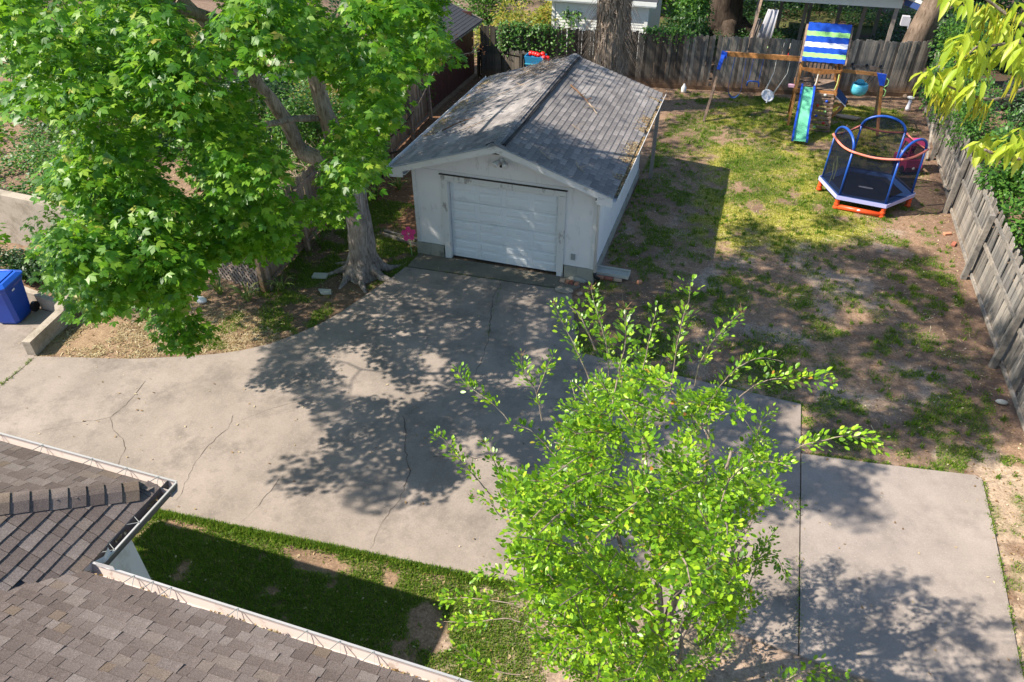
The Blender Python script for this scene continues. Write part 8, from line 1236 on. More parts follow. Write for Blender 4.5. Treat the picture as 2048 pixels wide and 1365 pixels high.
# ------------------------------------------------------------------ crape myrtle in the foreground
SH = []
for s in """1 558,-960,431 539,-960,452 509,-960,473 503,-960,488;1 588,-950,434 581,-950,474 569,-950,490 566,-950,514;1 577,-930,450 585,-930,482 592,-930,505;1 629,-920,475 620,-920,496 607,-920,523 597,-920,542 588,-920,560;1 646,-900,450 641,-900,502 629,-900,540 620,-900,570;1 673,-1030,575 672,-1030,587 674,-1030,612 671,-1030,643;1 646,-1000,577 633,-1000,605 622,-1000,616;1 680,-920,501 682,-920,526 683,-920,550 685,-920,573;1 711,-950,502 710,-950,534 710,-950,576 713,-950,607 712,-950,626;1 731,-940,511 731,-940,532 737,-940,558 746,-940,578 757,-940,598;1 748,-960,520 753,-960,533 763,-960,555 779,-960,570 797,-960,570;1 769,-940,500 775,-940,513 791,-940,532 814,-940,541 832,-940,544 844,-940,542;1 804,-1020,509 813,-1020,524 823,-1020,539 835,-1020,547 850,-1020,556 865,-1020,556 873,-1020,552;1 799,-900,401 801,-900,426 801,-900,447 807,-900,465;1 549,-990,343 527,-990,372 511,-990,392 496,-990,415 485,-990,422;1 557,-960,320 549,-960,344 536,-960,374 528,-960,394;1 575,-1000,323 557,-1000,333 546,-1000,355 527,-1000,350;1 599,-1020,262 578,-1020,261 551,-1020,257 530,-1020,237;1 600,-1060,274 581,-1060,270 540,-1060,259 505,-1060,240;1 606,-1080,276 588,-1080,274 555,-1080,250 520,-1080,235;1 619,-1120,251 598,-1120,244 573,-1120,250 548,-1120,262;1 840,-880,145 843,-880,237 850,-880,276;1 827,-890,185 834,-890,222 855,-890,245 875,-890,211;1 814,-940,148 827,-940,183 844,-940,232;1 838,-1120,347 851,-1120,382 866,-1120,397 888,-1120,391;1 803,-960,399 827,-960,415 845,-960,400;1 778,-1060,254 797,-1060,283 806,-1060,314;1 596,-940,384 573,-940,407 550,-940,408;0 701,-1174,440 692,-1187,455 683,-1201,464;0 685,-903,394 675,-900,416 665,-898,434;0 675,-953,150 663,-945,154 651,-937,153;0 669,-935,80 653,-922,94 637,-909,102;0 776,-986,392 782,-991,403 789,-995,409;0 635,-1063,291 628,-1074,303 621,-1086,310;0 780,-948,331 793,-959,338 807,-969,340;0 704,-1105,362 692,-1126,377 681,-1146,388;0 790,-831,225 783,-826,236 777,-820,241;0 695,-1030,331 682,-1033,338 670,-1036,340;0 712,-1033,123 704,-1049,136 695,-1065,144;0 751,-1080,517 752,-1095,535 753,-1109,547;0 765,-1019,556 766,-1034,574 767,-1050,586;0 753,-914,290 744,-895,292 736,-877,289;0 640,-1058,226 634,-1074,241 627,-1090,250;0 733,-1013,478 725,-1023,489 716,-1033,495;0 731,-903,253 721,-893,276 711,-883,293;0 746,-1034,253 734,-1049,264 722,-1065,270;0 767,-1089,552 764,-1109,556 762,-1130,554;0 770,-980,405 776,-991,424 783,-1001,438;0 686,-992,488 678,-988,497 670,-983,502;0 751,-1048,525 756,-1063,530 761,-1078,530;0 738,-930,349 741,-916,367 745,-902,379;0 730,-1082,459 733,-1094,467 736,-1106,470;0 635,-1041,199 648,-1033,213 661,-1026,222;0 797,-935,106 813,-926,123 830,-916,135;0 785,-1023,510 798,-1036,527 812,-1049,539;0 646,-1112,307 633,-1110,317 620,-1108,321;0 735,-987,295 733,-1003,309 731,-1019,317;0 652,-936,242 642,-932,264 632,-929,281;0 784,-916,278 773,-905,303 763,-893,323;0 749,-1079,455 750,-1092,463 752,-1106,466;0 720,-1040,444 710,-1040,455 701,-1041,461;0 601,-1008,379 585,-1003,385 568,-998,387;0 763,-1137,550 761,-1157,564 759,-1177,574;0 746,-1042,403 734,-1048,410 722,-1055,412;0 758,-982,205 782,-986,215 807,-990,221;0 656,-1042,482 638,-1051,485 619,-1060,483;0 753,-952,77 758,-935,89 764,-917,95;0 753,-1001,126 748,-991,146 743,-981,162;0 751,-1092,494 763,-1075,501 775,-1057,503;0 713,-942,309 720,-920,327 726,-898,340;0 752,-1070,558 737,-1075,566 723,-1079,568;0 656,-917,113 646,-916,127 635,-916,136;0 691,-912,313 686,-903,322 681,-894,327;0 674,-1131,535 686,-1141,551 697,-1151,562;0 660,-980,512 652,-980,524 644,-979,531;0 770,-877,247 779,-869,264 789,-860,276;0 681,-1166,529 657,-1180,536 632,-1195,538;0 717,-1017,189 697,-1010,206 678,-1004,217;0 656,-1024,519 647,-1028,529 638,-1033,534;0 754,-960,89 746,-948,95 738,-937,95;0 725,-1096,481 739,-1121,489 753,-1145,493;0 786,-1092,459 781,-1119,469 776,-1146,473;0 785,-1008,462 787,-1019,472 789,-1031,478;0 697,-901,468 680,-890,482 663,-878,492;0 679,-1011,206 669,-1018,225 659,-1025,238;0 669,-911,436 647,-896,441 626,-881,440;0 681,-1104,257 671,-1113,278 661,-1123,294;0 743,-1066,237 748,-1081,256 753,-1097,270;0 709,-1160,585 699,-1182,591 689,-1205,592;0 708,-1098,574 705,-1107,590 703,-1116,602;0 762,-1146,492 766,-1160,509 769,-1175,521;0 666,-1097,414 660,-1110,435 654,-1123,450;0 739,-1128,532 729,-1141,548 720,-1154,559;0 754,-1013,174 756,-1031,183 757,-1049,187;0 786,-921,362 797,-898,372 808,-875,377;0 608,-870,392 602,-865,407 596,-859,417;0 694,-1034,312 682,-1044,319 671,-1054,321;0 807,-922,218 816,-899,214 824,-876,205;0 662,-1048,529 648,-1060,538 634,-1073,541;0 831,-866,296 833,-850,308 835,-834,315;0 772,-876,197 759,-868,209 746,-859,215;0 711,-983,105 690,-980,122 670,-976,133;0 737,-1102,446 759,-1110,458 780,-1118,464;0 671,-992,450 656,-1009,445 642,-1025,434;0 738,-1105,316 737,-1120,327 736,-1134,333;0 738,-1051,206 741,-1065,216 744,-1078,221;0 724,-1027,123 718,-1032,137 712,-1036,145;0 748,-1033,437 741,-1044,456 733,-1054,469;0 750,-1059,443 754,-1074,458 759,-1089,467;0 753,-978,300 757,-960,320 760,-942,336;0 653,-993,446 643,-996,467 632,-998,482;0 749,-942,217 744,-930,240 739,-918,258;0 646,-882,204 637,-883,215 628,-883,222;0 754,-1016,363 757,-1036,378 759,-1056,388;0 671,-905,86 666,-893,104 661,-881,116;0 737,-979,266 738,-984,283 739,-989,294;0 771,-985,424 781,-975,443 792,-965,457;0 683,-1121,513 669,-1140,530 656,-1158,542;0 765,-1051,349 786,-1056,356 807,-1060,359;0 672,-1148,499 677,-1163,515 682,-1177,525;0 633,-905,294 622,-903,311 610,-901,324;0 793,-1080,375 794,-1089,385 794,-1098,390;0 656,-1146,528 635,-1146,539 613,-1146,545;0 733,-1048,392 734,-1059,399 734,-1069,401;0 713,-1146,481 705,-1164,490 698,-1183,495;0 789,-880,201 793,-865,211 797,-850,217;0 706,-1126,538 704,-1134,564 702,-1142,585;0 724,-858,317 725,-842,337 726,-826,351;0 670,-917,279 657,-905,287 644,-894,290;0 707,-927,322 696,-920,335 685,-913,343;0 718,-893,224 704,-880,236 690,-867,244;0 735,-994,354 719,-1012,366 702,-1030,373;0 761,-1075,412 764,-1096,433 766,-1117,449;0 740,-974,485 729,-960,501 718,-946,511;0 705,-968,387 699,-954,395 693,-940,399;0 681,-1065,558 675,-1081,564 670,-1097,565;0 690,-1042,284 690,-1046,300 691,-1049,311;0 664,-1105,376 652,-1113,389 639,-1121,398;0 719,-1064,142 706,-1061,151 693,-1058,154;0 782,-1052,241 785,-1071,250 788,-1090,255;0 747,-1126,507 738,-1143,517 730,-1160,523;0 660,-1057,523 649,-1067,543 637,-1076,557;0 769,-1052,495 777,-1078,501 785,-1104,501;0 699,-1069,358 685,-1080,367 672,-1091,371;0 639,-893,222 627,-887,237 614,-880,247;0 649,-906,189 638,-902,204 627,-897,213;0 727,-1020,536 707,-1033,553 687,-1045,566;0 809,-929,68 807,-914,88 804,-900,103;0 713,-1098,414 717,-1114,436 722,-1130,452;0 753,-994,120 744,-1005,134 736,-1015,143;0 795,-941,105 809,-927,118 824,-913,125;0 679,-863,331 677,-847,343 675,-831,350;0 701,-1064,363 698,-1067,375 694,-1070,382;0 758,-1026,407 753,-1052,408 747,-1079,405;0 742,-985,306 731,-994,316 721,-1002,320;0 807,-853,284 804,-841,292 800,-828,294;0 739,-961,240 733,-948,244 728,-934,244;0 671,-1066,567 659,-1078,579 648,-1089,586;0 666,-961,318 652,-947,329 638,-934,335;0 753,-975,42 767,-984,65 781,-994,83;0 760,-1168,406 764,-1174,433 769,-1180,454;0 762,-1076,251 770,-1096,264 778,-1115,273;0 729,-869,173 717,-852,186 705,-835,195;0 630,-979,391 614,-972,406 597,-966,417;0 682,-924,149 680,-913,158 678,-902,163;0 686,-1134,529 684,-1142,540 682,-1150,547;0 695,-1098,448 693,-1110,454 691,-1123,455;0 683,-1123,409 674,-1132,414 666,-1141,414;0 646,-898,341 634,-891,358 621,-884,370;0 662,-991,445 637,-990,448 611,-988,446;0 668,-890,413 662,-886,432 656,-882,446;0 650,-1001,190 634,-1006,204 618,-1010,212;0 782,-1012,514 784,-1025,525 787,-1038,531;0 744,-1084,480 730,-1102,493 715,-1119,500;0 686,-991,103 672,-991,108 658,-991,109;0 713,-949,336 695,-937,350 677,-924,359;0 728,-1011,414 721,-1024,428 713,-1038,437;0 784,-1116,488 785,-1120,503 786,-1123,514;0 649,-962,205 635,-954,215 621,-946,220;0 772,-859,261 782,-848,270 791,-836,273;0 658,-947,162 643,-938,176 628,-929,184;0 740,-1195,591 745,-1209,598 749,-1224,600;0 648,-1171,521 639,-1183,533 630,-1195,539;0 669,-1049,336 663,-1053,346 658,-1057,352;0 642,-1071,269 628,-1075,291 613,-1080,308;0 623,-1104,503 620,-1107,517 616,-1110,525;0 721,-990,106 710,-1003,112 700,-1015,113;0 761,-938,356 764,-929,364 766,-920,368;0 734,-955,462 730,-940,477 726,-925,487;0 699,-1053,200 691,-1068,222 683,-1084,239;0 726,-1153,490 720,-1167,501 714,-1181,507;0 793,-1084,547 792,-1098,564 792,-1113,577;0 661,-1148,537 653,-1160,551 645,-1172,559;0 757,-1055,170 761,-1072,194 764,-1089,213;0 664,-897,433 656,-880,449 648,-863,460;0 650,-859,331 637,-844,339 624,-829,341;0 674,-1113,567 664,-1124,583 655,-1136,594;0 782,-1042,395 785,-1059,396 788,-1076,393;0 798,-875,128 801,-867,145 804,-859,158;0 622,-1099,485 616,-1112,494 610,-1125,499;0 722,-840,262 717,-825,272 711,-811,277;0 728,-1016,393 715,-1027,406 702,-1037,415;0 694,-891,236 685,-879,253 676,-866,264;0 734,-1035,435 725,-1043,441 716,-1051,441;0 711,-1143,389 709,-1158,412 708,-1173,429;0 747,-979,330 751,-956,345 755,-933,354;0 716,-1063,382 704,-1067,393 692,-1070,399;0 611,-888,352 606,-879,362 600,-870,368;0 765,-1138,482 764,-1159,496 763,-1181,505;0 762,-1093,451 763,-1101,466 764,-1110,476;0 678,-880,431 674,-866,452 670,-853,467;0 684,-1151,407 675,-1149,434 666,-1147,456;0 656,-957,145 646,-964,161 637,-970,172;0 683,-1071,495 663,-1084,506 643,-1097,512;0 649,-1154,460 639,-1164,466 629,-1175,466;0 677,-1031,475 669,-1046,485 662,-1061,489;0 749,-1127,296 747,-1130,310 746,-1133,319;0 696,-1113,435 691,-1125,452 686,-1137,464;0 609,-942,260 597,-932,283 586,-922,300;0 667,-1169,479 674,-1166,497 680,-1163,510;0 730,-1091,562 732,-1102,579 735,-1114,591;0 616,-943,320 605,-937,324 594,-932,322;0 665,-956,82 657,-954,98 649,-952,109;0 647,-1108,311 641,-1115,321 634,-1121,326;0 768,-1161,551 754,-1186,561 741,-1210,566;0 615,-1058,436 607,-1067,448 599,-1076,454;0 806,-890,122 809,-878,146 812,-867,165;0 658,-1162,487 654,-1179,498 650,-1196,505;0 645,-1094,429 641,-1105,437 638,-1116,440;0 796,-1045,484 794,-1055,506 792,-1064,523;0 756,-993,418 750,-1010,433 743,-1026,442;0 657,-1130,501 645,-1133,512 632,-1137,519;0 704,-1159,491 701,-1172,498 698,-1185,500;0 766,-1149,573 766,-1161,584 766,-1173,590;0 730,-1035,472 736,-1038,485 742,-1040,492;0 769,-975,417 769,-966,426 769,-957,430;0 743,-1021,137 722,-1021,157 700,-1021,172;0 776,-952,234 780,-930,250 785,-909,262;0 754,-1182,422 751,-1190,432 748,-1198,436;0 769,-1018,337 763,-1022,353 757,-1027,364;0 746,-922,444 750,-908,463 755,-894,477;0 718,-1063,179 716,-1075,188 713,-1088,191;0 582,-1041,387 577,-1035,397 571,-1029,403;0 743,-1118,517 733,-1138,536 723,-1157,550;0 715,-958,61 701,-951,76 687,-944,85;0 779,-989,285 794,-997,302 808,-1005,314;0 801,-845,223 810,-834,243 818,-823,259;0 788,-1028,289 785,-1028,318 782,-1029,341;0 771,-1031,350 775,-1048,364 779,-1065,373;0 626,-929,361 624,-934,378 622,-940,390;0 742,-1074,294 742,-1091,306 742,-1108,312;0 711,-1085,365 700,-1104,368 689,-1124,367;0 668,-894,353 655,-883,367 642,-872,377;0 652,-890,406 644,-887,419 635,-884,428;0 763,-882,233 771,-874,248 778,-866,257;0 609,-1033,426 605,-1054,447 602,-1074,463;0 653,-1120,531 642,-1120,538 630,-1120,541;0 744,-1001,544 732,-1012,552 721,-1024,555;0 710,-1043,353 696,-1054,361 682,-1065,364;0 651,-1107,516 643,-1118,527 636,-1129,533;0 784,-928,220 783,-915,230 782,-903,235;0 644,-907,377 634,-895,398 623,-883,415;0 701,-899,428 699,-880,435 696,-861,437;0 648,-1063,357 652,-1078,361 655,-1092,360;0 686,-1088,249 674,-1099,262 661,-1109,270;0 764,-979,241 784,-984,263 803,-989,279;0 665,-1126,547 642,-1138,559 620,-1150,566;0 718,-971,319 709,-969,331 699,-966,338;0 666,-944,255 655,-938,268 644,-932,276;0 727,-906,251 721,-888,260 716,-871,265;0 591,-999,386 579,-1006,398 567,-1014,404;0 771,-982,383 768,-994,409 765,-1007,430;0 731,-1011,156 726,-1027,165 720,-1042,169;0 737,-940,306 738,-918,311 739,-895,311;0 661,-1161,478 654,-1178,499 647,-1194,515;0 690,-846,317 685,-828,333 681,-809,343;0 751,-1081,537 740,-1100,548 728,-1119,554;0 658,-1178,549 659,-1193,560 660,-1208,565;0 722,-997,441 718,-992,453 714,-988,459;0 706,-1020,295 681,-1020,307 655,-1019,313;0 672,-1177,503 668,-1185,513 664,-1193,517;0 693,-1183,522 684,-1202,535 675,-1221,543;0 774,-878,307 777,-865,321 780,-851,329;0 747,-978,393 744,-951,406 742,-925,415;0 732,-897,351 726,-885,358 720,-873,360;0 771,-1178,403 767,-1187,418 762,-1196,428;0 674,-1144,397 662,-1150,421 649,-1157,441;0 763,-858,177 772,-833,183 781,-808,185;0 782,-1046,510 784,-1070,527 786,-1093,538;0 696,-1127,301 696,-1131,321 697,-1135,337;0 649,-998,511 639,-991,518 628,-984,521;0 764,-849,183 765,-836,193 765,-824,198;0 654,-1097,494 637,-1113,508 620,-1128,516;0 721,-1027,379 712,-1028,399 703,-1029,415;0 627,-1159,564 631,-1173,585 635,-1187,601;0 724,-1197,530 730,-1206,540 737,-1215,544;0 826,-879,363 835,-869,370 843,-860,372;0 674,-1014,209 657,-1024,231 639,-1034,247;0 671,-1135,539 663,-1140,552 654,-1144,560;0 638,-929,301 645,-911,315 651,-893,324;0 671,-1181,549 658,-1194,568 644,-1207,582;0 755,-1010,154 756,-1010,171 757,-1010,182;0 762,-1128,524 762,-1148,524 762,-1169,520;0 642,-898,411 629,-892,426 616,-886,437;0 624,-1091,487 610,-1095,498 596,-1099,504;0 727,-1162,381 718,-1176,396 709,-1190,407;0 652,-1173,500 658,-1181,514 663,-1190,523;0 717,-1108,405 720,-1124,429 723,-1140,449;0 713,-990,548 690,-977,541 666,-964,530;0 747,-1024,132 730,-1016,142 712,-1009,147;0 731,-1066,245 732,-1075,259 733,-1084,269;0 637,-1171,487 637,-1173,513 637,-1175,534;0 714,-1007,384 709,-1011,396 705,-1015,404;0 756,-995,138 754,-1000,151 753,-1006,159;0 780,-1115,358 775,-1128,365 769,-1140,367;0 696,-1178,477 703,-1197,496 710,-1216,509;0 625,-1056,351 629,-1065,370 632,-1075,384;0 671,-1146,580 661,-1161,583 651,-1176,581;0 731,-934,101 730,-924,115 730,-915,123;0 746,-966,345 741,-953,364 735,-939,378;0 725,-934,351 724,-921,365 723,-907,374;0 734,-1125,483 730,-1136,504 727,-1146,519;0 678,-1154,414 669,-1160,424 661,-1167,429;0 661,-1051,536 654,-1060,542 647,-1070,542;0 711,-902,263 701,-880,280 691,-859,291;0 705,-1176,490 712,-1197,506 719,-1219,516;0 782,-924,350 781,-905,373 780,-887,390;0 594,-1042,420 589,-1042,437 584,-1042,449;0 677,-1074,557 664,-1084,565 652,-1094,568;0 802,-879,365 811,-864,372 821,-849,373;0 718,-1007,98 711,-1015,110 705,-1024,117;0 700,-1122,514 690,-1134,532 680,-1147,545;0 732,-1103,298 734,-1107,316 735,-1112,329;0 758,-960,252 753,-945,256 747,-929,255;0 702,-1020,420 693,-1039,442 685,-1057,458;0 747,-1134,502 745,-1143,512 742,-1152,517;0 683,-854,202 683,-843,222 682,-832,238;0 701,-973,525 689,-986,543 676,-1000,555;0 674,-904,361 656,-903,384 639,-902,401;0 655,-967,227 645,-963,235 635,-958,238;0 640,-1106,395 628,-1122,410 616,-1137,420;0 630,-974,368 607,-984,369 584,-994,365;0 644,-1006,218 625,-1014,231 607,-1021,239;0 703,-1054,465 692,-1065,482 681,-1076,493;0 672,-1113,576 661,-1136,585 651,-1159,589;0 663,-1119,441 666,-1144,446 668,-1168,445;0 644,-963,376 637,-964,393 630,-965,404;0 632,-1085,400 623,-1094,416 613,-1102,427;0 743,-1123,384 740,-1134,399 737,-1146,410;0 702,-902,144 690,-889,159 679,-876,168;0 660,-1120,341 655,-1137,344 651,-1154,343;0 744,-981,496 732,-972,505 720,-963,509;0 698,-999,310 680,-1013,325 663,-1027,336;0 702,-1125,403 687,-1144,407 673,-1163,406;0 770,-1060,239 775,-1079,250 779,-1098,255;0 645,-860,396 635,-851,408 624,-843,416;0 705,-1102,313 701,-1113,325 697,-1125,331;0 784,-1029,163 787,-1042,171 789,-1055,175;0 677,-904,413 668,-888,432 658,-872,446;0 680,-1008,395 677,-1017,411 673,-1027,422;0 763,-1145,543 755,-1144,562 747,-1143,576;0 776,-1048,390 779,-1061,395 783,-1075,395;0 794,-972,488 796,-980,498 799,-988,502;0 738,-883,187 727,-861,204 716,-840,216;0 729,-1084,524 711,-1105,536 693,-1125,542;0 679,-1041,142 656,-1035,150 633,-1030,153;0 801,-1016,342 807,-1031,350 812,-1045,353;0 663,-1032,257 638,-1037,270 613,-1041,279;0 685,-1024,334 660,-1020,349 634,-1016,360;0 741,-1128,410 734,-1144,401 728,-1161,386;0 794,-1125,476 781,-1140,490 768,-1155,498;0 687,-1018,326 679,-1035,349 670,-1052,366;0 695,-1058,579 687,-1073,594 680,-1088,604;0 783,-1143,346 782,-1155,362 781,-1166,373;0 783,-916,284 781,-909,299 780,-903,309;0 600,-945,279 579,-950,298 559,-955,312;0 750,-909,301 748,-892,315 745,-875,325;0 805,-898,60 809,-890,70 814,-883,75;0 631,-1036,263 629,-1042,279 626,-1048,289;0 757,-1006,555 749,-1020,568 741,-1034,576;0 819,-847,220 827,-839,235 835,-831,245;0 735,-999,359 736,-1013,370 738,-1026,376;0 691,-924,409 675,-923,434 659,-921,454;0 796,-897,101 800,-886,110 803,-876,114;0 754,-983,332 771,-982,344 788,-981,352;0 671,-1102,513 657,-1112,531 643,-1121,545;0 648,-1161,560 640,-1180,560 632,-1198,555;0 790,-931,407 800,-922,411 810,-913,410;0 605,-1054,406 599,-1060,417 594,-1065,422;0 666,-1168,573 660,-1183,578 654,-1198,578;0 753,-941,340 768,-934,348 782,-927,352;0 666,-1092,372 649,-1099,388 632,-1106,400;0 738,-1025,465 741,-1033,479 745,-1041,489;0 609,-920,344 608,-902,363 607,-884,376;0 614,-1040,440 604,-1052,446 595,-1063,447;0 733,-1170,466 739,-1184,484 746,-1198,496;0 630,-937,389 613,-934,402 597,-931,410;0 701,-1182,515 693,-1185,533 684,-1188,545;0 802,-951,171 816,-935,181 830,-920,187;0 658,-922,145 652,-902,164 647,-883,178;0 697,-1168,472 705,-1183,489 713,-1199,502;0 733,-1025,500 731,-1049,501 729,-1073,498;0 643,-1132,474 638,-1138,484 633,-1145,489;0 812,-958,227 820,-952,236 828,-945,240;0 706,-1047,274 689,-1049,284 672,-1050,289;0 811,-851,312 813,-851,340 815,-851,363;0 647,-1089,383 638,-1092,393 630,-1094,399;0 702,-900,209 701,-885,223 700,-869,233;0 734,-1046,241 719,-1054,248 703,-1061,249;0 686,-1156,494 680,-1167,504 675,-1177,508;0 786,-1057,486 786,-1062,499 786,-1066,506;0 703,-1102,541 709,-1112,551 714,-1123,555;0 705,-912,480 696,-903,482 687,-893,480;0 715,-1048,192 710,-1058,207 705,-1069,217;0 601,-1040,374 587,-1037,395 572,-1035,410;0 653,-1031,200 651,-1040,227 649,-1048,248;0 727,-985,263 715,-993,272 702,-1000,277;0 729,-1023,419 708,-1038,425 686,-1054,426;0 765,-1026,425 756,-1035,442 746,-1044,453;0 705,-927,55 694,-920,66 684,-914,71;0 652,-1002,203 643,-1004,215 634,-1007,222;0 630,-1123,440 635,-1140,450 641,-1157,454;0 771,-1171,519 766,-1181,531 762,-1191,538;0 625,-1058,404 618,-1078,426 612,-1097,443;0 690,-1023,428 677,-1028,434 664,-1032,435;0 690,-1002,302 678,-1004,314 665,-1007,321;0 733,-1130,533 719,-1136,543 705,-1142,547;0 725,-945,169 709,-926,178 694,-906,183;0 624,-1005,291 612,-1000,304 601,-994,312;0 786,-1139,476 779,-1156,483 773,-1174,485;0 784,-961,225 800,-947,233 817,-933,236;0 662,-991,114 650,-1005,112 639,-1019,106;0 777,-1169,547 775,-1179,558 772,-1189,564;0 754,-991,328 744,-997,331 734,-1004,330;0 707,-1158,408 690,-1168,417 673,-1178,422;0 667,-1019,212 652,-1027,231 638,-1035,246;0 681,-1083,335 682,-1100,350 683,-1116,359;0 642,-958,380 639,-957,393 636,-955,401;0 723,-1175,533 731,-1188,547 739,-1201,557;0 760,-1006,356 769,-1021,369 777,-1036,376;0 669,-1112,550 659,-1131,561 648,-1149,567;0 752,-1021,555 740,-1032,569 728,-1043,578;0 749,-1011,566 745,-1028,570 742,-1045,569;0 642,-1083,420 634,-1103,438 626,-1123,451;0 745,-885,248 752,-877,263 760,-869,273;0 745,-1060,509 726,-1062,523 708,-1063,532;0 707,-969,486 694,-976,495 682,-983,500;0 684,-999,384 675,-999,394 666,-999,400;0 674,-991,474 671,-996,485 668,-1002,491;0 783,-848,181 781,-828,193 778,-808,200;0 637,-943,431 623,-949,451 609,-956,467;0 648,-1053,312 635,-1074,330 621,-1094,342;0 643,-1099,434 637,-1123,442 630,-1146,445;0 681,-1081,540 671,-1092,547 662,-1104,549;0 758,-863,131 751,-846,140 744,-829,145;0 661,-1029,292 650,-1039,308 639,-1048,319;0 657,-1024,433 658,-1030,448 659,-1036,458;0 704,-1174,433 704,-1182,446 704,-1190,454;0 747,-957,67 750,-943,74 754,-930,75;0 616,-930,287 614,-924,299 611,-919,306;0 672,-1037,582 673,-1057,579 674,-1076,571;0 794,-863,148 797,-849,163 800,-835,174;0 657,-1098,246 643,-1093,254 629,-1088,257;0 684,-1081,360 671,-1096,378 658,-1111,391;0 646,-1020,320 633,-1020,320 620,-1021,315;0 743,-1072,462 743,-1089,476 743,-1106,485;0 737,-1051,312 733,-1061,322 730,-1070,328;0 729,-1062,239 724,-1070,248 719,-1078,252""".split(';'):
    t_ = s.split(); SH.append((int(t_[0]), np.array([[float(a) / 100 for a in p.split(',')] for p in t_[1:]])))
my = thing('crape_myrtle', 'bright green many-stemmed shrub tree with small oval leaves in the foreground', 'tree', (7.55, -9.75, 0))
stems = []; nodes_ = []
ends = [(6.4, -9.9, 3.2), (6.9, -9.3, 4.2), (7.2, -10.3, 3.8), (7.5, -9.3, 4.6), (7.8, -9.0, 4.0), (8.1, -9.8, 3.6), (7.0, -10.8, 2.9), (8.2, -8.9, 2.9), (6.1, -10.6, 2.2), (7.6, -10.7, 3.2), (6.5, -9.0, 3.0)]
for k, e in enumerate(ends):
    a = 2 * math.pi * k / len(ends); b0 = (7.55 + .16 * math.cos(a), -9.75 + .16 * math.sin(a), -.1); e = Vector(e); c1 = Vector(b0).lerp(e, .35) + Vector((0, 0, .35)); c2 = Vector(b0).lerp(e, .7) + Vector((random.uniform(-.12, .12), random.uniform(-.12, .12), .2))
    st = MB(); qs = bark_tube(st, [b0, c1, c2, e], [.045, .036, .026, .014], 8, .05, 5, .015); part('stem', st, MATS['twig_bark'], my, True); nodes_ += [tuple(q) for q in qs if q.z > .8]
def resample(P, step):
    out_ = [P[0]]; 
    for a, b in zip(P[:-1], P[1:]):
        n1_ = max(1, int(np.linalg.norm(b - a) / step)); out_ += [a + (b - a) * i / n1_ for i in range(1, n1_ + 1)]
    return np.array(out_)
starts = np.array([s[1][0] for s in SH]); part('twigs', attach_twigs(nodes_, starts, .007, .08, maxr=3), MATS['twig_bark'], my, kind='stuff')
sm = MB(); LPs = []; LX = []; LN = []; LS = []
for kind_, P in SH:
    Q = [Vector(p) for p in P]
    if kind_: Q2, _ = limb(Q, [1] * len(Q), sub=4, wob=.004)
    else: Q2 = Q
    L = sum((b - a).length for a, b in zip(Q2, Q2[1:])); sm.tube(Q2, [.0075 * (1 - .7 * i / len(Q2)) for i in range(len(Q2))], 5, caps=False)
    R_ = resample(np.array([tuple(p) for p in Q2]), .034); n1_ = len(R_); start = int(n1_ * (.30 if kind_ else 0))
    for i in range(start, n1_):
        d_ = R_[min(i + 1, n1_ - 1)] - R_[max(i - 1, 0)]; d_ = d_ / (np.linalg.norm(d_) + 1e-9)
        if kind_ and random.random() < .12: continue
        for rep in range(8 if kind_ else 7):
            v = RNG.normal(0, 1, 3); v -= d_ * v.dot(d_); v /= np.linalg.norm(v); v[2] = abs(v[2]) * .5 if random.random() < .6 else v[2]
            o_ = RNG.uniform(.005, .10 if kind_ else .11)
            LPs.append(R_[i] + v * o_ * .9); LX.append(v * .9 + d_ * .7 + np.array([0, 0, .1])); LN.append(np.array([0, 0, 1]) + RNG.normal(0, .38, 3)); LS.append(random.uniform(.034, .070) * (1 if i < n1_ - 3 else .75))
part('shoots', sm, MATS['twig_bark'], my, kind='stuff')
plant_leaves(my, 'foliage', np.array(LPs), frame_xn(np.array(LX), np.array(LN)), np.array(LS), OVAL_V, OVAL_F, MATS['myrtle_leaf'], 300)
# dry seed heads
sh_ = MB()
for kind_, P in SH[:24]:
    if random.random() < .5:
        e = Vector(P[-1])
        for k in range(9): sh_.tube([e, e + Vector((random.uniform(-.05, .05), random.uniform(-.05, .05), random.uniform(.0, .07)))], .0022, 3)
part('dry_heads', sh_, MATS['dry_stick_dark'], my, kind='stuff')
# ------------------------------------------------------------------ walnut branches reaching in from the right
wn = thing('walnut_tree', 'tree outside the right edge whose yellow-green drooping branch tips reach into the top right corner', 'tree', (13.3, -9.4, 0))
trunk = MB(); tq = bark_tube(trunk, [(13.3, -9.4, -.1), (13.25, -9.4, .6), (13.1, -9.5, 3), (12.7, -9.6, 6), (12.3, -9.6, 8.5), (12.2, -9.5, 11)], [.32, .24, .2, .17, .12, .05], 14, .07); part('trunk', trunk, MATS['brown_bark'], wn, True)
TW = {'A': [(12.5, -9.6, 7.6), (10.4, -10.1, 8.35), (8.675, -10.697, 8.445), (8.516, -10.821, 8.402), (8.38, -10.949, 8.383), (8.266, -10.969, 8.396), (8.147, -10.983, 8.435)],
      'B': [(10.4, -10.1, 8.35), (9.4, -10.3, 8.6), (8.657, -10.552, 8.577), (8.428, -10.699, 8.569), (8.332, -10.779, 8.572), (8.258, -10.815, 8.565), (8.208, -10.867, 8.521)],
      'C': [(9.4, -10.3, 8.6), (8.8, -10.5, 8.62), (8.601, -10.741, 8.608), (8.362, -10.864, 8.701), (8.317, -10.9, 8.725), (8.227, -10.919, 8.78), (8.096, -10.983, 8.835)],
      'D': [(10.4, -10.1, 8.35), (9.3, -10.7, 8.15), (8.703, -11.003, 8.198), (8.554, -11.074, 8.164), (8.433, -11.136, 8.193), (8.359, -11.161, 8.218)]}
nd = []
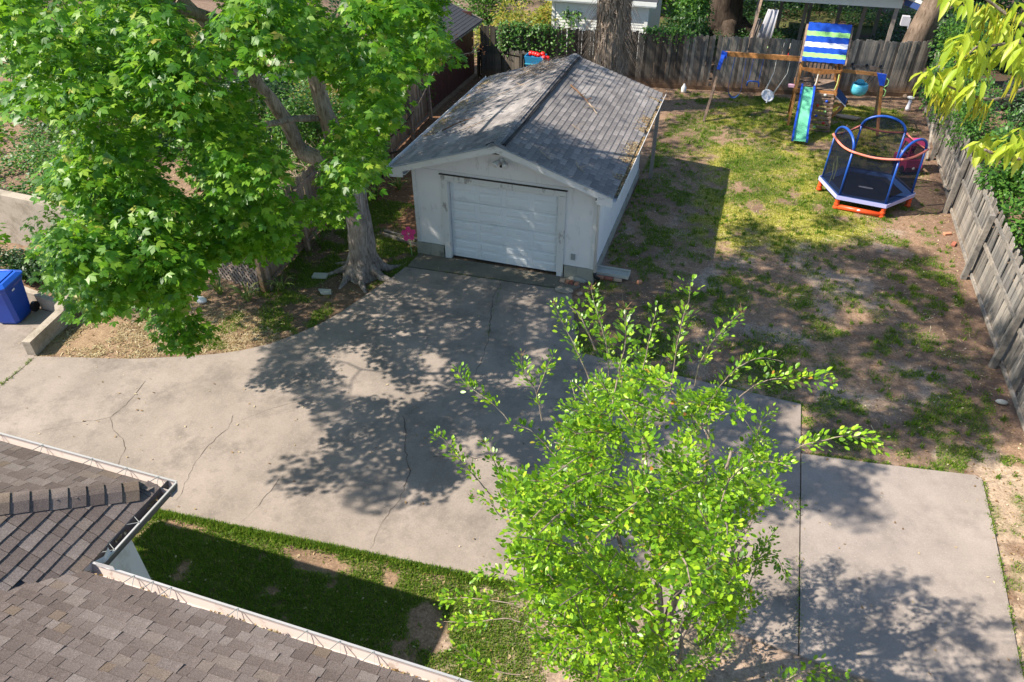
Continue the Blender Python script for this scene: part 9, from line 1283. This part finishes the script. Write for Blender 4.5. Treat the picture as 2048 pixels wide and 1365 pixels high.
for k, pts in TW.items():
    lm = MB(); qs = bark_tube(lm, pts, [.045 if k == 'A' else .02] + [.02 if k == 'A' else .012] + [.0095, .008, .007, .006, .004][:len(pts) - 2], 7, .04, 5, .004); part('limb', lm, MATS['twig_bark'], wn, True); nd += [tuple(q) for q in qs if q.x < 8.9]
CLU = [(8.041, -11.031, 8.485), (8.111, -10.923, 8.471), (8.185, -10.827, 8.415), (8.275, -10.729, 8.382), (8.255, -11.02, 8.468), (8.154, -10.844, 8.566), (8.21, -10.728, 8.575), (8.178, -11.015, 8.665), (8.256, -10.931, 8.564), (8.329, -10.825, 8.553), (8.401, -10.717, 8.553), (8.366, -11.007, 8.636), (8.433, -10.913, 8.574), (8.103, -10.666, 8.763), (8.106, -10.969, 8.813), (8.229, -10.883, 8.752), (8.331, -10.797, 8.677), (8.411, -10.698, 8.649), (8.337, -10.966, 8.787), (8.374, -11.011, 8.185), (8.445, -10.899, 8.188), (8.433, -11.196, 8.275), (8.521, -11.111, 8.218), (8.53, -10.974, 8.238), (8.306, -10.654, 8.731), (8.178, -10.985, 8.529)]
part('twigs', attach_twigs(nd, np.array(CLU), .003, .08, maxr=2), MATS['catkin'], wn, kind='stuff')
LPs = []; LX = []; LN = []; LS = []
for c in CLU:
    c = np.array(c)
    for k in range(random.randint(8, 12)):
        a = random.uniform(0, 6.28); dn = random.uniform(.25, 1.6); LPs.append(c + RNG.normal(0, .018, 3)); LX.append(np.array([math.cos(a) * .8, math.sin(a) * .8, -dn])); LN.append(np.array([math.cos(a), math.sin(a), .8]) + RNG.normal(0, .2, 3)); LS.append(random.uniform(.08, .145))
LPs = np.array(LPs); LX = np.array(LX); LN = np.array(LN); LS = np.array(LS)
plant_leaves(wn, 'foliage', LPs, frame_xn(LX, LN), LS, LANCE_V, LANCE_F, MATS['walnut_leaf'], 250)
ck = []
for c in ((8.156, -10.945, 8.389), (8.188, -10.954, 8.384), (8.307, -10.98, 8.393), (8.342, -10.994, 8.378), (8.21, -10.867, 8.758), (8.256, -10.883, 8.733), (8.286, -10.891, 8.727), (8.224, -10.91, 8.578), (8.42, -10.98, 8.505)):
    for k in range(7):
        a = Vector(c) + Vector((random.gauss(0, .02), random.gauss(0, .02), random.gauss(0, .01))); L = random.uniform(.07, .13); part('catkin', MB().tube([a, a + Vector((random.uniform(-.012, .012), random.uniform(-.01, .01), -L * .5)), a + Vector((random.uniform(-.02, .02), 0, -L))], [.003, .0045, .002], 5), MATS['catkin'], wn)
xc = RNG.normal(0, 1, (90, 3)) * [1.3, 1.4, 1.3] + [12.9, -9.2, 10.2]; xc = xc[(xc[:, 0] > 11.4) & (xc[:, 2] > 7.2)]
part('twigs', attach_twigs([tuple(q) for q in tq if q.z > 6], xc, .01, .1), MATS['twig_bark'], wn, kind='stuff')
ci = np.repeat(np.arange(len(xc)), 42); n_ = len(ci); off = RNG.normal(0, .25, (n_, 3)); outd = off.copy(); outd[:, 2] = -.5
place('foliage', scatter_mesh('foliage', LANCE_V, LANCE_F, xc[ci] + off, frame_xn(outd, RNG.normal(0, .4, (n_, 3)) + [0, 0, 1]), RNG.uniform(.1, .16, n_), MATS['walnut_leaf']), wn, 'stuff')
# ------------------------------------------------------------------ bushes and hedges
def bush(name, label, cat, c, r, n_, size, mat, stems=6, tpl='o', group=None, lumps=9, flat=1.0, quota=0, bark='brown_bark', seed=None):
    rg = np.random.default_rng(abs(hash((round(c[0], 2), round(c[1], 2), n_))) % 10000 if seed is None else seed)
    t_ = thing(name, label, cat, (c[0], c[1], 0), 0, group); c = np.array(c, float); r = np.array(r, float)
    lc = unit(rg.normal(0, 1, (lumps, 3))) * rg.uniform(.35, .85, (lumps, 1)) * r; lc[:, 2] = np.maximum(lc[:, 2], -r[2] * .5); lr = rg.uniform(.35, .6, lumps)
    li = rg.integers(0, lumps, n_); o_ = unit(rg.normal(0, 1, (n_, 3))) * (rg.random(n_) ** .3)[:, None] * lr[li][:, None] * r * flat
    P = c + lc[li] + o_; P[:, 2] = np.maximum(P[:, 2], .03); x = o_ + rg.normal(0, .1, (n_, 3)); x[:, 2] -= .12; nr_ = np.array([0, 0, 1.0]) + rg.normal(0, .45, (n_, 3)) + o_ * .6
    tv, tf = {'o': (OVAL_V, OVAL_F), 'l': (LANCE_V, LANCE_F), 'm': (MAPLE_V, MAPLE_F)}[tpl]
    st = MB()
    for k in range(stems):
        e = c + lc[k % lumps] * .8; st.tube([(c[0] + rg.normal(0, .1), c[1] + rg.normal(0, .1), -.05), (c + lc[k % lumps] * .3 - [0, 0, r[2] * .3]), e], [.035, .025, .01], 5)
    part('stems', st, MATS[bark], t_)
    plant_leaves(t_, 'foliage', P, frame_xn(x, nr_), rg.uniform(size * .7, size * 1.25, n_), tv, tf, MATS[mat], quota)
    return t_
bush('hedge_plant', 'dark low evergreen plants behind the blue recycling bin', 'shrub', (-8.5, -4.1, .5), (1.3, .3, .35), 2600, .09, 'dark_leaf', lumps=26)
bush('hedge_plant', 'yellow-green sunlit low plants at the end of the niche wall', 'shrub', (-7.0, -4.3, .38), (.5, .3, .2), 1000, .09, 'bush_leaf', lumps=12)
# leafy mass beyond the right fence
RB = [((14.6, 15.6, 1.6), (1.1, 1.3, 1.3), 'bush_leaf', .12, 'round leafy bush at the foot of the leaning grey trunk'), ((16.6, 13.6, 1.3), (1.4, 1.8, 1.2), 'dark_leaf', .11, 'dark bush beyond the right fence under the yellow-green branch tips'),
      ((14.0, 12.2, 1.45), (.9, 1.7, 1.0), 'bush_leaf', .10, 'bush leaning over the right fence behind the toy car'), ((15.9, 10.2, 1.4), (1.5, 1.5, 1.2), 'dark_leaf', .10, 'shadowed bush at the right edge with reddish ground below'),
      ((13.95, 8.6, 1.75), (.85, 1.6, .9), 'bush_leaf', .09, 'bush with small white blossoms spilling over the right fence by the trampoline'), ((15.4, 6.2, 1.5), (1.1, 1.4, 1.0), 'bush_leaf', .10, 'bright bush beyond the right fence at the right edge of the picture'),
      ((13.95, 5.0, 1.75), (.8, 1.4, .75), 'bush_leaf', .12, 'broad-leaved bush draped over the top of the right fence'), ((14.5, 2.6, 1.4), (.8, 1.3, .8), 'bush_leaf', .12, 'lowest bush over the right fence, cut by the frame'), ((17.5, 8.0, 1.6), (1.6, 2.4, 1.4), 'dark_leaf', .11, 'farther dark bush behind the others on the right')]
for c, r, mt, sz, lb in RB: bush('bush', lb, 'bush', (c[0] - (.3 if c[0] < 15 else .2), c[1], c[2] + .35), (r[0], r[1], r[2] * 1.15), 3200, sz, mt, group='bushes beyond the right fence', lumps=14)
bm_ = np.concatenate([RNG.normal(0, 1, (150, 3)) * [.28, .3, .12] + [13.35, 9.3, 2.35], RNG.normal(0, 1, (60, 3)) * [.3, .3, .1] + [15.0, 9.3, 2.3]])
o = bpy.data.objects['bush.004']; part('blossoms', scatter_mesh('blossoms', OVAL_V, OVAL_F, bm_, frames(len(bm_), .6), np.full(len(bm_), .06), MATS['pale_leaf']), None, o, kind='stuff')
solo('pink_flower', MB().ball((15.85, 14.4, 2.2), .12, 7, .8, .8, 1.2), MATS['light_pink'], 'pale pink bloom among the leaves at the top right', 'flower', smooth=True)
# background
BG = [('shrub', 'yellow and green sunlit shrub between the red shed and the white shed, nearer one', (-3.0, 16.4, 1.2), (1.4, 1.0, 1.1), 'yellow_leaf', 3200, .14), ('shrub', 'yellow shrub touching the left corner of the white shed', (-2.2, 19.0, 1.0), (1.2, 1.4, 1.0), 'yellow_leaf', 2600, .15),
      ('shrub', 'tall green shrub behind the yellow ones at the top of the picture', (-5.2, 20.0, 1.8), (2.4, 1.8, 1.8), 'bush_leaf', 4200, .16), ('shrub', 'leafy shrub with light sprays between the white shed and the dark trunk', (4.35, 18.9, 2.3), (.85, .8, 1.4), 'bush_leaf', 2600, .15),
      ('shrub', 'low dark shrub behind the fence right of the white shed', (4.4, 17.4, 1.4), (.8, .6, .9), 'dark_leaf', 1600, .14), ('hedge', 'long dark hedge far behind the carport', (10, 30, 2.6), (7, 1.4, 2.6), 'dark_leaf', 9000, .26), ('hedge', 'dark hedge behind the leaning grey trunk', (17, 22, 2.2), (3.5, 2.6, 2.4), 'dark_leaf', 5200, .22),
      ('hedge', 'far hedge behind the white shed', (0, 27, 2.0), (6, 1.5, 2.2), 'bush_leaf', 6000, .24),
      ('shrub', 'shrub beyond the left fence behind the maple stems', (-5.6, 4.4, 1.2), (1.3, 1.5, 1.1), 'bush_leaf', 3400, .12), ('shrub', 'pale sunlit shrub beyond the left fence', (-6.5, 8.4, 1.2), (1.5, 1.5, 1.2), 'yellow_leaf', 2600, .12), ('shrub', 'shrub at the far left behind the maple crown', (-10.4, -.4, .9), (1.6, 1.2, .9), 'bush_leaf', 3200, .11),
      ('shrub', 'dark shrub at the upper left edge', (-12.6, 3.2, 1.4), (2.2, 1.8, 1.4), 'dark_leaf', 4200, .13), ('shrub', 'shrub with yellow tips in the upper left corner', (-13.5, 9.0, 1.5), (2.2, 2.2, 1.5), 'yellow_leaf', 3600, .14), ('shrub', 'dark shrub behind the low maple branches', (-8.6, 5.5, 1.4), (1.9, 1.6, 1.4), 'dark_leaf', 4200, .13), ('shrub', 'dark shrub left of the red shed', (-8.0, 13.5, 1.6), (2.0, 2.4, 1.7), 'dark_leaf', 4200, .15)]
for nm, lb, c, r, mt, n_, sz in BG: bush(nm, lb, 'hedge' if nm == 'hedge' else 'shrub', c, r, n_, sz, mt, lumps=16)
def vine(label, p, q, n_, z0, z1, mat='bush_leaf', size=.11, th=.14):
    p = np.array(p); q = np.array(q); t = RNG.random(n_); dens = fbm(t * 6, t * 0, .8, 17, 3); k = RNG.random(n_) < dens * 1.3; t = t[k]; n1_ = len(t); z = z0 + (z1 - z0) * RNG.random(n1_) ** .6
    P = np.stack([p[0] + (q[0] - p[0]) * t, p[1] + (q[1] - p[1]) * t, z], 1) + RNG.normal(0, th * .5, (n1_, 3)); t_ = thing('climbing_vine', label, 'vine', tuple(P[0][:2]) + (0,))
    st = MB(); K = np.linspace(0, 1, 9); st.tube([(p[0] + (q[0] - p[0]) * a, p[1] + (q[1] - p[1]) * a, z1 - .1 + .06 * math.sin(a * 20)) for a in K], .012, 5); part('stem', st, MATS['brown_bark'], t_)
    plant_leaves(t_, 'foliage', P, frame_xn(np.stack([RNG.normal(0, 1, n1_), RNG.normal(-.6, .5, n1_), -.6 * np.ones(n1_)], 1), RNG.normal(0, .4, (n1_, 3)) + [0, -.6, .7]), RNG.uniform(size * .7, size * 1.3, n1_), OVAL_V, OVAL_F, MATS[mat], 0)
vine('green vine hanging over the back fence left of the vine-covered trunk', (-2.6, 13.95), (.4, 14.4), 1500, .95, 2.2)
vine('leafy vine along the top of the back fence right of the vine-covered trunk', (3.0, 14.9), (4.9, 15.1), 800, 1.75, 2.2, 'bush_leaf', .12)
vine('small vine climbing the white shed wall', (-.9, 17.9), (-.1, 17.9), 160, 1.3, 1.9, 'bush_leaf', .12, .2)
vine('ivy hanging down the red shed wall', (-3.7, 9.3), (-3.7, 9.9), 380, .4, 2.1, 'bush_leaf', .09, .16)
# dark trunks beyond the back fence
def trunk_tree(label, pts, rads, bark, crown, nleaf, mat='dark_leaf', roots=True):
    t_ = thing('tree', label, 'tree', (pts[0][0], pts[0][1], 0)); tr_ = MB(); qs = bark_tube(tr_, pts, rads, 16, .1)
    if roots:
        for k in range(5):
            a = k * 1.25; x, y = pts[0][0], pts[0][1]; r0 = rads[0]; bark_tube(tr_, [(x + r0 * .5 * math.cos(a), y + r0 * .5 * math.sin(a), .5), (x + r0 * 1.1 * math.cos(a), y + r0 * 1.1 * math.sin(a), .1), (x + r0 * 1.9 * math.cos(a), y + r0 * 1.9 * math.sin(a), -.05)], [r0 * .4, r0 * .25, r0 * .1], 7, .05, 3)
    part('trunk', tr_, MATS[bark], t_, True)
    cc_ = RNG.normal(0, 1, (90, 3)) * crown[1] + crown[0]; cc_ = cc_[cc_[:, 2] > crown[0][2] - 1.6 * crown[1][2]]; part('twigs', attach_twigs([tuple(q) for q in qs if q.z > 4], cc_, .02, .1), MATS['brown_bark'], t_, kind='stuff')
    ci = RNG.integers(0, len(cc_), nleaf); off = RNG.normal(0, .4, (nleaf, 3)); place('foliage', scatter_mesh('foliage', OVAL_V, OVAL_F, cc_[ci] + off, frame_xn(off, RNG.normal(0, .4, (nleaf, 3)) + [0, 0, 1]), RNG.uniform(.15, .25, nleaf), MATS[mat]), t_, 'stuff')
trunk_tree('dark massive trunk beyond the back fence left of the carport', [(5.6, 23.6, -.1), (5.5, 23.6, .8), (5.4, 23.6, 3), (5.3, 23.6, 8)], [1.2, .85, .7, .5], 'dark_bark', ((5.3, 23.6, 10.5), (2.8, 2.6, 1.8)), 9000)
trunk_tree('grey-brown leaning trunk at the back right corner behind the fence', [(12.75, 17.6, -.1), (12.85, 17.6, .8), (13.3, 17.7, 3.4), (13.9, 17.8, 6.5), (14.2, 17.9, 9)], [.62, .50, .42, .36, .2], 'brown_bark', ((15.5, 19.5, 11.5), (2.6, 2.6, 1.8)), 9000, 'bush_leaf')
trunk_tree('slim dark trunk beyond the left fence', [(-7.4, 1.6, -.1), (-7.4, 1.6, 1), (-7.2, 1.8, 5), (-7.3, 2.0, 9)], [.3, .22, .17, .1], 'dark_bark', ((-8.5, 3.0, 10.5), (2.2, 2.2, 1.6)), 7000, 'bush_leaf')
solo('fallen_log', MB().tube([(-13, -.9, .35), (-11.2, -1.3, .42), (-9.4, -1.5, .3), (-8.2, -1.9, .12)], [.11, .10, .07, .04], 8), MATS['dark_bark'], 'long dark fallen branch above the concrete wall at the left edge', 'log', smooth=True)
m = MB()
for k in range(240):
    x, y = random.gauss(-4.6, .7), random.gauss(2.2, 1.4); a = random.uniform(0, 3.14); L = random.uniform(.3, .9); z = random.uniform(.1, .9)
    if x > -3.7: continue
    m.tube([(x, y, z), (x + L * .5 * math.cos(a), y + L * .5 * math.sin(a), z + random.uniform(0, .3)), (x + L * math.cos(a), y + L * math.sin(a), z + random.uniform(-.1, .3))], [.009, .008, .004], 4)
solo('brush_pile', m, MATS['dry_stick'], 'pile of pale dry twigs beyond the left fence behind the maple stems', 'twigs')['kind'] = 'stuff'
# a dead, leafless branch with rusty leaves by the red shed
db = thing('dead_branch', 'bare pale branch with a few rusty dead leaves in front of the red shed', 'branch', (-1.9, 5.2, 0))
bq = []
m = MB()
for pts in ([(-2.9, 6.6, 1.2), (-2.3, 6.9, 2.4), (-2.0, 7.2, 2.9), (-1.75, 7.5, 3.3)], [(-2.1, 7.1, 2.75), (-1.6, 7.4, 2.8), (-1.1, 7.8, 2.85)], [(-2.0, 7.2, 2.9), (-2.1, 7.3, 3.3), (-1.9, 7.3, 3.6)], [(-1.3, 7.6, 2.83), (-1.1, 7.7, 3.1)], [(-2.9, 6.6, 1.2), (-3.0, 6.5, .4), (-3.0, 6.5, 0)]):
    m.tube(pts, [.022, .018, .012, .006][:len(pts)], 6); bq += pts[1:]
part('twig', m, MATS['twig_bark'], db)
bq = np.array(bq); ci = RNG.integers(0, len(bq), 130); place('dead_leaves', scatter_mesh('dead_leaves', OVAL_V, OVAL_F, bq[ci] + RNG.normal(0, .12, (130, 3)), frames(130, 1.0), RNG.uniform(.05, .10, 130), MATS['dead_leaf']), db, 'stuff')
# small dead tree by the left fence
dt = MB()
for pts in ([(-2.95, 3.9, 0), (-2.9, 3.9, 1.6), (-2.7, 3.7, 2.4)], [(-2.95, 3.95, 1.0), (-2.2, 4.0, 1.6), (-1.8, 4.1, 2.1)], [(-2.9, 3.9, 1.2), (-2.6, 4.4, 1.6), (-2.4, 4.9, 1.9)], [(-2.93, 3.9, .9), (-3.0, 3.2, 1.3), (-3.0, 2.8, 1.6)], [(-2.9, 3.9, .7), (-2.3, 4.3, .8)]): dt.tube(pts, [.035, .025, .012][:len(pts)], 7)
solo('bare_sapling', dt, MATS['dark_bark'], 'leafless dark sapling against the tan stretch of the left fence', 'tree')
# daylilies: every strap leaf a piece
lm_ = []
for k in range(5):
    w_ = .012; H_ = 1.0; pts = []; bend = random.uniform(.7, 1.25)
    for i in range(6): t = i / 5; pts.append((H_ * .62 * t ** 1.5 * bend, H_ * (.62 * math.sin(t * 2.1) / .9) * (1.15 - .35 * bend)))
    vs = [];
    for i, (x, z) in enumerate(pts): ww = .030 * (1 - (i / 5) ** 2.2) + .003; vs += [(x, -ww, z), (x, 0, z - .008), (x, ww, z)]
    fs = []
    for i in range(5): fs += [(3 * i, 3 * i + 1, 3 * i + 4, 3 * i + 3), (3 * i + 1, 3 * i + 2, 3 * i + 5, 3 * i + 4)]
    lm_.append(MB().add(vs, fs).mesh('leaf', MATS['lily_leaf']))
LIL = [(-3.75, -3.15, .55, 26, 'daylily clump in front of the lattice, leftmost, with straw-yellow leaves'), (-2.95, -3.2, .60, 34, 'daylily clump at the right end of the lattice, nearest the driveway'), (-2.45, -2.55, .55, 26, 'daylily clump just right of the fence end post'), (-2.75, -.3, .48, 18, 'small daylily clump at the foot of the left fence behind the maple'),
       (-2.5, 2.5, .62, 34, 'big daylily clump seen between the maple trunk and the garage'), (-2.1, 3.3, .55, 24, 'daylily clump behind the big one beside the garage eave'), (-2.9, 1.5, .5, 18, 'daylily clump beside the left fence, partly behind the trunk')]
for x, y, s, n_, lb in LIL:
    t_ = thing('daylily', lb, 'plant', (x, y, 0), 0, 'daylily clumps')
    for k in range(n_):
        a = random.uniform(0, 6.28); m_ = Matrix.Translation((x + .05 * math.cos(a), y + .05 * math.sin(a), -.02)) @ Matrix.Rotation(a, 4, 'Z') @ Matrix.Rotation(random.gauss(0, .2), 4, 'X') @ Matrix.Scale(s * random.uniform(.7, 1.25), 4); place('leaf', random.choice(lm_), t_, None, m_)
bush('small_plant', 'small grey-green feathery plant in the dirt under the foreground shrub tree', 'plant', (7.45, -9.05, .2), (.3, .25, .18), 900, .05, 'pale_leaf', stems=3, lumps=8)
bush('small_plant', 'yellowish sapling with thin leaves behind the low maple foliage', 'plant', (-3.6, -1.0, 1.0), (.35, .35, .5), 380, .12, 'yellow_leaf', stems=3, tpl='l', lumps=6)
